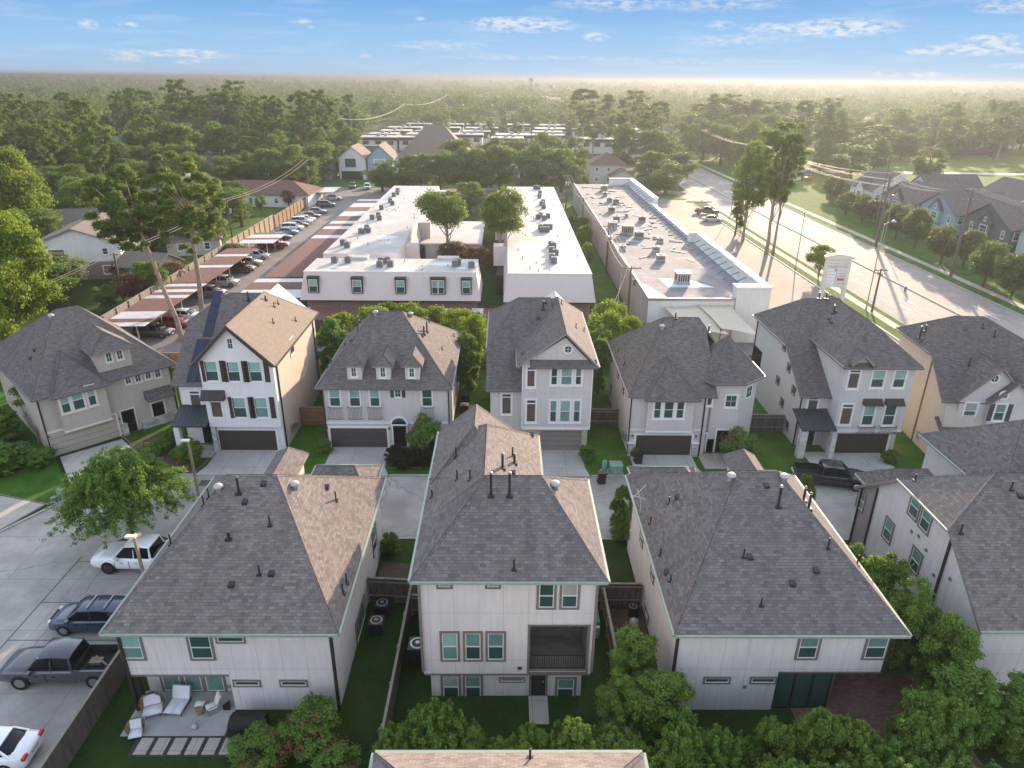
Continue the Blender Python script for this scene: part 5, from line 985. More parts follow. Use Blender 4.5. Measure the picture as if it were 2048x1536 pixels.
for a in (rect(28.1, 82.15, 32.55, 84.1), rect(31.45, 84.103, 32.55, 116.1), rect(31.45, 152.1, 32.65, 184.85), rect(26.4, 183.9, 31.44, 184.85)): b.prism(a, zt-.298, zt-.12, 'trim_white')
b.prism(rect(30.85, 117.3, 31.7, 151.9), zt-1.297, zt-1.15, 'trim_white'); b.build('coping', h.o)
for y in list(np.arange(86.5, 115, 2.9))+list(np.arange(119, 151, 2.6))+list(np.arange(154, 183, 2.6)):
    hi = 6.5 if not 117 < y < 152 else 5.9; xx = 31.55 if not 117 < y < 152 else 30.95; b = h.mb(); b.tube((xx, y, hi), (xx-2.1, y, zr+.08), .07, .07, 5, 'brace'); b.build('parapet_brace', h.o)
for k in range(150):
    x, y = random.uniform(18.5, 29), random.uniform(96, 182); s = random.uniform(.08, .35)
    if k % 2 and y < 120: continue
    b = h.mb(); a = random.uniform(0, 3); L2 = random.uniform(.3, 1.4); c, d = math.cos(a)*L2, math.sin(a)*L2
    if len([o for o in h.o.children if o.name.startswith('roof_scrap')]) < 90: b.prism([(x-c-d*.12, y-d+c*.12), (x+c-d*.12, y+d+c*.12), (x+c+d*.12, y+d-c*.12), (x-c+d*.12, y-d-c*.12)], zr+.05, zr+.05+random.uniform(.03, .2), random.choice(['galv', 'trim_dark', 'gutter_gray', 'roof_patch', 'wood_rail'])); b.build('roof_scrap', h.o)
b = h.mb(); b.prism([(21.2, 88.2), (27.3, 88.2), (25.4, 91), (24.4, 92), (20.9, 92.4)], zr+.051, zr+.06, 'roof_patch'); b.prism([(17.9, 83), (20.2, 83), (18.7, 89), (17.9, 90)], zr+.051, zr+.059, 'roof_patch'); b.build('roof_patch', h.o)
i = 0
for (px, py, s, c) in sorted([(1364, 562, 1.15, 'w'), (1321, 520, .75, 'w'), (1312, 501, .65, 'w'), (1320, 483, .6, 'w'), (1255, 465, 1.2, 'g'), (1278, 474, .9, 'g'), (1245, 498, .6, 'w'), (1233, 440, .75, 'g'), (1284, 441, .75, 'b'), (1223, 422, .8, 'b'), (1219, 402, .7, 'g'), (1232, 405, .75, 'g'), (1210, 390, .6, 'g'), (1208, 380, 1.0, 'w'), (1225, 455, 1.0, 'w'), (1253, 432, .4, 'g')], key=lambda q: -q[1]):
    x, y = G(px, py, zr+.3); t = Thing('rooftop_unit', '%s rooftop machine on the shop building roof, %s from the near end' % ({'w': 'white', 'g': 'grey', 'b': 'brownish'}[c], ordinal(i)), 'rooftop unit', (x, y, zr+.05), group='rooftop machines on the shop building', local=True); i += 1
    b = t.mb(); b.box(-s*.8, -s*.8, 0, s*.8, s*.8, .25, 'galv'); b.build('kerb_frame', t.o); m = {'w': 'turbine', 'g': 'galv', 'b': 'wood_rail'}[c]
    b = t.mb(); b.box(-s*.75, -s*.75, .253, s*.75, s*.75, s*1.1+.2, m)
    for q in range(5): b.box(-s*.76, -s*.6+q*s*.26, .4, -s*.75, -s*.45+q*s*.26, s+.1, 'trim_dark'); b.box(-s*.6+q*s*.26, -s*.76, .4, -s*.45+q*s*.26, -s*.75, s+.1, 'trim_dark')
    b.build('housing', t.o); b = t.mb(); b.box(-s*.85, -s*.85, s*1.1+.203, s*.85, s*.85, s*1.1+.26, 'trim_white'); b.tube((0, 0, s*1.1+.26), (0, 0, s*1.1+.34), s*.45, s*.4, 14, 'trim_dark'); b.build('fan_top', t.o)
# shade sails behind the shops
for k, (pts, lab) in enumerate((([(19.5, 82.3, 4.6), (24.4, 82.3, 4.8), (26.0, 76.5, 3.1), (20.8, 77.5, 3.3)], 'left cream shade sail stretched from the white shop wall'), ([(23.6, 82.25, 4.9), (27.6, 82.2, 4.9), (30.0, 76.8, 2.7), (25.2, 77.2, 3.6)], 'right cream shade sail over the shop patio'))):
    n = 9; P = [Vector(p) for p in pts]; t = Thing('shade_sail', lab, 'shade sail', (sum(p.x for p in P)/4, sum(p.y for p in P)/4), group='cream shade sails'); b = t.mb(); g_ = {}
    for i in range(n):
        for j in range(n):
            u, v = i/(n-1), j/(n-1); u2 = u; q = P[0].lerp(P[1], u2).lerp(P[3].lerp(P[2], u2), v); cu = (1-4*(u-.5)**2); cv_ = (1-4*(v-.5)**2); c = (P[0]+P[1]+P[2]+P[3])/4
            pull = .10*max((1-cu)*cv_, (1-cv_)*cu); q = q.lerp(c, pull); q.z -= .5*cu*cv_; g_[i, j] = q
    for i in range(n-1):
        for j in range(n-1): b.poly([g_[i, j], g_[i+1, j], g_[i+1, j+1], g_[i, j+1]], 'sail', True, up=(0, 0, 1))
    o = b.build('canvas', t.o); md = o.modifiers.new('s', 'SOLIDIFY'); md.thickness = .01
    for p in P[2:]: b = t.mb(); b.tube((p.x, p.y, 0), (p.x, p.y, p.z), .06, .06, 8, 'trim_dark'); b.build('post', t.o)
# tall tenant sign
t = Thing('pylon_sign', 'tall two post sign with arched cream top listing shop tenants', 'sign', (48.2, 99.5), math.radians(-4), local=True)
SW, Z0, Z1 = 3.1, 2.5, 6.7
for s in (-1, 1): b = t.mb(); b.box(s*SW/2-.22, -.3, 0, s*SW/2+.22, .3, Z1, 'trim_cream'); b.build('post', t.o)
b = t.mb(); n = 14
arc = [(-SW/2-.45, Z1)]+[(-SW/2-.45+(SW+.9)*i/n, Z1+.35+.38*math.sin(math.pi*i/n)) for i in range(n+1)]+[(SW/2+.45, Z1)]
b.extr(arc, -.42, .42, 'trim_cream', 'y'); b.build('arched_top', t.o)
b = t.mb(); b.box(-SW/2+.223, -.2, Z0, SW/2-.223, .2, Z1-.003, 'sign_white'); pn = b.build('sign_panel', t.o); b = t.mb()
rows = 9
for i in range(1, rows): z = Z0+(Z1-Z0)*i/rows; b.box(-SW/2+.25, -.212, z-.015, SW/2-.25, -.201, z+.015, 'gutter_gray')
b.box(-.02, -.213, Z0, .02, -.202, Z0+(Z1-Z0)*6/rows, 'gutter_gray'); b.build('divider', pn)
def text(s, x, z, size, m, parent, y=-.215, ext=.004, name='sign_text', rot=(math.pi/2, 0, 0), wide=None):
    c = bpy.data.curves.new(name, 'FONT'); c.body = s; c.size = size; c.extrude = ext; c.align_x = 'CENTER'; c.align_y = 'CENTER'; c.resolution_u = 2
    o = bpy.data.objects.new(name, c); link(o, None); dg = bpy.context.evaluated_depsgraph_get(); me = bpy.data.meshes.new_from_object(o.evaluated_get(dg)); bpy.data.objects.remove(o)
    me.materials.clear(); me.materials.append(MT[m]); o = bpy.data.objects.new(name, me); link(o, parent); o.location = (x, y, z); o.rotation_euler = rot
    if wide: w_ = max(v.co.x for v in me.vertices)-min(v.co.x for v in me.vertices); o.scale = (wide/w_, 1, 1)
    return o
rh = (Z1-Z0)/rows; rz = lambda i: Z1-rh*(i+.5)
text("KARCHEKE'S KITCHEN", 0, rz(2), .38, 'sign_black', pn, wide=2.6)
text('EXPRESS', .68, rz(5), .34, 'sign_blue', pn, wide=1.15)
b = t.mb()
def strokes(x0, x1, z, hh, m, gap=.16):
    x = x0
    while x < x1: q = hh*random.uniform(.55, 1.); b.box(x, -.215, z-q/2, x+gap*.3, -.202, z+q/2, m); b.box(x+gap*.3, -.214, z-.02, x+gap*.65, -.202, z+.02, m); x += gap
strokes(-1.2, 1.25, rz(1), .26, 'sign_red', .2); strokes(.15, 1.3, rz(3), .2, 'sign_red', .13); strokes(.15, 1.3, rz(4), .26, 'sign_blue', .15)
b.box(.2, -.215, rz(6)-.16, 1.2, -.202, rz(6)+.18, 'sign_red'); b.box(-.35, -.215, rz(3)-.14, -.1, -.202, rz(3)+.14, 'sign_red')
b.box(.15, -.214, rz(7)-.1, 1.3, -.202, rz(7)-.02, 'sign_blue'); b.box(.2, -.214, rz(8)-.12, 1.2, -.202, rz(8)+.1, 'sign_pale'); b.box(-1.2, -.214, rz(8)-.1, -.2, -.202, rz(8), 'sign_pale'); b.box(-1.2, -.214, rz(0)-.08, 1.2, -.202, rz(0)+.04, 'sign_pale'); b.build('sign_graphic', pn)

# ================= vehicles =================
for nm, c in (('white', (.72, .73, .75)), ('black', (.012, .013, .016)), ('charcoal', (.04, .045, .055)), ('navy', (.02, .035, .07)), ('silver', (.42, .44, .46)), ('red', (.30, .02, .02)), ('gray', (.16, .17, .18)), ('beige', (.45, .42, .36)), ('maroon', (.12, .02, .02)), ('blue', (.10, .22, .38))):
    mat('paint_'+nm, c, .25, .05, 2., 0, .0, .6, coat=.8)
mat('tyre', (.012, .012, .012), .85, .2); mat('rim', (.35, .36, .38), .3, .1, metal=.8); mat('rim_dark', (.03, .03, .03), .4, .1); glass('carglass', (.008, .012, .015), .08, .2, .22); mat('headlamp', (.6, .6, .62), .15, .05); mat('taillamp', (.45, .02, .015), .25, .1); mat('bedfloor', (.02, .02, .02), .9, .3)
KIND = {
 'sedan': dict(L=4.7, W=1.82, st=[(-2.35, .38, .72, .78, .74), (-2.2, .25, .82, .96, .86), (-1.5, .2, .88, 1.0, .91), (-.2, .2, .88, .94, .91), (.9, .2, .86, .92, .91), (1.7, .22, .76, .84, .88), (2.2, .25, .62, .70, .80), (2.36, .35, .52, .56, .62)], gh=[(-1.75, .98, .60), (-1.15, 1.36, .62), (-.4, 1.44, .64), (.3, 1.42, .64), (1.15, .92, .70)], roof=(-1.15, .35), wb=1.38, r=.33),
 'suv': dict(L=4.75, W=1.9, st=[(-2.38, .45, .9, 1.0, .80), (-2.28, .3, .98, 1.08, .90), (-1.4, .25, 1.0, 1.06, .95), (0, .25, 1.0, 1.05, .95), (1.0, .25, .98, 1.06, .95), (1.8, .27, .88, .98, .92), (2.25, .3, .72, .82, .84), (2.38, .45, .6, .64, .66)], gh=[(-2.3, 1.04, .70), (-1.95, 1.58, .66), (-.6, 1.68, .68), (.4, 1.64, .68), (1.25, 1.05, .76)], roof=(-1.95, .42), wb=1.4, r=.37),
 'pickup': dict(L=5.8, W=2.0, st=[(-.95, .35, 1.05, 1.1, .97), (0, .35, 1.05, 1.1, .98), (1.1, .35, 1.04, 1.12, .98), (2.1, .35, 1.0, 1.12, .96), (2.75, .38, .86, 1.02, .90), (2.9, .45, .7, .8, .80)], gh=[(-.95, 1.1, .80), (-.8, 1.76, .68), (-.1, 1.84, .70), (.55, 1.8, .70), (1.35, 1.1, .82)], roof=(-.82, .62), wb=1.75, r=.42),
}
def car(label, x, y, head, kind, paint, group=None, z=.02, rack=False, near=True, name='parked_car'):
    K = KIND[kind]; pm = 'paint_'+paint
    t = Thing(name, label, 'pickup truck' if kind == 'pickup' else 'car', (x, y, z), math.radians(head), group, local=True)
    def loft(secs, m, b, cap=True):
        for a, c in zip(secs[:-1], secs[1:]):
            for i in range(len(a)-1): b.poly([a[i], c[i], c[i+1], a[i+1]], m, True, up=None)
        if cap: b.poly(secs[0][::-1], m); b.poly(secs[-1], m)
    b = t.mb(); S = []
    for (sx, zb, zbelt, zt, hw) in K['st']:
        h_ = [(hw*.92, zb), (hw*.99, zb+.12), (hw, (zb+zbelt)/2), (hw*.985, zbelt-.06), (hw*.90, (zbelt+zt)/2+.01), (hw*.62, zt), (0, zt+.02)]
        S.append([(sx, -w_, zz) for w_, zz in h_]+[(sx, w_, zz) for w_, zz in h_[-2::-1]])
    loft(S, pm, b)
    if kind == 'pickup':
        for s in (-1, 1): b.box(-2.85, s*.99, .5, -.953, s*.88, 1.13, pm)
        b.box(-2.9, -.98, .5, -2.82, .98, 1.12, pm); b.box(-2.96, -.9, .42, -2.9, .9, .62, 'rim'); b.box(-2.82, -.88, .5, -.96, .88, .68, 'bedfloor'); b.box(-1.0, -.88, .68, -.955, .88, 1.1, 'bedfloor')
        for s in (-1, 1): b.box(-2.82, s*.88, .68, -1.0, s*.865, 1.1, 'bedfloor')
    b.build('body', t.o)
    b = t.mb(); S = []
    zbl = [s_[3] for s_ in K['st']]
    for (sx, zt, hw) in K['gh']:
        zb = 1.0 if kind != 'sedan' else .86; hb = K['W']/2*.90; zb = min(zb, zt-.02)
        h_ = [(max(hb, hw), zb), (hw+.03, zt-.05), (hw-.12, zt)]
        S.append([(sx, -w_, zz) for w_, zz in h_]+[(sx, w_, zz) for w_, zz in h_[::-1]])
    loft(S, 'carglass', b); b.build('windows', t.o)
    if near:
        b = t.mb(); r0, r1 = K['roof']; S = []
        g_ = [q for q in K['gh'] if r0-.01 <= q[0] <= r1+.01]
        for (sx, zt, hw) in [(r0-.06, g_[0][1]-.02, g_[0][2])]+g_+[(r1+.08, g_[-1][1]-.03, g_[-1][2])]:
            h_ = [(hw+.045, zt-.05), (hw-.1, zt+.02), (0, zt+.035)]; S.append([(sx, -w_, zz) for w_, zz in h_]+[(sx, w_, zz) for w_, zz in h_[-2::-1]])
        loft(S, pm, b); gg = K['gh']; hb = K['W']/2*.9
        zb = 1.0 if kind != 'sedan' else .86
        for s in (-1, 1):
            b.tube((gg[-1][0], s*hb, gg[-1][1]-.02), (r1+.05, s*(gg[-2][2]+.01), gg[-2][1]-.03), .045, .045, 5, pm); b.tube((gg[0][0]+.05, s*hb*.97, zb+.03), (r0, s*(gg[1][2]+.01), gg[1][1]-.03), .07, .05, 5, pm)
            mx_ = -.25 if kind != 'pickup' else .1; b.tube((mx_, s*(hb+.01), zb), (mx_, s*(.70), 1.37 if kind == 'sedan' else 1.6 if kind == 'suv' else 1.75), .035, .035, 5, pm)
        b.build('roof', t.o)
        for s in (-1, 1):
            b = t.mb(); gx = K['gh'][-1][0]-.25; b.box(gx-.1, s*K['W']/2*.96, 1.0 if kind != 'sedan' else .9, gx+.08, s*(K['W']/2+.2), 1.2 if kind != 'sedan' else 1.05, pm if paint != 'white' else 'paint_white'); b.build('mirror', t.o)
    fx = K['st'][-1][0]; rx = K['st'][0][0] if kind != 'pickup' else -2.9; hw = K['W']/2
    for s in (-1, 1):
        b = t.mb(); b.box(fx-.30, s*(hw-.50), .56 if kind == 'sedan' else .66, fx-.01, s*(hw-.24), .66 if kind == 'sedan' else .80, 'headlamp'); b.build('headlight', t.o)
        b = t.mb(); b.box(rx-.015, s*(hw-.06), .75, rx+.12, s*(hw-.4 if kind != 'pickup' else hw-.2), .9 if kind != 'pickup' else 1.05, 'taillamp'); b.build('tail_light', t.o)
    for wx in (-K['wb'] if kind != 'pickup' else -1.95, K['wb'] if kind != 'pickup' else 1.75):
        for s in (-1, 1):
            b = t.mb(); r = K['r']; b.tube((wx, s*(hw-.24), r), (wx, s*(hw+.01), r), r, r, 18, 'tyre'); w_ = b.build('wheel', t.o)
            if near: b = t.mb(); b.tube((wx, s*(hw+.0), r), (wx, s*(hw+.02), r), r*.62, r*.62, 14, 'rim' if paint != 'white' or kind != 'pickup' else 'rim_dark'); b.build('rim', w_)
    if near:
        b = t.mb(); gz = .5 if kind == 'sedan' else .62; b.box(fx-.06, -hw*.5, gz-.1, fx+.025, hw*.5, gz+.16, 'tyre'); b.box(fx-.02, -.26, gz-.24, fx+.03, .26, gz-.12, 'turbine'); b.build('grille', t.o)
        b = t.mb(); b.box(rx-.03, -.26, .62, rx+.02, .26, .74, 'turbine'); b.build('number_plate', t.o)
        for s in (-1, 1):
            b = t.mb()
            for dx in ((-.35, .75) if kind != 'pickup' else (.1, 1.0)): b.box(dx-.22, s*(hw-.01), .80, dx-.06, s*(hw+.018), .84, 'tyre' if paint != 'white' else 'galv'); b.box(dx+.30, s*(hw-.02), .35, dx+.312, s*(hw+.004), .95, 'tyre')
            b.build('door_trim', t.o)
    if rack:
        for rxx in (-1.1, -.1): b = t.mb(); b.box(rxx, -.62, 1.74, rxx+.07, .62, 1.79, 'galv'); b.box(rxx, -.62, 1.66, rxx+.06, -.57, 1.745, 'galv'); b.box(rxx, .57, 1.66, rxx+.06, .62, 1.745, 'galv'); b.build('roof_rack', t.o)
    return t
GN = 'cars nose in beside the left near house'
car('white pickup truck parked beside the street tree island', -23.9, 38.3, 178, 'pickup', 'white', GN).o.scale = (1.08, 1.06, 1.12)
car('dark blue grey car with two silver roof rack bars', -24.15, 32.7, 180, 'suv', 'navy', GN, rack=True)
t = car('charcoal pickup truck with open cargo bed beside the wood fence', -23.75, 28.9, 181, 'pickup', 'charcoal', GN); t.o.scale = (1.05, 1.04, 1.08)
b = t.mb(); b.box(-1.9, -.3, .69, -1.3, .1, .85, 'wood_rail'); b.tube((-2.3, .2, .75), (-1.5, -.3, .9), .05, .05, 6, 'bark_pale'); b.build('cargo', t.o)
car('white car at the bottom left corner with red tail lights', -24.6, 23.7, 183, 'sedan', 'white', GN)
car('black pickup truck in the driveway between the near and far rows', 26.6, 49.0, -12, 'pickup', 'black')
LG = 'cars parked nose to the fence in the apartment car park'
for lab, py, kind, paint in (('dark suv parked farthest by the tan shed', 411, 'suv', 'navy'), ('silver blue sedan in the far part of the row', 424, 'sedan', 'gray'), ('dark maroon sedan before the silver blue sedan', 433, 'sedan', 'maroon'), ('pale silver sedan in front of the maroon sedan', 440, 'sedan', 'silver'), ('white suv nose to the yellow fence', 445, 'suv', 'white'), ('dark sedan between two white cars in the row', 451, 'sedan', 'black'), ('white pickup with covered bed in the middle of the row', 458, 'suv', 'white'), ('light blue sedan just before the white covered truck', 466, 'sedan', 'blue'), ('black sedan in the row near the picket style fence', 476, 'sedan', 'black'), ('dark green grey sedan next to the red pickup', 488, 'sedan', 'charcoal')):
    x, y = G(600, py, .3); car(lab, -45.3, y, random.uniform(-2, 2), kind, paint, LG, near=True)
for lab, x, y, kind, paint in (('red pickup truck half under the small pale carport', -44.3, 134, 'pickup', 'red'), ('silver suv in the gap between the carports', -44.6, 124.6, 'suv', 'silver'), ('pale sedan under the near edge of the carport gap', -44.4, 120.2, 'sedan', 'beige'), ('dark red car under the rust carport', -44.2, 115.6, 'suv', 'maroon'), ('grey pickup under the rust carport', -43.9, 107.0, 'suv', 'beige'), ('grey suv at the near end of the second carport', -43.8, 101.2, 'suv', 'gray'), ('white sedan poking out of the nearest carport', -42.9, 90.2, 'sedan', 'white'), ('copper red car poking out of the nearest carport', -43.2, 87.3, 'sedan', 'red'), ('dark car parked under the nearest carport', -44., 83.5, 'suv', 'charcoal')): car(lab, x, y, random.uniform(-3, 3), kind, paint, LG)
x, y = G(667, 400); car('white car alone at the far corner of the car park', x, y, 10, 'sedan', 'white')
x, y = G(1413, 428); car('dark pickup truck in the shop car park', x, y, -8, 'pickup', 'charcoal', 'cars in the shop car park'); x, y = G(1424, 443); car('silver sedan behind the dark pickup in the shop car park', x, y, -6, 'sedan', 'beige', 'cars in the shop car park')
x, y = G(735, 378); car('white car in the driveway of the blue gabled house', x, y, -80, 'suv', 'white'); x, y = G(706, 376); car('dark car under the garage of the white tall house', x, y, -85, 'suv', 'black')
x, y = G(588, 381); car('dark car on the street before the far left lawn', x, y, 5, 'sedan', 'black')

# ================= things around the houses =================
def utilbox(name, label, px, py, w_, d_, h_, m='utility_green', cat='utility box', round_=False):
    x, y = G(px, py, .1); t = Thing(name, label, cat, (x, y, .1), local=True); b = t.mb(); b.box(-w_/2-.1, -d_/2-.1, 0, w_/2+.1, d_/2+.1, .06, 'kerb'); b.build('base', t.o); b = t.mb()
    if round_: b.lathe((0, 0, .06), [(w_/2, 0), (w_/2, h_*.9), (w_*.3, h_)], 12, m)
    else: b.box(-w_/2, -d_/2, .063, w_/2, d_/2, h_, m); b.box(-w_/2-.03, -d_/2-.03, h_, w_/2+.03, d_/2+.03, h_+.05, m); b.box(-w_*.3, -d_/2-.012, .15, w_*.3, -d_/2, h_*.8, 'gutter_green')
    b.build('cabinet', t.o); return t
mat('utility_green', (.16, .30, .24), .6, .1); mat('bin_black', (.02, .02, .022), .5, .1); mat('hydrant_blue', (.05, .22, .35), .5, .1)
utilbox('utility_pedestal', 'pale green utility cabinet on the lawn by the curved kerb', 126, 1000, .45, .35, .95); utilbox('utility_pedestal', 'small grey utility stub beside the curved kerb cabinet', 110, 1003, .3, .3, .35, 'galv')
utilbox('utility_pedestal', 'slim pale green utility cabinet left of the dormer house drive', 584, 944, .4, .35, .95); utilbox('utility_pedestal', 'low grey utility box beside the slim green cabinet', 599, 944, .35, .3, .35, 'galv'); utilbox('utility_pedestal', 'round topped green utility post near the black bin', 1208, 943, .42, .4, 1.0, round_=True); utilbox('transformer_box', 'wide green transformer box on the lawn by the street', 1231, 945, 1.0, .9, .8)
def bin_(label, px, py, z=.1):
    x, y = G(px, py, z); t = Thing('wheelie_bin', label, 'bin', (x, y, z), local=True, group='black wheelie bins'); b = t.mb(); b.extr([(-.28, .05), (.28, .05), (.33, .95), (-.33, .95)], -.25, .25, 'bin_black', 'y'); b.build('body', t.o); b = t.mb(); b.box(-.36, -.3, .953, .36, .32, 1.03, 'bin_black'); b.tube((-.3, .33, .97), (.3, .33, .97), .03, .03, 6, 'galv'); b.build('lid', t.o)
    for s in (-1, 1): b = t.mb(); b.tube((s*.3, .22, .12), (s*.36, .22, .12), .12, .12, 10, 'tyre'); b.build('wheel', t.o)
bin_('black wheelie bin standing at the street kerb', 1203, 966, .02); bin_('black wheelie bin against the turret house garage pillar', 1276, 926)
x, y = G(325, 1096, .1); t = Thing('fire_hydrant', 'blue and white fire hydrant on the planted island', 'fire hydrant', (x, y, .1), local=True); b = t.mb(); b.lathe((0, 0, 0), [(.2, 0), (.2, .06), (.13, .08), (.13, .62), (.17, .64), (.17, .68)], 12, 'hydrant_blue'); b.tube((-.22, 0, .5), (.22, 0, .5), .07, .07, 8, 'hydrant_blue'); b.tube((0, 0, .5), (0, -.2, .5), .08, .08, 8, 'hydrant_blue'); b.build('barrel', t.o); b = t.mb(); b.lathe((0, 0, .683), [(.16, 0), (.13, .12), (.05, .18)], 12, 'turbine'); b.build('cap', t.o)
x, y = G(1810, 583, .1); t = Thing('fire_hydrant', 'small blue fire hydrant on the far side pavement of the main road', 'fire hydrant', (x, y, .1), local=True); b = t.mb(); b.lathe((0, 0, 0), [(.2, 0), (.16, .6), (.18, .65), (.05, .85)], 10, 'hydrant_blue'); b.tube((-.25, 0, .5), (.25, 0, .5), .08, .08, 8, 'hydrant_blue'); b.build('barrel', t.o)
hvac('round grilled condenser nearest the cross fence beside the left house', -7.35, 34.0 - .3); hvac('round grilled condenser in front of the other beside the left house', -7.45, 32.2); hvac('tall square condenser against the left wall of the middle house', -4.75, 29.9, 0, .5, 1.3)
hvac('small condenser behind the pool pump right of the middle house', 7.9, 33.6, 0, .3, .7); hvac('condenser beside the right wall of the dormer house, nearer', -3.9, 62.0); hvac('condenser beside the right wall of the dormer house, farther', -3.9, 64.4)
t = Thing('pool_pump', 'grey pool filter tank and pump beside the right near house', 'pool equipment', (7.7, 32.2), local=True); b = t.mb(); b.lathe((0, 0, .1), [(.28, 0), (.3, .3), (.28, .7), (.12, .85)], 14, 'gray_tank'); b.build('tank', t.o); b = t.mb(); b.tube((-.5, -.6, .25), (.2, -.6, .25), .13, .13, 10, 'pipe_black'); b.tube((.2, -.6, .25), (.3, -.2, .4), .04, .04, 6, 'turbine'); b.tube((-.5, -.2, .1), (-.5, -.2, .9), .035, .035, 6, 'turbine'); b.build('pump', t.o)
t = Thing('grill', 'covered dark storage item leaning by the right wall of the middle house', 'storage', (5.3, 32.4), local=True); b = t.mb(); b.extr([(-.4, 0), (.4, 0), (.35, 1.0), (-.3, 1.3)], -.6, .6, 'teal_cover', 'y'); b.box(-.35, -.9, .0, .3, -.65, .9, 'turbine'); b.build('cover', t.o)
t = Thing('metal_trough', 'white metal box on the path beside the right near house', 'box', (7.7, 29.8), local=True); b = t.mb(); b.box(-.25, -.35, .0, .25, .35, .35, 'turbine'); b.box(-.18, -.28, .35, .18, .28, .36, 'pipe_black'); b.build('box_body', t.o)
t = Thing('hose_reel', 'coiled hose on the ground beside the right near house wall', 'hose', (7.7, 27.9), local=True); b = t.mb()
for k in range(3): P_ = [(.32*math.cos(a)*(1-.15*k), .32*math.sin(a)*(1-.15*k), .12+.05*k) for a in np.linspace(0, 2*math.pi, 16)]; b.path(P_, .03, 5, 'hose')
b.build('coil', t.o)
mat('gray_tank', (.3, .3, .29), .5, .1) if 'gray_tank' not in MT else None

# patio furniture of the left near house
zp = .1
_n0 = len(COL.objects)
def cushion(b, x0, y0, z0, x1, y1, z1, m='cushion'):
    n = 6; f = lambda u: .5-.5*math.cos(math.pi*min(1, u*3)) if u < .5 else .5-.5*math.cos(math.pi*min(1, (1-u)*3))
    g_ = [[(x0+(x1-x0)*i/n, y0+(y1-y0)*j/n, z0+(z1-z0)*(.35+.65*min(f(i/n), f(j/n)))) for j in range(n+1)] for i in range(n+1)]
    for i in range(n):
        for j in range(n): b.poly([g_[i][j], g_[i+1][j], g_[i+1][j+1], g_[i][j+1]], m, True, up=(0, 0, 1))
    b.box(x0, y0, z0, x1, y1, z0+(z1-z0)*.36, m)
x, y = G(308, 1428, .1); t = Thing('egg_chair', 'wide wicker egg chair with white cushions at the left of the patio', 'chair', (x, y, zp), math.radians(20), local=True); b = t.mb()
n, mrow = 20, 8
def sph(i, j, r, sx=1., sz=1.): a = math.radians(-5+190*i/n); e = math.radians(-50+115*j/mrow); return (r*math.cos(e)*math.cos(a)*sx, r*math.cos(e)*math.sin(a)*.8+.1, .95+r*math.sin(e)*sz)
for i in range(n):
    for j in range(mrow): b.poly([sph(i, j, .85), sph(i+1, j, .85), sph(i+1, j+1, .85), sph(i, j+1, .85)], 'wicker', True); b.poly([sph(i, j, .80), sph(i, j+1, .80), sph(i+1, j+1, .80), sph(i+1, j, .80)], 'wicker', True)
b.build('basket', t.o); b = t.mb()
for sx, sy in ((-.5, -.3), (.5, -.3), (-.5, .5), (.5, .5)): b.tube((sx*.9, sy, 0), (sx*.7, sy*.7, .5), .03, .03, 6, 'iron')
b.build('leg_frame', t.o); b = t.mb(); cushion(b, -.62, -.5, .42, .62, .42, .68); b.build('seat_cushion', t.o); b = t.mb(); b.extr([(.25, .65), (.5, .7), (.62, 1.35), (.45, 1.4)], -.55, .55, 'cushion', 'x'); b.build('back_cushion', t.o)
x, y = G(357, 1412, .2); t = Thing('outdoor_daybed', 'wide white cushioned lounger in the middle of the patio', 'lounger', (x, y, zp), math.radians(-4), local=True); b = t.mb(); b.box(-.65, -.8, .28, .65, .7, .34, 'iron')
for sx in (-.6, .6):
    for sy in (-.75, .6): b.tube((sx, sy, 0), (sx, sy, .28), .025, .025, 6, 'iron')
b.build('frame', t.o); b = t.mb(); cushion(b, -.62, -.85, .343, -.01, .5, .56); cushion(b, .01, -.85, .343, .62, .5, .56); b.build('seat_cushion', t.o); b = t.mb(); b.extr([(.4, .4), (.55, .36), (.95, 1.2), (.78, 1.27)], -.62, .62, 'cushion', 'x'); b.build('back_cushion', t.o)
x, y = G(400, 1425, .2); t = Thing('side_table', 'round woven side table between the loungers', 'table', (x, y, zp), local=True); b = t.mb(); b.lathe((0, 0, 0), [(.22, 0), (.17, .2), (.27, .42), (.27, .46)], 16, 'wicker'); b.build('table_body', t.o)
x, y = G(425, 1415, .3); t = Thing('rocking_chair', 'wicker rocker with white cushion at the right of the patio', 'chair', (x, y, zp), math.radians(-55), local=True); b = t.mb()
for s in (-.38, .38): b.path([(s, -.6, .16), (s, -.3, .03), (s, .2, .02), (s, .6, .18)], .03, 6, 'wicker'); b.path([(s, -.35, .03), (s, -.4, .62), (s, .35, .66), (s, .6, 1.15)], .03, 6, 'wicker')
b.box(-.38, -.4, .36, .38, .3, .4, 'wicker'); b.build('frame', t.o); b = t.mb(); cushion(b, -.33, -.42, .403, .33, .28, .58); b.build('seat_cushion', t.o); b = t.mb(); b.extr([(.22, .5), (.36, .5), (.68, 1.2), (.54, 1.24)], -.33, .33, 'cushion', 'x'); b.build('back_cushion', t.o)
x, y = G(400, 1408, .3); t = Thing('ottoman', 'small white cushion footstool behind the side table', 'footstool', (x, y, zp), local=True); b = t.mb(); b.box(-.3, -.22, .05, .3, .22, .3, 'wicker'); b.build('base', t.o); b = t.mb(); cushion(b, -.32, -.24, .303, .32, .24, .45); b.build('cushion', t.o)
x, y = G(272, 1462, .3); t = Thing('garden_armchair', 'low round wicker armchair with white cushions on the lawn beside the patio', 'chair', (x, y, .09), math.radians(15), local=True); b = t.mb()
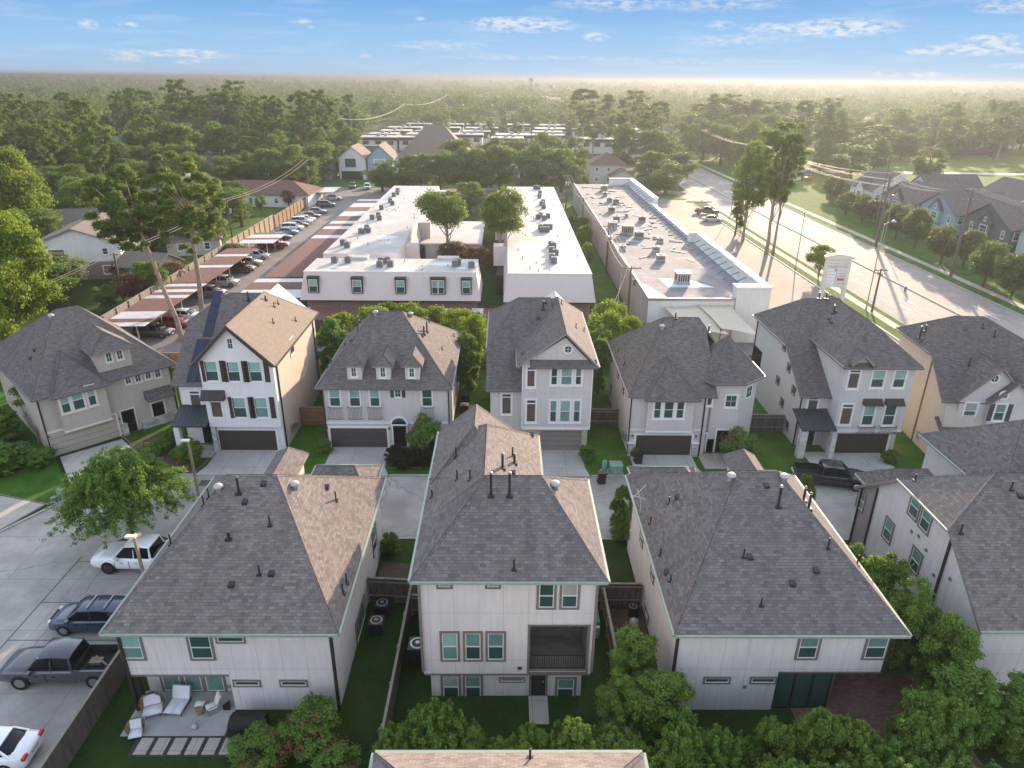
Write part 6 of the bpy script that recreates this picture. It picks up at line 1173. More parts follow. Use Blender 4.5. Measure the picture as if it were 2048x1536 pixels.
for i in range(n):
    for j in range(5):
        def s2(i, j, r): a = math.radians(-20+220*i/n); return (r*math.cos(a)*(1-.06*(4-j)), r*math.sin(a)*(1-.06*(4-j)), .08+.13*j*(1+.35*math.sin(math.radians(180*i/n))))
        b.poly([s2(i, j, .6), s2(i+1, j, .6), s2(i+1, j+1, .6), s2(i, j+1, .6)], 'wicker', True); b.poly([s2(i, j, .55), s2(i, j+1, .55), s2(i+1, j+1, .55), s2(i+1, j, .55)], 'wicker', True)
b.build('basket', t.o); b = t.mb(); cushion(b, -.42, -.5, .2, .42, .3, .42); b.build('seat_cushion', t.o); b = t.mb(); b.extr([(.12, .4), (.3, .4), (.48, .9), (.3, .93)], -.36, .36, 'cushion', 'x'); b.build('back_cushion', t.o)
x, y = G(390, 1457, .1); t = Thing('garden_ball', 'small white globe ornament at the patio edge', 'ornament', (x, y, zp), local=True); b = t.mb(); b.lathe((0, 0, .0), [(.06, 0), (.13, .05), (.15, .14), (.12, .23), (.04, .28)], 14, 'turbine'); b.build('globe', t.o)
t = Thing('planter_box', 'reddish triangular planter in the right corner of the patio', 'planter', (*G(455, 1413, .2), zp), local=True); b = t.mb(); b.prism([(-.25, -.2), (.25, -.2), (.1, .3)], 0, .45, 'bronze'); b.build('box_body', t.o)
x, y = G(500, 1462, .3); t = Thing('covered_grill', 'black covered barbecue grill on the paving right of the stepping stones', 'grill', (x, y, .1), local=True); b = t.mb(); b.extr([(-.45, 0), (.45, 0), (.5, .85), (.4, 1.05), (0, 1.2), (-.4, 1.05), (-.5, .85)], -.85, .85, 'grill_cover', 'x'); b.build('cover', t.o)
for o_ in list(COL.objects)[_n0:]:
    if o_.type == 'EMPTY' and o_.parent is None and o_.name.split('.')[0] not in ('covered_grill', 'garden_ball'): o_.scale = (.72,)*3
b = MB(); b.box(-18.0, 23.75, .09, -13.0, 24.9, .115, 'gravel_dark'); tag(b.build('stone_bed'), kind='structure')
for i in range(6):
    x = -17.75+i*.82; t = Thing('stepping_stone', '%s grey stepping stone from the left along the patio edge' % ['first', 'second', 'third', 'fourth', 'fifth', 'sixth'][i], 'stepping stone', (x+.3, 24.3, .1), group='square stepping stones', local=True); b = t.mb(); b.prism([(-.3, -.45), (.3, -.45), (.33, .45), (-.27, .45)], 0, .07, 'walk'); b.build('slab', t.o)
b = MB()

# ================= poles, lamps and lines =================
mat('pole_wood', (.13, .10, .08), .9, .25, 3.); mat('pole_steel', (.33, .33, .32), .45, .1, metal=.4); mat('wire', (.22, .19, .16), .6); mat('lamp_lens', (.75, .68, .5), .4); mat('pole_tan', (.30, .23, .15), .7, .1)
def lamppost(label, x, y, hgt, m='pole_steel', arm=None, r=.07, z=0, group='street lamps'):
    t = Thing('street_lamp', label, 'street lamp', (x, y, z), local=True, group=group); b = t.mb(); b.tube((0, 0, 0), (0, 0, hgt), r*1.3, r*.8, 10, m); b.lathe((0, 0, 0), [(r*2.4, 0), (r*2.4, .2), (r*1.3, .5)], 10, m); b.build('pole', t.o)
    if arm: ax, ay = arm; b = t.mb(); b.path([(0, 0, hgt-.1), (ax*.5, ay*.5, hgt+.25), (ax, ay, hgt+.35)], .04, 6, m); b.build('arm', t.o); hx, hy, hz = ax, ay, hgt+.3
    else: hx, hy, hz = 0, 0, hgt
    b = t.mb(); b.lathe((hx, hy, hz), [(.12, -.05), (.34, .02), (.3, .12), (.1, .22)], 12, m); b.lathe((hx, hy, hz-.1), [(.1, -.02), (.22, .05)], 12, 'lamp_lens'); b.build('lamp_head', t.o); return t
def boxlamp(label, x, y, hgt, tilt=0):
    t = Thing('street_lamp', label, 'street lamp', (x, y, .02), local=True, group='tan poled street lamps'); b = t.mb(); b.box(-.075, -.075, 0, .075, .075, hgt, 'pole_tan'); b.box(-.16, -.16, 0, .16, .16, .08, 'kerb'); b.build('pole', t.o); b = t.mb(); b.box(-.5, -.14, hgt, .12, .14, hgt+.12, 'lamp_lens'); b.build('lamp_head', t.o)
boxlamp('tan post lamp standing between the parked cars', -21.9, 34.6, 4.9); boxlamp('tan post lamp by the street beyond the weeping tree', -23.7, 46.6, 4.9)
lamppost('steel lamp pole by the shop car park, nearest tree group', 50.8, 120, 9.7); lamppost('steel street lamp leaning over the sign side lawn', 52.0, 96.3, 12.3, arm=(1.2, 0)); lamppost('thin lamp pole on the far pavement by the town houses', 76.3, 140.3, 9.7); lamppost('dark lamp pole on the road bend far ahead', 64.2, 259.6, 9.6, 'pole_wood'); lamppost('tall dark lamp pole beside the town houses', 77.5, 146.8, 16.5, 'pole_wood', r=.1)
lamppost('dark lamp pole by the tree before the shop car park', 55.3, 173.5, 10.2, 'pole_wood'); lamppost('lamp pole in the park with a long arm', 84, 216, 9, arm=(-2.5, 0)); lamppost('pale lamp pole at the park lawn beside the round tree', 116, 232, 13, arm=(.8, 0)); lamppost('far lamp pole with arm before the dark wood', 79, 330, 10, arm=(-2.6, 0)); lamppost('thin tall lamp pole behind the oak row', 48, 258, 10)
def pole(label, x, y, hgt, arms=((.0, 2.4, 'x'),), tr=0, r=.15, group='wooden power poles', lean=(0, 0), brace=False, cat='power pole'):
    t = Thing('power_pole', label, cat, (x, y), local=True, group=group); b = t.mb(); b.tube((0, 0, -.1), (lean[0], lean[1], hgt), r*1.2, r*.75, 8, 'pole_wood'); b.build('pole', t.o); att = []
    for dz, L_, ax in arms:
        b = t.mb(); lx, ly = lean; z = hgt-dz-.3; d = (1, 0) if ax == 'x' else (0, 1)
        b.box(lx-d[0]*L_/2-.05, ly-d[1]*L_/2-.05, z, lx+d[0]*L_/2+.05, ly+d[1]*L_/2+.05, z+.12, 'pole_wood'); c_ = b.build('crossarm', t.o); b = t.mb()
        for q in (-.45, -.15, .15, .45) if L_ > 1.8 else (-.4, .4): X, Y = lx+d[0]*L_*q, ly+d[1]*L_*q; b.lathe((X, Y, z+.12), [(.05, 0), (.06, .1), (.03, .2)], 8, 'galv'); att.append((x+X, y+Y, z+.32))
        b.build('insulator', c_)
    for i in range(tr): b = t.mb(); a = i*2.1; b.lathe((.42*math.cos(a), .42*math.sin(a)-.1, hgt-2.6), [(.05, 0), (.24, .05), (.24, .85), (.1, .95)], 12, 'galv'); b.build('transformer', t.o)
    if brace: b = t.mb(); b.tube((.3, .2, -.1), (.22, .1, hgt*.52), .16, .14, 8, 'pole_wood'); b.build('brace_stub', t.o)
    return t, att
P1, a1 = pole('wood power pole with three stacked crossarms by the main road median side', 73.8, 135.3+3, 14.2, ((0, 1.2, 'x'), (1.2, 1.2, 'x'), (2.4, 1.2, 'x')), brace=True, r=.22)
P2, a2 = pole('tall double crossarm power pole before the town house trees', 75.1, 114.9, 14.6, ((0, 2.4, 'x'), (1.6, 2.6, 'x')), brace=True, r=.2)
P3, a3 = pole('power pole with transformers behind the right long apartment block', 15.2, 178.9, 8.5, ((0, 2, 'x'),), tr=3)
P4, a4 = pole('power pole with white transformers beside the shop block wall', 17.2, 116.8, 8.0, ((0, 2, 'x'),), tr=3)
P5, a5 = pole('low power pole with crossarm near the front corner of the shop roof', 16.9, 92, 7.2, ((0, 2.6, 'x'), (.8, 2.2, 'y')), tr=1)
P6, a6 = pole('short wooden pole with small crossarm behind the metal porch house', 52.2, 95.0, 6.4, ((0, 1.8, 'x'), (0.5, 1.4, 'y')))
P7, a7 = pole('weathered pole with two long lines beside the round bush', -55.6, 99.0, 7.0, ((.1, 1., 'x'),)); P8, a8 = pole('power pole in the garden behind the pale board fence', -53.2, 137, 8.5, ((0, 1.6, 'x'),), tr=1); P9, a9 = pole('power pole at the far end of the yellow fence', -51.8, 190, 10.5, ((0, 1.6, 'x'),), tr=1); P10, a10 = pole('dark pole far along the road before the wood', 76, 285, 13, ((0, 2.4, 'x'),)); P11, a11 = pole('dark pole above the second pine group by the road', 74.5, 208, 13.4, ((0, 2.4, 'x'), (1.2, 1.6, 'x')))
P12, a12 = pole('small brown pole beside the shop block wall, farther one', 16.4, 150, 7.4, ((0, 1.6, 'x'),)); P13, a13 = pole('far pole behind the tall houses carrying bright lines', -66, 300, 15, ((0, 2, 'x'),)); P14, a14 = pole('next far pole carrying bright lines past the carports', -56, 420, 17, ((0, 2, 'x'),)); P15, a15 = pole('farthest pole of the bright lines', -42, 560, 20, ((0, 2, 'x'),))
def line(label, pairs, sag=.8, r=.028, group='overhead lines'):
    t = Thing('power_line', label, 'power line', pairs[0][0], group=group); t.off = tuple(t.loc)
    for p, q in pairs:
        b = t.mb(); P = [Vector(p).lerp(Vector(q), k/14) for k in range(15)]
        for k, v in enumerate(P): v.z -= sag*4*(k/14)*(1-k/14)
        b.path(P, r, 4, 'wire'); b.build('wire', t.o)
end = [(70, 40, 14), (71, 40, 14), (74, 40, 14), (75, 40, 13)]
line('lines from the median side pole to the double crossarm pole', list(zip(a1[:4], a2[:4])), 1.2, .035); line('lines running out of the picture to the right from the double crossarm pole', list(zip(a2[:4], [(78, 60, 13.5), (78.6, 60, 13.5), (79.2, 60, 13.5), (79.8, 60, 13.5)])), 1., .03)
line('lines receding up the main road from the stacked crossarm pole', list(zip(a1[:4]+a1[4:6], a11[:4]+a11[4:6])), 1.5, .035); line('lines farther up the main road between the two dark poles', list(zip(a11[:4], a10[:4])), 1.5, .04)
line('lines from the far alley pole to the transformer pole', list(zip(a3, a12[:2]+a12[:2])), .7, .03); line('lines along the shop wall between brown pole and transformer pole', list(zip(a12, a4)), .8, .03); line('drooping lines from transformer pole towards the corner pole', list(zip(a4, a5)), .9, .03); line('lines from the corner pole down to the far row gardens', list(zip(a5[:2], [(12.5, 76, 4.5), (10.5, 72, 5)])), .4, .025)
line('two pale lines crossing the gardens by the round bush', list(zip(a7[:2], a8[:2])), .8, .04); line('lines along the yellow fence', list(zip(a8[:2], a9[:2])), 1.3, .04); line('pair of lines running down left from the weathered pole', list(zip(a7[:2], [(-60, 55, 6.0), (-61, 55, 5.6)])), .5, .03)
line('bright sagging lines beyond the tall houses', list(zip(a13[:3], a14[:3])), 3, .07); line('bright sagging lines farther past the carports', list(zip(a14[:3], a15[:3])), 3, .08); line('lines dropping from the far pole to the wood', list(zip(a13[:2], [(-74, 262, 8), (-75, 262, 8)])), 1, .06)
t = Thing('mast', 'cellular mast tower rising at the far horizon', 'mast', (22.9, 700), local=True); b = t.mb()
for i in range(3): a = i*2.094; b.path([(1.6*math.cos(a), 1.6*math.sin(a), 0), (.9*math.cos(a), .9*math.sin(a), 31)], .22, 5, 'pole_steel')
for k in range(10):
    for i in range(3): a, c = i*2.094, (i+1)*2.094; r0 = 1.6-.07*k; b.tube((r0*math.cos(a), r0*math.sin(a), k*3.1), (r0*math.cos(c), r0*math.sin(c), k*3.1+3.1), .12, .12, 4, 'pole_steel')
b.build('lattice', t.o); b = t.mb()
for i in range(9): a = i*.698; b.box(1.9*math.cos(a)-.25, 1.9*math.sin(a)-.25, 28.5, 1.9*math.cos(a)+.25, 1.9*math.sin(a)+.25, 31.5, 'turbine')
b.build('antenna_panels', t.o)

# ================= houses and blocks farther away =================
def simple_house(label, x, y, w_, d_, ze, zr, rot=0, wall='w_warm', roof='sh_far', gable='x', group='houses in the woods', wins=True, cat='house', name='house', chim=False, g1='g_dark'):
    """gable='x': ridge along x; 'y': ridge along y with front gable; 'hip'"""
    t = Thing(name, label, cat, (x, y), math.radians(rot), group, local=True); X, Y = w_/2, d_/2; o = .5
    if gable == 'y': b = t.mb(); b.extr([(-X, 0), (X, 0), (X, ze), (0, zr-.15), (-X, ze)], -Y, Y, wall, 'y'); b.build('wall', t.o); roofmesh(t, hip(-Y-o, Y+o, -X-o, X+o, ze-.1, zr, -Y-o, Y+o, 0, sw=True), roof, None)
    elif gable == 'x': b = t.mb(); b.extr([(-Y, 0), (Y, 0), (Y, ze), (0, zr-.15), (-Y, ze)], -X, X, wall, 'x'); b.build('wall', t.o); roofmesh(t, hip(-X-o, X+o, -Y-o, Y+o, ze-.1, zr, -X-o, X+o, 0), roof, None)
    else:
        b = t.mb(); b.box(-X, -Y, 0, X, Y, ze, wall); b.build('wall', t.o); k = min(X, Y)
        roofmesh(t, hip(-X-o, X+o, -Y-o, Y+o, ze, zr, -X+k*.9, X-k*.9, 0) if X >= Y else hip(-Y-o, Y+o, -X-o, X+o, ze, zr, -Y+k*.9, Y-k*.9, 0, sw=True), roof, None)
    if wins:
        n = max(2, int(w_/3.2))
        for fl in range(1 if ze < 4.5 else 2):
            for i in range(n): u = -X+w_*(i+.5)/n; window(t, 'y', -Y, -1, u-.55, u+.55, .9+fl*2.9, 2.3+fl*2.9, g2=g1, g1='g_blind', tw=.1)
    if chim: b = t.mb(); b.box(X*.2, -Y*.3, ze, X*.2+.9, -Y*.3+1.1, zr+1.3, 'w_stripwhite'); b.box(X*.2-.1, -Y*.3-.1, zr+1.303, X*.2+1., -Y*.3+1.2, zr+1.42, 'trim_white'); b.build('chimney', t.o)
    return t
# left neighbourhood
t = simple_house('white gabled two storey house with dark windows left of the leaning pine', -69, 117.5, 12.5, 16, 5.9, 8.3, 12, 'w_stripwhite', gable='y', group='left gardens', wins=False)
window(t, 'y', -8, -1, -4.2, -1.6, 3.9, 5.1, style='dh', g1='g_dark'); window(t, 'y', -8, -1, 3.6, 4.6, 3.9, 5.1, g1='g_dark'); window(t, 'y', -8, -1, -.8, .6, 1, 2.4, g1='g_dark'); window(t, 'y', -8, -1, 3.2, 4.8, .8, 2.3, g1='g_dark')
b = t.mb(); b.box(-6.28, -8.02, 0, 6.28, -7.9, 2.9, 'b_red'); b.build('brick_base', t.o)
simple_house('long brown roofed house wing behind the white gabled house', -83, 137, 26, 13, 3.6, 6.6, 12, 'b_tan', gable='x', group='left gardens'); simple_house('low dark roofed house at the foot of the leaning pines', -57, 111, 7, 6, 2.7, 4.4, -15, 'b_tan', gable='x', group='left gardens')
simple_house('small low house with tan wall behind the grey fence', -58, 131, 9, 8, 2.9, 4.9, 20, 'w_cream', gable='hip', group='left gardens')
simple_house('long low white house with red brown roof and blue wall mark beyond the yellow fence', -62, 186, 26, 12, 3.2, 5.8, -3, 'w_stripwhite', 'sh_red', 'hip', group='left gardens'); simple_house('brown roofed white house with tall white chimney', -80, 182, 16, 15, 3.6, 7.2, -12, 'w_stripwhite', 'sh_red', 'y', group='left gardens', chim=True)
t = simple_house('white and grey two storey house far in the woods, nearest of that pair', -152, 300, 15, 12, 5.8, 8.6, -10, 'w_stripwhite', 'sh_far', 'hip'); simple_house('low tan house beside the grey two storey house in the woods', -176, 300, 22, 12, 3.4, 6.2, -8, 'w_warm', 'sh_far', 'x'); simple_house('dark roofed house deep in the woods behind the pines', -105, 285, 22, 14, 3.6, 6.8, 5, 'w_warm', 'sh_dark', 'hip')
simple_house('brick house behind the oak row by the cross street', -67, 238, 22, 12, 3.4, 6.4, 0, 'b_tan', 'sh_dark', 'x'); simple_house('white low house left of the brick house by the cross street', -92, 236, 20, 11, 3.4, 6.6, 4, 'w_stripwhite', 'sh_dark', 'hip'); simple_house('pale low house at the far left edge of the lawn', -108, 150, 18, 10, 3.2, 5.8, 14, 'w_warm', 'sh_far', 'hip', group='left gardens'); simple_house('low house hidden behind the big left tree', -72, 82, 16, 12, 3.4, 6.0, 10, 'b_red', 'sh_far', 'hip', group='left gardens', wins=False)
t = simple_house('tall white house with black window and dark garage, left of the pair', -49, 240, 8.5, 13, 6.6, 10.2, 0, 'w_stripwhite', 'sh_brown', 'y', group='pair of tall houses', wins=False); window(t, 'y', -6.5, -1, -2.2, 1.2, 3.9, 6.4, style='grid', trim='trim_dark', sash='trim_dark'); garage(t, 'y', -6.5, -1, -3.4, 3.0, 2.4, 'door_dark', 'trim_dark')
t = simple_house('tall blue house with white framed window, right of the pair', -40.3, 241, 8, 13, 6.6, 10.6, 0, 'w_blue', 'sh_brown', 'y', group='pair of tall houses', wins=False); window(t, 'y', -6.5, -1, -2, 1.8, 3.9, 6.2, tw=.3, g1='g_blind'); garage(t, 'y', -6.5, -1, -3.2, 2.6, 2.4, 'garage_dark')
simple_house('steep tan hip roof rising over the oak row', -26, 275, 26, 22, 4, 14.5, 0, 'w_cream', 'sh_brown', 'hip', group=None, wins=False, name='hall', cat='building')
t = simple_house('cream two storey house with red roof and arched window right of the oaks', 32.2, 233, 11, 12, 6, 9, 0, 'w_cream', 'sh_red', 'hip', group='cream houses by the cross street'); 
t2 = simple_house('small front garage wing of the cream red roofed house', 36, 224.5, 7, 5.5, 3.1, 5.2, 0, 'w_cream', 'sh_red', 'y', group=None, wins=False, cat='garage', name='garage_building'); garage(t2, 'y', -2.75, -1, -2.4, 2.4, 2.3, 'garage_tan')
simple_house('cream two storey house with blue grey roof half hidden by a tree', 52.5, 243, 12, 11, 5.2, 8, 0, 'w_cream', 'sh_dark', 'hip', group='cream houses by the cross street'); simple_house('pale house mostly hidden behind the oak row trunks', 12, 236, 24, 10, 3.2, 6, 0, 'w_warm', 'sh_dark', 'hip', group='cream houses by the cross street')
# flat roofed apartment field beyond the oaks
k = 0; rnd = random.Random(5)
for row, y in enumerate((332, 352, 374, 400, 432)):
    xs = [float(q) for q in np.arange(-58+row*1.5, 66+row*4, 19.5)]
    for x in xs:
        if rnd.random() < .12: continue
        w_, d_ = rnd.uniform(13, 17.5), rnd.uniform(9, 12); x_ = x+rnd.uniform(-2, 2); k += 1
        if y < 345 and -36 < x_ < -12: continue
        t = Thing('apartment_block', 'white flat roofed block of the far field, %s row, %s from the left' % (['nearest', 'second', 'third', 'fourth', 'last'][row], ordinal(xs.index(x)).replace('nearest', 'first')), 'apartment building', (x_, y), group='far apartment field row %d' % (row+1), local=True)
        b = t.mb(); b.box(-w_/2, -d_/2, 0, w_/2, d_/2, 5.0, 'w_warm'); b.build('wall', t.o); b = t.mb(); b.box(-w_/2-.5, -d_/2-.5, 5.003, w_/2+.5, d_/2+.5, 6.0, 'trim_dark'); b.box(-w_/2-.3, -d_/2-.3, 6.003, w_/2+.3, d_/2+.3, 6.25, 'membrane'); b.build('flat_roof', t.o)
        for q in range(3): b = t.mb(); u = -w_/2+w_*(q+.5)/3; b.box(u-1.3, -d_/2-.05, 3, u+1.3, -d_/2, 4.7, 'g_dark' if q != 1 else 'trim_dark'); b.build('window', t.o)
        b = t.mb(); b.box(-1.5, -1, 6.253, .2, .6, 7.3, 'galv'); b.box(2, 0, 6.253, 3.2, 1.2, 7.2, 'galv'); b.build('roof_unit', t.o)
carport('very long grey carport leading back to the far apartment field', -62, -55, 318, 470, 3.2, 'w'*8)
sheet('cross_street', [(-56, 306), (-5, 306), (-5, 324), (-54, 324), (-52, 470), (-56, 470)], 0, .03, 'asphalt'); sheet('cross_street', [(-48, 262), (-5, 262), (-5, 300), (-48, 300)], 0, .03, 'lot_conc')
for i in range(9): car('car in the far lot behind the tall houses, %s from the left' % ordinal(i).replace('nearest', 'first'), -38+i*3.4, 298, 88, 'sedan' if i % 2 else 'suv', ['white', 'gray', 'silver', 'white', 'red', 'navy', 'white', 'silver', 'black'][i], 'cars in the far lot', near=False)
for x, y, w_, h_, lab in ((18, 860, 60, 12, 'long white warehouse near the horizon'), (48, 880, 40, 10, 'tan warehouse right of the long white warehouse'), (90, 1250, 120, 14, 'long pale warehouse at the horizon'), (-10, 640, 22, 9, 'white hall behind the far apartment field'), (160, 1500, 90, 14, 'pale flat block right at the horizon')):
    t = Thing('warehouse', lab, 'warehouse', (x, y), local=True); b = t.mb(); b.box(-w_/2, -15, 0, w_/2, 15, h_, 'w_stripwhite'); b.build('wall', t.o); b = t.mb(); b.box(-w_/2-.4, -15.4, h_+.003, w_/2+.4, 15.4, h_+.6, 'membrane'); b.build('flat_roof', t.o)
    b = t.mb()
    for q in range(int(w_/8)): b.box(-w_/2+2+q*8, -15.06, 1, -w_/2+5+q*8, -15, 4, 'trim_tan')
    b.build('window', t.o)
for x, y, lab in ((-48, 560, 'red roofed house behind the far apartments, left one'), (-14, 545, 'hip roofed house behind the far apartments, middle one'), (60, 520, 'tall roofed house behind the far apartments, right one'), (24, 560, 'small brown house between the far hip roofs')): simple_house(lab, x, y, 20, 16, 6, 11.5, 0, 'w_warm', 'sh_red', 'hip')
for i, (x, y) in enumerate(((215, 420), (260, 430), (235, 360), (330, 400), (300, 520), (190, 600), (150, 660))): simple_house('pale house among the hazy trees beyond the park, %s' % ordinal(i), x, y, 22, 14, 4, 8, rnd.uniform(-20, 20), 'w_warm', 'sh_far', 'hip', group='houses beyond the park')
# town houses right of the main road
def townhouse(label, x, y, w_, d_, ze, zr, rot, wall, gable, extra=None):
    t = simple_house(label, x, y, w_, d_, ze, zr, rot, wall, 'sh_dark', gable, group='town houses right of the main road', wins=False); X, Y = w_/2, d_/2
    f = [(-X+1.2+i*2.7) for i in range(max(1, int((w_-1)/2.7)))]
    for u in f: window(t, 'y', -Y, -1, u-.6, u+.6, 3.7, 5.3, trim='trim_white', tw=.1); 
    for u in (-Y+2, 0, Y-2.5):
        for z in (.9, 3.7): window(t, 'x', -X, -1, u-.5, u+.5, z, z+1.5, tw=.1)
    # front dormer gable facing the road
    b = t.mb(); b.extr([(-1.8, 3.2), (1.8, 3.2), (1.8, ze+.1), (0, ze+1.9), (-1.8, ze+.1)], -X-.6, -X+3, wall, 'x'); b.build('gable_wall', t.o)
    roofmesh(t, hip(-X-.9, -X+4, -2.2, 2.2, ze, ze+2.15, -X-.9, -X+4, 0), 'sh_dark', None, .15, name='gable_roof'); window(t, 'x', -X-.6, -1, -1.1, 1.1, 3.8, 5.4, tw=.12); window(t, 'x', -X-.6, -1, -.3, .3, 6.0, 6.9, style='fix', tw=.08)
    b = t.mb()
    if gable == 'y':
        for s in (-1, 1): b.poly([(s*(X+.5), -Y-.52, ze-.12), (0, -Y-.52, zr-.0), (0, -Y-.52, zr-.35), (s*(X+.1), -Y-.52, ze-.2)], 'trim_white')
        b.build('rake_board', t.o)
    return t
for i, (x, y, w_, d_, ze, zr, rot, wall, g_, lab) in enumerate((
    (94.5, 179, 11, 12, 6.2, 10.2, 0, 'w_stripwhite', 'y', 'white gabled town house at the far end of the row'), (108, 176, 13, 11, 6.0, 9.8, 0, 'w_stripwhite', 'x', 'white town house behind the far end house'), (96, 163, 12, 14, 5.9, 9.6, 0, 'w_gray', 'x', 'grey town house with white gable, second from the far end'), (97, 149, 12, 13, 5.9, 9.4, 0, 'w_blue', 'x', 'blue grey town house, third from the far end'), (113, 156, 14, 14, 6.2, 10.8, 0, 'w_darkgreen', 'y', 'dark green gabled town house behind the front row'), (130, 160, 14, 14, 6.2, 10.8, 0, 'w_darkgreen', 'y', 'dark gabled town house at the right edge'), (98, 134, 12, 14, 5.9, 9.6, 0, 'w_darkgreen', 'x', 'dark town house in the middle of the row'), (99, 119, 12, 14, 5.9, 9.5, 0, 'w_lightblue', 'x', 'pale blue town house near the right edge'), (100, 105, 12, 13, 5.9, 9.5, 0, 'w_stripwhite', 'x', 'white town house nearest, at the right edge'), (116, 138, 14, 14, 6, 10.2, 0, 'w_gray', 'x', 'grey town house behind the dark one'), (116, 122, 14, 14, 6, 10.2, 0, 'w_gray', 'x', 'grey town house behind the pale blue one'))): townhouse(lab, x, y, w_, d_, ze, zr, rot, wall, g_)
t = Thing('playground', 'blue and red play house on the park lawn', 'playground', (100.5, 242), local=True); b = t.mb(); b.extr([(-2, 2.2), (2, 2.2), (0, 3.6)], -2, 2, 'sign_blue', 'y'); b.build('roof', t.o); b = t.mb(); b.box(-1.8, -1.8, 0, 1.8, 1.8, 1.0, 'play_red'); b.box(-5, -1.5, 0, -2, 1.5, 1.6, 'trim_cream')
for sx in (-1.7, 1.6):
    for sy in (-1.7, 1.6): b.box(sx, sy, 1.003, sx+.12, sy+.12, 2.2, 'play_red')
b.build('tower', t.o)
for i in range(4): t = Thing('swing_frame', 'thin play frame on the park lawn, %s from the left' % ordinal(i).replace('nearest', 'first'), 'play frame', (84+i*5, 236+i*3), local=True, group='play frames in the park'); b = t.mb(); b.tube((-1.5, 0, 0), (-1.5, 0, 3), .08, .08, 6, 'bronze'); b.tube((1.5, 0, 0), (1.5, 0, 3), .08, .08, 6, 'bronze'); b.tube((-1.5, 0, 3), (1.5, 0, 3), .08, .08, 6, 'bronze'); b.build('frame', t.o)

# ================= trees and plants =================
def leafmesh(name, m, centers, radii, n, s, squash=.8, shell=.55, up=.35, droop=0., seed=0, elong=1.7, fuzz=.18):
    """thousands of leaf-sized faces spread over clumps; centers (k,3), radii (k,)"""
    r = np.random.default_rng(seed); k = len(centers); w_ = radii**2; idx = r.choice(k, n, p=w_/w_.sum())
    d = r.normal(size=(n, 3)); d /= np.linalg.norm(d, axis=1)[:, None]; d[:, 2] = np.where(d[:, 2] < -.35, -d[:, 2], d[:, 2])
    rad = radii[idx]*(shell+(1-shell)*r.random(n)**.6)*(1+fuzz*r.normal(size=n))
    p = centers[idx]+d*rad[:, None]*np.array([1, 1, squash])
    nrm = d*.8+r.normal(size=(n, 3))*.55+np.array([0, 0, up]); nrm /= np.linalg.norm(nrm, axis=1)[:, None]
    a = r.normal(size=(n, 3)); a[:, 2] -= droop; a -= (a*nrm).sum(1)[:, None]*nrm; a /= np.linalg.norm(a, axis=1)[:, None]; b = np.cross(nrm, a)
    sz = s*(.6+.8*r.random(n))[:, None]
    V = np.stack([p-a*sz*elong*.5, p+b*sz*.42, p+a*sz*elong*.5, p-b*sz*.42], 1).reshape(-1, 3)
    me = bpy.data.meshes.new(name); me.vertices.add(4*n); me.loops.add(4*n); me.polygons.add(n)
    me.vertices.foreach_set('co', V.ravel().astype(np.float32)); me.loops.foreach_set('vertex_index', np.arange(4*n)); me.polygons.foreach_set('loop_start', np.arange(0, 4*n, 4)); me.polygons.foreach_set('loop_total', np.full(n, 4))
    me.materials.append(MT[m]); me.update(); return me
def trunkmesh(name, H_, r0, limbs, m='bark', seed=0, lean=(0, 0), bend=.02):
    b = MB(); rr = random.Random(seed); pts = []; n = 7
    for i in range(n+1): f = i/n; pts.append((lean[0]*f+rr.uniform(-1, 1)*bend*H_*min(f, .9), lean[1]*f+rr.uniform(-1, 1)*bend*H_*min(f, .9), H_*f-.1*(i == 0)))
    b.path(pts, [r0*(1.25-.95*i/n) if i else r0*1.6 for i in range(n+1)], 8, m)
    for (x, y, z, f) in limbs:
        i = min(n-1, int(f*n)); P = Vector(pts[i]); Q = Vector((x, y, z)); mid = (P+Q)/2+Vector((0, 0, -.05*H_)); b.path([P, mid, Q], [r0*.45, r0*.28, r0*.12], 6, m)
    o = b.build(name); me = o.data; bpy.data.objects.remove(o); return me
def crown_pts(kind, seed):
    r = np.random.default_rng(seed); C = []; R = []
    if kind == 'loose':    # open irregular crown of many small sprays
        lob = r.uniform(.75, 1.2, 7)
        while len(C) < 120:
            v = r.uniform(-1, 1, 3); q = np.linalg.norm(v)
            if q > 1 or q < .35: continue
            k = lob[int((math.atan2(v[1], v[0])+math.pi)/6.284*6.99)]; C.append([v[0]*.9*k, v[1]*.9*k, v[2]*(.8+.2*k)]); R.append(r.uniform(.10, .21))
    if kind == 'oak':      # unit crown: radius 1, z from 0.35 to 1 of height 1 (radius-normalised separately)
        n = 46
        while len(C) < n:
            v = r.uniform(-1, 1, 3)
            if np.linalg.norm(v) > 1 or (np.linalg.norm(v) < .45): continue
            if v[2] < -.85: continue
            C.append([v[0]*.82, v[1]*.82, v[2]]); R.append(r.uniform(.2, .36))
    elif kind == 'round':
        for k in range(34):
            v = r.normal(size=3); v /= np.linalg.norm(v); C.append([v[0]*.66, v[1]*.66, v[2]*.7]); R.append(r.uniform(.26, .36))
    elif kind == 'pine':
        for k in range(58):
            f = r.random(); a = r.uniform(0, 6.28); z = -1+2*f; rad = math.sqrt(max(.05, 1-abs(z-.1)**2.2))*r.uniform(.25, .95); C.append([rad*math.cos(a), rad*math.sin(a), z*.95]); R.append(r.uniform(.16, .27))
    elif kind == 'tall':
        for k in range(44):
            f = r.random(); a = r.uniform(0, 6.28); z = -1+2*f; rad = (.72*math.cos(z*1.2))*r.uniform(.2, 1); C.append([rad*math.cos(a), rad*math.sin(a), z*.95]); R.append(r.uniform(.2, .34))
    return np.array(C), np.array(R)
PROTO = {}
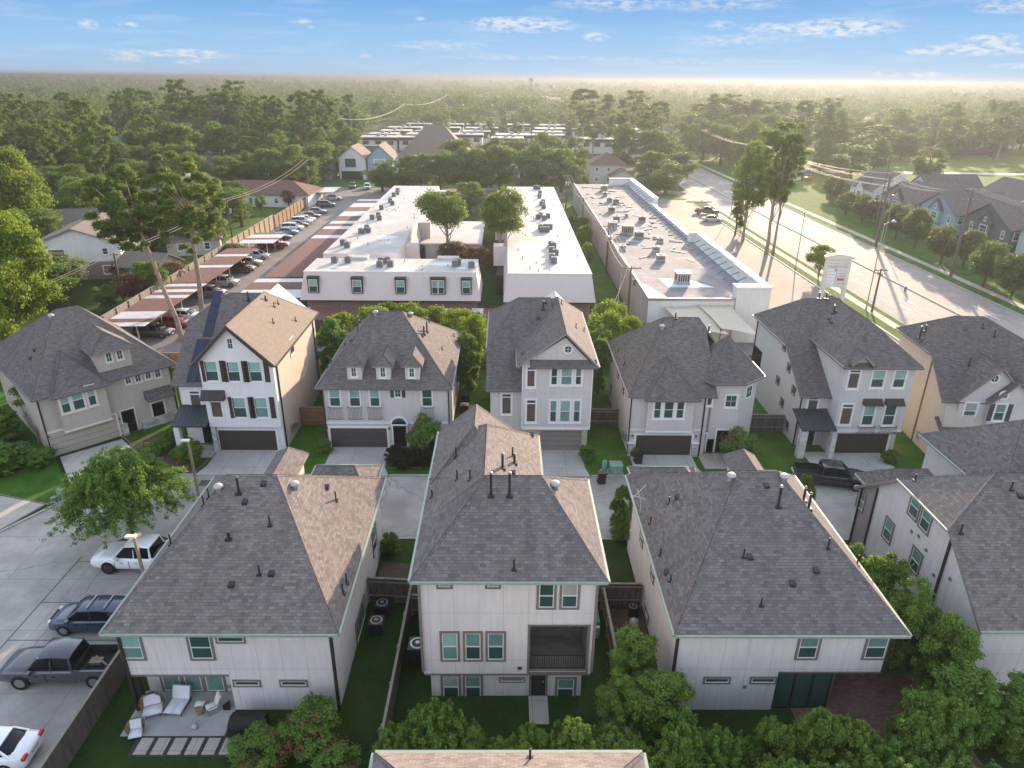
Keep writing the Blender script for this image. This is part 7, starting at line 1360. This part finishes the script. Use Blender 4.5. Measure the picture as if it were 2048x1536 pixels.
def proto_tree(kind, v, leaf, n, s, H_=12., R_=4.5, cz=.62, ch=.38, trunk=.28, m='bark', key=None, squash=.75):
    """proto meshes at real size: height H_, crown radius R_"""
    C, R = crown_pts(kind, 100*v+len(kind)); C = C*np.array([R_, R_, H_*ch])+np.array([0, 0, H_*cz]); R = R*R_
    C[:, :2] += np.random.default_rng(v).normal(size=2)*R_*.12
    if 39 < v < 50:
        r_ = np.random.default_rng(v); k_ = 26; a_ = r_.uniform(0, 6.28, k_); f_ = r_.uniform(.1, .95, k_); zz = H_*(.55+.42*np.sqrt(1-f_*f_))
        for u_ in range(3): C = np.vstack([C, np.stack([f_*R_*np.cos(a_), f_*R_*np.sin(a_), zz+u_*.22], 1)]); R = np.concatenate([R, np.full(k_, .24-.05*u_)])
    cm = leafmesh('crown', leaf, C, R, n, s, squash, seed=v, elong=1.5 if kind != 'loose' else 1.9, fuzz=.18 if kind != 'loose' else .42)
    rr = random.Random(v); ks = rr.sample(range(len(C)), 9); limbs = [(C[i][0]*.8, C[i][1]*.8, C[i][2], min(.85, max(.25, (C[i][2]/H_)*.7))) for i in ks]
    tm = trunkmesh('trunk', H_*(cz+ch*.5), trunk, limbs, m, v)
    PROTO[key or (kind, v)] = (cm, tm, H_, R_)
for v in range(4): proto_tree('oak', v, 'leaf_oak', 14000, .29, 13, 6, .50, .47, .35)
for v in range(3): proto_tree('pine', v, 'leaf_pine', 13000, .24, 22, 4.2, .70, .28, .26, 'bark_pale', squash=.8)
for v in range(3): proto_tree('tall', v, 'leaf_far', 9000, .30, 19, 4.6, .52, .46, .28, 'bark')
for v in range(2): proto_tree('round', v, 'leaf_gray', 9000, .22, 7, 3.6, .55, .42, .16, key=('gray', v))
for v in range(2): proto_tree('round', v+7, 'leaf_bright', 9000, .20, 8, 3.4, .55, .42, .16, key=('bright', v))
for v in range(3): proto_tree('oak', v+60, 'leaf_pine', 15000, .21, 11, 4.4, .66, .33, .24, 'bark_pale', key=('clump', v))
for v in range(2): proto_tree('oak', v+70, 'leaf_pine', 16000, .2, 12, 4.6, .76, .24, .26, 'bark_pale', key=('clump_top', v))
proto_tree('oak', 21, 'leaf_bright', 26000, .26, 13, 6, .52, .46, .3, key=('brightoak', 0)); proto_tree('oak', 22, 'leaf_bright', 26000, .26, 13, 6, .52, .46, .3, key=('brightoak', 1))
for v in range(3): proto_tree('loose', v+30, 'leaf_near', 42000, .11, 7, 2.4, .52, .46, .12, key=('hedge', v))
for v in range(4): proto_tree('loose', v+40, 'leaf_near', 44000, .10, 5, 2.4, .5, .46, .1, key=('near', v))
proto_tree('loose', 50, 'leaf_near', 16000, .12, 4.6, 2.2, .5, .46, .1, key=('myrtle', 0)); proto_tree('round', 51, 'leaf_pink', 420, .14, 4.6, 2.3, .58, .45, .01, key=('blossom', 0)); proto_tree('round', 52, 'leaf_red', 4200, .22, 6, 3, .55, .4, .14, key=('red', 0))
NAMES = {'clump_top': 'pine_tree', 'clump': 'pine_tree', 'oak': 'broadleaf_tree', 'pine': 'pine_tree', 'tall': 'broadleaf_tree', 'gray': 'street_tree', 'bright': 'garden_tree', 'brightoak': 'broadleaf_tree', 'hedge': 'garden_tree', 'near': 'hedge_shrub', 'myrtle': 'crape_myrtle', 'red': 'crape_myrtle'}
CATS = {'clump_top': 'pine tree', 'clump': 'pine tree', 'pine': 'pine tree', 'near': 'shrub'}
NT = [0]; SC_LAST = [None]
def tree(kind, x, y, hgt, rad, label, group=None, v=None, z=0, trunk=True, blossom=False, name=None):
    v = (NT[0] % sum(1 for k in PROTO if k[0] == kind)) if v is None else v; NT[0] += 1
    cm, tm, H_, R_ = PROTO[(kind, v)]; t = Thing(name or NAMES[kind], label, CATS.get(kind, 'tree'), (x, y, z), random.uniform(0, 6.28), group, local=True)
    SC_LAST[0] = t.o; t.o.scale = (rad/R_, rad/R_, hgt/H_); link(bpy.data.objects.new('crown', cm), t.o)
    if trunk: link(bpy.data.objects.new('trunk', tm), t.o)
    if blossom: link(bpy.data.objects.new('blossom', PROTO[('blossom', 0)][0]), t.o).scale = (R_/2.2,)*2+(H_/4.6,)
    return t
def tpx(kind, bx, by, ty, wpx, label, **k):
    """tree from its foot, top row and crown width in the photograph"""
    x, y = G(bx, by); zt = atY(bx, ty, y)[1]; zc = R3 @ np.array([x, y, zt*.7-H]); rad = wpx/2*(-zc[2])/F; return tree(kind, x, y, max(zt, 1), rad, label, **k)
# near hedge and garden trees along the bottom
HG = 'hedge trees along the bottom of the photo'; k = 0
for i, x in enumerate(np.arange(-4.6, 20.5, 1.55)):
    far = x > 7
    hh = 3.1+.7*math.sin(i*1.7)+random.uniform(-.3, .3)+(.3 if x > 10 else 0)+(0.5 if x > 14 else 0)
    tree('near', x+random.uniform(-.3, .3), 23.0+random.uniform(-.5, .5)-(.5 if x < 6 else .9), hh, random.uniform(1.1, 1.55), 'leafy green hedge shrub in front of the %s near house, %s from its left end' % (('middle', ordinal(i)) if x < 6 else ('right', ordinal(i-7))) if True else '', HG)
for i, x in enumerate(np.arange(6.6, 22, 1.8)): tree('near', x, 20.2+random.uniform(-.4, .4), 3.0+random.uniform(-.5, .8), random.uniform(1.3, 1.9), 'low hedge shrub of the front rank at the very bottom edge, %s from the left' % ordinal(i).replace('nearest', 'first'), HG)
for x, y, hh, r_, lab in ((6.6, 27.4, 4.7, 1.4, 'feathery garden tree between the middle and right near houses'), (5.9, 25.2, 3.9, 1.3, 'rounded garden tree at the right corner of the middle house'), (7.8, 24.6, 4.4, 1.6, 'bushy tree against the left corner of the right near house'), (21.6, 31.5, 6.2, 1.6, 'tall hedge tree in the gap right of the roof edge, farthest back'), (21.9, 29.0, 6.4, 1.6, 'tall hedge tree in the gap, second from the back'), (22.4, 26.6, 6.0, 1.6, 'pale green hedge tree between the right roof and the far right house'), (22.0, 24.4, 5.2, 1.7, 'hedge tree in front of the far right house corner'), (24.2, 24.0, 4.6, 1.5, 'hedge tree below the far right house wall'), (20.6, 33.6, 5.2, 1.2, 'thin tree rising behind the right roof edge'), (20.0, 23.4, 4.4, 1.6, 'hedge tree over the brick paver patio')): tree('hedge', x, y, hh, r_, lab, 'garden trees between near houses')
for x, y, hh, r_, lab in ((-9.3, 24.2, 2.6, 1.5, 'pink flowering shrub beside the left house corner'), (-11.2, 23.2, 2.2, 1.4, 'pink flowering shrub left of the other at the bottom'), (-7.6, 22.6, 2.0, 1.2, 'pink flowering shrub against the dark fence')): tree('myrtle', x, y, hh, r_, lab, 'pink flowering shrubs', blossom=True)
# weeping tree on the island: long hanging sprays
r = np.random.default_rng(3); C = []; R = []
for k in range(620):
    a = r.uniform(0, 6.28); f = r.random()**.55; rad = 3.4*f*(1+.12*math.sin(3*a+1)); top = 2.6+(4.3-.2*r.random())*math.sqrt(max(0, 1-f*f*.92))*r.uniform(.35, 1)+r.normal()*.15; L_ = r.uniform(.25, .9); jx, jy = r.normal(size=2)*.12
    for q in range(5): C.append([rad*math.cos(a)+q*(.16*math.cos(a)*f+jx), rad*math.sin(a)+q*(.16*math.sin(a)*f+jy), top-L_*q/4]); R.append(.24)
wm = leafmesh('crown', 'leaf_near', np.array(C), np.array(R), 60000, .075, .9, .1, .2, 1.5, 3, 2.8); tm = trunkmesh('trunk', 4.6, .14, [(1.6, .5, 5, .5), (-1.5, .9, 5.2, .5), (.3, -1.6, 5, .6), (-.4, 1.6, 5.3, .6), (-2.2, -.8, 4.6, .45), (2, -1, 4.7, .5)], 'bark', 3)
t = Thing('weeping_tree', 'airy weeping tree on the planted island beside the white pickup', 'tree', (-26.1, 41.2, .1), local=True); link(bpy.data.objects.new('crown', wm), t.o); link(bpy.data.objects.new('trunk', tm), t.o)
tree('myrtle', -41.3, 50.2, 2.6, 2.4, 'wide leafy shrub at the left edge beside the curved kerb'); tree('myrtle', -38.7, 51.2, 1.6, 1.2, 'low shrub at the foot of the angled house corner')
for px, py, hh, r_, lab in ((325, 905, 1.3, 1.1, 'clipped dark hedge below the arched window'), (345, 885, 1.2, 1.1, 'clipped hedge between the tan house and the white gable house'), (650, 905, 1.3, .75, 'small bright round bush left of the dark garage'), (1173, 922, 1.5, .8, 'small dark bush right of the taupe garage'), (1778, 925, 1.2, .7, 'small round bush right of the dark garage of the porch house'), (1268, 912, .9, .5, 'tiny shrub beside the turret house bin'), (780, 1105, 1.5, .8, 'small bush beside the left near house front corner'), (1238, 1075, 1.5, .9, 'spiky shrub beside the right near house front corner'), (360, 915, 1., .8, 'low flowering shrub by the porch column')):
    x, y = G(px, py, .1); tree('near', x, y, hh, r_, lab, 'small bushes by the far row houses', name='garden_bush', trunk=False)
for i, (px, py) in enumerate(((790, 925), (812, 932), (835, 925), (855, 932), (870, 915))): x, y = G(px, py, .1); t = tree('near', x, y, 1.5, 1.05, 'dark purple leaved bush in front of the dormer house, %s from the left' % ordinal(i).replace('nearest', 'first'), 'dark bushes below the crape myrtle', name='dark_bush', trunk=False); t.o.children[0].data = (bushm := globals().get('bushm') or (lambda m_: (m_.materials.clear(), m_.materials.append(MT['leaf_bush']), m_)[2])(PROTO[('near', 0)][0].copy()))
x, y = G(850, 915); tree('myrtle', x, y, 4.0, 1.5, 'crape myrtle with mauve flowers before the dormer house door', blossom=True); x, y = G(1470, 925); tree('myrtle', x, y, 3.2, 1.5, 'thin crape myrtle with pink flowers before the turret house door', blossom=True); x, y = G(385, 930); tree('myrtle', x, y, 2.4, 1.2, 'small pink crape myrtle beside the white gable house porch', blossom=True)
for x, y, hh in ((9.0, 40.0, 4.4), (8.4, 42.2, 3.6), (22, 43.8, 3.6)): tree('near', x, y, hh, .8, 'sparse young tree at the %s' % {9.0: 'front left corner of the right near house', 8.4: 'street edge beside the black bin', 22: 'driveway beside the black pickup'}[x], name='young_tree')
# belt of bright trees behind the far row
BG = 'bright trees behind the far row houses'
for i, (bx, by, ty, wp) in enumerate(((672, 775, 640, 75), (700, 745, 612, 95), (745, 730, 600, 90), (785, 715, 592, 90), (830, 712, 600, 90), (870, 715, 602, 90), (912, 725, 605, 80), (945, 760, 612, 80), (960, 735, 620, 70), (1200, 745, 600, 90), (1225, 720, 592, 90), (1195, 790, 650, 60), (1240, 735, 620, 70), (935, 790, 660, 60), (1290, 700, 640, 40))): tpx('hedge' if i in (0, 8, 11, 13) else 'bright', bx, by, ty, wp, 'yellow green leafy tree behind the far row, %s from the left' % ordinal(i).replace('nearest', 'first'), group=BG)
tree('near', -32.2, 73.6, 3.4, 2., 'bright round bush at the corner behind the angled house', name='garden_bush'); tree('near', 13, 61, 3, 1.0, 'narrow green shrub right of the round window house', name='garden_bush'); tree('hedge', -43, 60, 5.5, 2.6, 'dark tree left of the angled tan house'); tree('hedge', -45, 55, 3.5, 2.4, 'dark shrubbery at the left edge beside the tan house', name='garden_bush')
# big bright trees at the left edge
tpx('brightoak', 35, 690, 415, 190, 'big sunlit yellow green tree at the left edge', v=0); tpx('brightoak', 40, 500, 285, 150, 'second big sunlit tree behind it at the left edge', v=1); tpx('brightoak', -20, 760, 520, 190, 'sunlit tree cut by the left edge beside the tan house', v=1); tree('gray', -66.5, 99.5, 6.8, 5.3, 'large round grey green bush before the pale board fence', name='garden_bush')
# the two long trunk pines
def pine_big(label, base, top, crown_c, crown_r, bendpts, seed):
    bx, by = base; t = Thing('pine_tree', label, 'pine tree', (bx, by), local=True, group='long trunked pines'); P = [Vector((a-bx, c-by, z)) for a, c, z in bendpts]; b = t.mb(); n_ = len(P); b.path(P, [.34*(1-.6*i/(n_-1)) for i in range(n_)], 9, 'bark_pale'); r = np.random.default_rng(seed)
    C = []; R = []; cx, cy, cz = crown_c[0]-bx, crown_c[1]-by, crown_c[2]
    for q in range(85):
        v = r.normal(size=3); v /= np.linalg.norm(v); v *= r.uniform(.35, 1); c = [cx+v[0]*crown_r, cy+v[1]*crown_r, cz+v[2]*crown_r*1.3]; C.append(c); R.append(r.uniform(.55, .95))
        if q % 3 == 0: b.path([P[-2], (P[-2]+Vector(c))/2+Vector((0, 0, .3)), Vector(c)], [.12, .08, .03], 5, 'bark_pale')
    b.build('trunk', t.o); link(bpy.data.objects.new('crown', leafmesh('crown', 'leaf_pine', np.array(C), np.array(R), 52000, .15, .8, .3, .5, 0, seed, 2.0)), t.o)
def at(px, py, Y): x, z = atY(px, py, Y); return (x, Y, z)
pine_big('leaning pine with bare crooked trunk crossing the carports', (-39.9, 82), None, at(243, 425, 88), 4.3, [(-39.9, 82, 0), at(352, 635, 82.6), at(330, 585, 84), at(305, 520, 86), at(280, 462, 88), at(262, 420, 88)], 61)
pine_big('straight pine with dense clumped crown beside the leaning one', (-40.6, 90), None, at(366, 405, 90), 4.9, [(-40.6, 90, 0), at(398, 560, 90), at(388, 500, 90), at(378, 430, 90), at(370, 380, 90)], 62)
# courtyard
tpx('clump_top', 896, 528, 382, 112, 'clumped pine in the courtyard, left of the two'); tpx('clump_top', 1002, 560, 382, 98, 'clumped pine in the courtyard, right of the two'); tpx('oak', 940, 425, 362, 68, 'round dark oak at the back of the courtyard'); tpx('red', 905, 530, 480, 70, 'reddish crape myrtle at the left of the courtyard', name='crape_myrtle'); tpx('red', 955, 540, 488, 60, 'dull red shrub in the middle of the courtyard', name='crape_myrtle'); tpx('red', 985, 560, 495, 45, 'dark red shrub before the right courtyard pine', name='crape_myrtle')
# alley bushes
for i, (bx, by, ty, wp) in enumerate(((1145, 460, 425, 30), (1160, 475, 428, 34), (1168, 500, 445, 34), (1175, 540, 480, 30), (1290, 385, 350, 56), (1480, 470, 400, 20))): tpx('bright', bx, by, ty, wp, 'bush on the grass alley beside the shop building, %s' % ordinal(i), group='alley bushes', name='garden_bush')
# oak row
OG = 'dark oaks of the row behind the apartments'
for i, (bx, by, ty, wp) in enumerate(((765, 383, 322, 72), (800, 384, 312, 80), (842, 384, 305, 84), (880, 383, 298, 86), (920, 382, 292, 90), (958, 384, 292, 88), (1000, 382, 288, 92), (1042, 384, 290, 92), (1082, 384, 284, 98), (1122, 384, 292, 88), (1150, 380, 312, 56), (905, 350, 272, 80), (1095, 345, 262, 90), (1150, 350, 270, 60), (870, 300, 248, 60), (1040, 345, 275, 76), (985, 345, 272, 76), (1330, 388, 318, 84), (1300, 372, 300, 80), (1350, 368, 298, 66))): tpx('oak', bx, by, ty, wp, 'dark oak of the row behind the apartments, %s' % ('tree %s from the left' % ordinal(i).replace('nearest', 'first') if i < 11 else '%s in the second rank' % ordinal(i-11).replace('nearest', 'first')), group=OG)
tpx('oak', 405, 500, 418, 125, 'broad oak behind the long trunked pines'); tpx('oak', 300, 470, 405, 90, 'dark oak left of the long trunked pines'); tpx('bright', 525, 430, 385, 26, 'small bright tree before the white ranch house'); tpx('red', 480, 440, 400, 50, 'pink red crape myrtle before the white chimney house', name='crape_myrtle'); tpx('bright', 470, 425, 365, 34, 'bright young tree beside the white chimney'); tpx('red', 578, 415, 375, 30, 'pink crape myrtle at the pole by the yellow fence', name='crape_myrtle'); tpx('bright', 180, 475, 420, 40, 'pale bush on the roof line of the brown roofed house'); tpx('gray', 470, 520, 485, 60, 'pale green bush hanging over the grey fence'); tpx('bright', 445, 490, 450, 22, 'vine covered post on the board fence')
for i, (bx, by, ty, wp) in enumerate(((270, 610, 540, 70), (310, 600, 520, 80), (250, 560, 520, 60), (215, 620, 570, 50), (350, 575, 520, 60))): tpx('oak' if i % 2 else 'red', bx, by, ty, wp, 'shrubby garden tree behind the grey board fence, %s' % ordinal(i), group='garden trees behind the board fence')
# tall trees by the road and behind the shops
for i, (k_, bx, by, ty, wp) in enumerate((('clump', 1485, 482, 292, 88), ('pine', 1532, 509, 238, 104), ('pine', 1546, 506, 262, 70), ('tall', 1470, 470, 325, 46), ('bright', 1636, 555, 482, 62))): tpx(k_, bx, by, ty, wp, ['tall thin tree on the lawn strip, trunk left of the pair', 'tallest tree on the lawn strip with long bare trunk', 'slim tree close beside the tallest lawn strip tree', 'small crowned tree behind the left lawn strip trunk', 'bright bush beside the tall tenant sign'][i])
for i, (bx, by, ty, wp) in enumerate(((1165, 300, 175, 66), (1212, 300, 187, 52), (1262, 300, 178, 66), (1185, 320, 215, 50), (1235, 330, 225, 60), (1290, 335, 210, 56), (1310, 320, 200, 50), (1420, 300, 185, 60), (1448, 305, 185, 62), (1395, 290, 205, 50), (1500, 305, 196, 66), (1530, 310, 200, 60), (1600, 320, 198, 60), (1645, 325, 205, 56), (1470, 305, 200, 60))): tpx('pine' if i % 3 != 1 else 'tall', bx, by, ty, wp, 'tall dark tree beside the main road bend, %s from the left' % ordinal(i).replace('nearest', 'first'), group='tall trees by the road bend')
for i, (bx, by, ty, wp) in enumerate(((1245, 345, 245, 70), (1285, 350, 250, 80), (1325, 355, 262, 76), (1365, 325, 240, 70), (1405, 320, 235, 80), (1440, 330, 240, 80), (1490, 345, 235, 84), (1540, 340, 245, 80), (1590, 330, 250, 70), (1380, 300, 220, 70), (1560, 320, 230, 70), (1465, 320, 225, 80), (1520, 325, 225, 80))): tpx('oak', bx, by, ty, wp, 'dark broad tree in the grove by the road bend, %s' % ordinal(i).replace('nearest', 'first'), group='grove by the road bend')
for i, (bx, by, ty, wp) in enumerate(((1700, 352, 282, 92), (1745, 345, 272, 66), (1850, 362, 293, 78), (1640, 345, 275, 40), (1800, 320, 262, 60), (1770, 318, 255, 66), (1910, 310, 250, 70), (1980, 300, 235, 80), (2040, 300, 225, 60), (1870, 300, 240, 70), (1660, 320, 250, 60), (1720, 305, 240, 60))): tpx('oak', bx, by, ty, wp, 'rounded park tree, %s' % ordinal(i).replace('nearest', 'first'), group='park trees')
for i, (bx, by, ty, wp) in enumerate(((1690, 432, 382, 50), (1722, 448, 385, 50), (1752, 452, 398, 52), (1790, 478, 405, 64), (1828, 498, 412, 60), (1880, 530, 448, 78), (1925, 535, 455, 70), (1965, 575, 478, 84), (2020, 600, 505, 90), (2060, 600, 520, 80), (1660, 400, 350, 44), (1680, 408, 345, 34))): tpx('gray', bx, by, ty, wp, 'grey green street tree before the town houses, %s from the left' % ordinal(i).replace('nearest', 'first'), group='street trees before the town houses')
for i, (x, y) in enumerate([(88.5+random.uniform(-1, 1), yy) for yy in range(104, 190, 6)]): tree('near', x, y, 1.5, 2.0, 'low dark hedge bush along the town house fence, %s from the near end' % ordinal(i).replace('nearest', 'first'), 'low hedge bushes by the town houses', name='garden_bush', trunk=False)
rq = random.Random(4); got = []; PK = []
while len(got) < 58:
    y = rq.uniform(300, 430); x = rq.uniform(82, 330)
    if x < 95+(y-300)*.1 or any((x-a)**2+(y-b_)**2 < 100 for a, b_ in got) or x > y*.78: continue
    got.append((x, y)); tree('oak' if rq.random() < .75 else 'pine', x, y, rq.uniform(12, 18) if rq.random() < .8 else rq.uniform(19, 24), rq.uniform(5.5, 8), 'tree', 'wood behind the park'); PK.append((SC_LAST[0], 'oak', x, y, 12))
# woods to the left, placed one by one with gaps for houses and lawns
rt = random.Random(11); placed = []; CLEAR = [(-69, 117, 10), (-65, 106, 8), (-83, 137, 13), (-57, 110, 5), (-58, 131, 6), (-62, 186, 17), (-80, 182, 13), (-148, 284, 17), (-172, 284, 18), (-140, 262, 9), (-105, 278, 14), (-67, 228, 14), (-92, 226, 14), (-108, 150, 11), (-49, 236, 12), (-105, 132, 9), (-100, 166, 10), (-120, 145, 9)]
def okp(x, y, d):
    if x > -52-(y-190)*.12 and y > 215: return x < -60-(y-240)*.08 if y > 240 else x < -75
    if x > -56: return False
    for cx, cy, cr in CLEAR:
        if (x-cx)**2+(y-cy)**2 < cr*cr: return False
    return all((x-a)**2+(y-b_)**2 > d*d for a, b_ in placed)
zones = {'pine': 'tall pine standing above the left woods', 'oak': 'broad tree of the left woods', 'tall': 'narrow leafy tree of the left woods'}
cnt = 0; WOOD = []
for _ in range(9000):
    if cnt >= 225: break
    y = 95+260*rt.random()**.8; x = -56-rt.random()*(y*.78-30 if y*.78 > 40 else 10); d = 6.5 if y < 200 else 8
    if not okp(x, y, d): continue
    placed.append((x, y)); cnt += 1
    band = 'near gardens' if y < 160 else 'middle of the woods' if y < 250 else 'back of the woods'
    kd = 'pine' if (rt.random() < (.18 if y < 200 else .33)) else ('oak' if rt.random() < .7 else 'tall')
    if y < 118: hh = rt.uniform(4.5, 7)
    elif y < 200: hh = rt.uniform(9, 13)
    else: hh = rt.uniform(12, 17)
    if kd == 'pine': hh = rt.uniform(19, 26) if y > 170 else rt.uniform(11, 15)
    if x > -60-(y-100)*.28 and y < 215: hh = min(hh, 8.5)
    side = 'left part' if x < -.62*y else 'right part'
    tt = tree(kd, x, y, hh, {'pine': 4.2, 'oak': rt.uniform(5.2, 7.4), 'tall': 4.8}[kd], 'tree', 'trees of the left woods'); WOOD.append((tt.o, kd, x, y, hh))
def pxof(x, y, z):
    d_ = R3 @ np.array([x, y, z-H]); return 1024+F*d_[0]/-d_[2]
def ranklabel(L_, secs, ranks, words, tail):
    bins = {}
    for o, kd, x, y, hh in L_:
        p = pxof(x, y, hh*.7); s_ = next(n_ for lim, n_ in secs if p < lim); r_ = next(n_ for lim, n_ in ranks if y < lim); bins.setdefault((kd, s_, r_), []).append((p, o, hh))
    for (kd, s_, r_), M_ in bins.items():
        M_.sort(key=lambda q: q[0])
        for i, (p, o, hh) in enumerate(M_): o['label'] = ('%s %s %s, %s%s' % (words[kd], s_, tail, r_, '' if len(M_) == 1 else ', %s from left' % ordinal(i).replace('nearest', 'first')))
ranklabel(WOOD, ((60, 'at the left edge'), (180, 'above the gabled house'), (300, 'beyond the leaning pine'), (430, 'beyond the straight pine'), (560, 'above the ranch roof'), (3000, 'near the tall houses')), ((125, 'front rank'), (165, 'second rank'), (215, 'third rank'), (265, 'fourth rank'), (310, 'fifth rank'), (900, 'last rank')), {'pine': 'tall pine', 'oak': 'broad tree', 'tall': 'slim leafy tree'}, 'in the woods')
for i, (bx, by, ty, wp) in enumerate(((650, 335, 175, 60), (610, 330, 178, 56), (570, 325, 215, 46), (485, 300, 158, 60), (455, 310, 182, 50), (430, 300, 188, 46), (375, 300, 155, 66), (300, 290, 178, 60), (270, 300, 190, 50), (720, 290, 235, 26), (350, 290, 205, 44), (520, 290, 200, 50))): tpx('pine', bx, by, ty, wp, 'tall pine standing out on the skyline of the left woods, %s from the right group' % ordinal(i), group='skyline pines', name='pine_tree')
for i, (bx, by, ty, wp) in enumerate(((600, 372, 285, 80), (545, 380, 295, 80), (650, 365, 282, 80), (500, 375, 300, 70), (690, 350, 290, 60), (620, 385, 310, 60), (455, 380, 305, 70), (700, 330, 250, 60), (565, 360, 265, 70))): tpx('oak', bx, by, ty, wp, 'broad oak shading the brick house lawn, %s' % ordinal(i), group='oaks by the cross street lawns')

# far off wood: one mass of leaf clumps to the horizon
def far_mass(name, label, pts, sizes, heights, m, per, seed, leaf):
    n = len(pts); C = []; R = []; r = np.random.default_rng(seed)
    for (x, y), s_, hh in zip(pts, sizes, heights):
        for q in range(per):
            a = r.uniform(0, 6.28); f = r.random()**.5; C.append([x+s_*.75*f*math.cos(a), y+s_*.75*f*math.sin(a), hh*(.45+.5*r.random()*(1-.5*f))]); R.append(s_*r.uniform(.32, .5))
    return np.array(C), np.array(R)
def wood(name, y0, y1, n, s0, per, leafn, leafs, seed, hr, kind='leaf_far'):
    r = np.random.default_rng(seed); pts = []
    while len(pts) < n:
        y = math.sqrt(r.uniform(y0*y0, y1*y1)); x = r.uniform(-.80, .76)*y
        if y < 345 and x < -60 and x > -240: continue
        if y < 455 and -75+(y-300)*.03 < x < 82: continue
        if y < 430 and 80 < x < 90+(y-200)*1.5 and x < 330: continue
        if y < 950 and -30 < x-y*.02 < 60: 
            if y > 760: continue
        pts.append((x, y))
    P_ = np.array(pts); fld = np.sin(P_[:, 0]/61+1.3)*np.sin(P_[:, 1]/83+.4)+.6*np.sin(P_[:, 0]/23+P_[:, 1]/41)
    hh = r.uniform(*hr, n)*(.86+.13*fld); em = r.random(n) < .14; hh = np.where(em, np.minimum(hh+r.uniform(5, 9, n), 28.5), hh); hh = np.minimum(hh, 28.5)
    C, R = far_mass(name, '', pts, r.uniform(.55, 1.4, n)*s0*np.where(em, .6, 1.), hh, kind, per, seed, leafs)
    # pines poke out above the canopy
    me = leafmesh(name, kind, C, R, leafn, leafs, .75, .6, .4, 0, seed, 1.2); o = bpy.data.objects.new(name, me); link(o); tag(o, 'distant hazy wood of broadleaf trees and pines', 'woodland', kind='stuff')
wood('distant_woodland', 330, 620, 1150, 7.5, 8, 520000, .8, 71, (11, 21)); wood('distant_woodland', 620, 1300, 1900, 12.0, 7, 480000, 1.6, 72, (12, 22)); wood('distant_woodland', 1300, 5600, 3400, 30, 6, 260000, 5.5, 73, (14, 24))
# trees scattered among the far apartments
FA = []
for i in range(46):
    y = rt.uniform(338, 620); x = rt.uniform(-50, 70+(y-330)*.25); tree('oak' if rt.random() < .7 else 'tall', x, y, rt.uniform(7, 11) if y < 500 else rt.uniform(10, 15), rt.uniform(3.5, 5.5), 'tree', 'trees in the far apartment field'); FA.append((SC_LAST[0], 'oak', x, y, 9))

ranklabel(FA, ((800, 'left of the tan hip roof'), (950, 'above the tan hip roof'), (1100, 'centre'), (3000, 'right side')), ((380, 'nearest rank'), (430, 'second rank'), (480, 'third rank'), (540, 'fourth rank'), (900, 'last rank')), {'oak': 'tree'}, 'of the far apartments')
ranklabel(PK, ((1500, 'left of the road bend'), (1700, 'behind the play house'), (1850, 'behind the round park tree'), (5000, 'at the right edge')), ((340, 'nearest rank'), (380, 'second rank'), (900, 'last rank')), {'oak': 'hazy tree'}, 'behind the park')
# ================= haze =================
me = bpy.data.meshes.new('haze'); bm = bmesh.new(); bmesh.ops.create_cube(bm, size=1); bm.to_mesh(me); bm.free()
hz = bpy.data.objects.new('haze', me); link(hz); hz.scale = (14400, 7300, 35); hz.location = (0, 7300/2-60, 16.5); tag(hz, 'warm evening haze thickening towards the horizon', 'haze', kind='stuff')
m = bpy.data.materials.new('haze'); m.use_nodes = True; t_ = m.node_tree
for n_ in list(t_.nodes): t_.nodes.remove(n_)
o_ = t_.nodes.new('ShaderNodeOutputMaterial'); pv = t_.nodes.new('ShaderNodeVolumePrincipled'); t_.links.new(pv.outputs[0], o_.inputs['Volume'])
pv.inputs['Color'].default_value = (.16, .172, .195, 1); pv.inputs['Density'].default_value = .00075; pv.inputs['Anisotropy'].default_value = .55
me.materials.append(m)
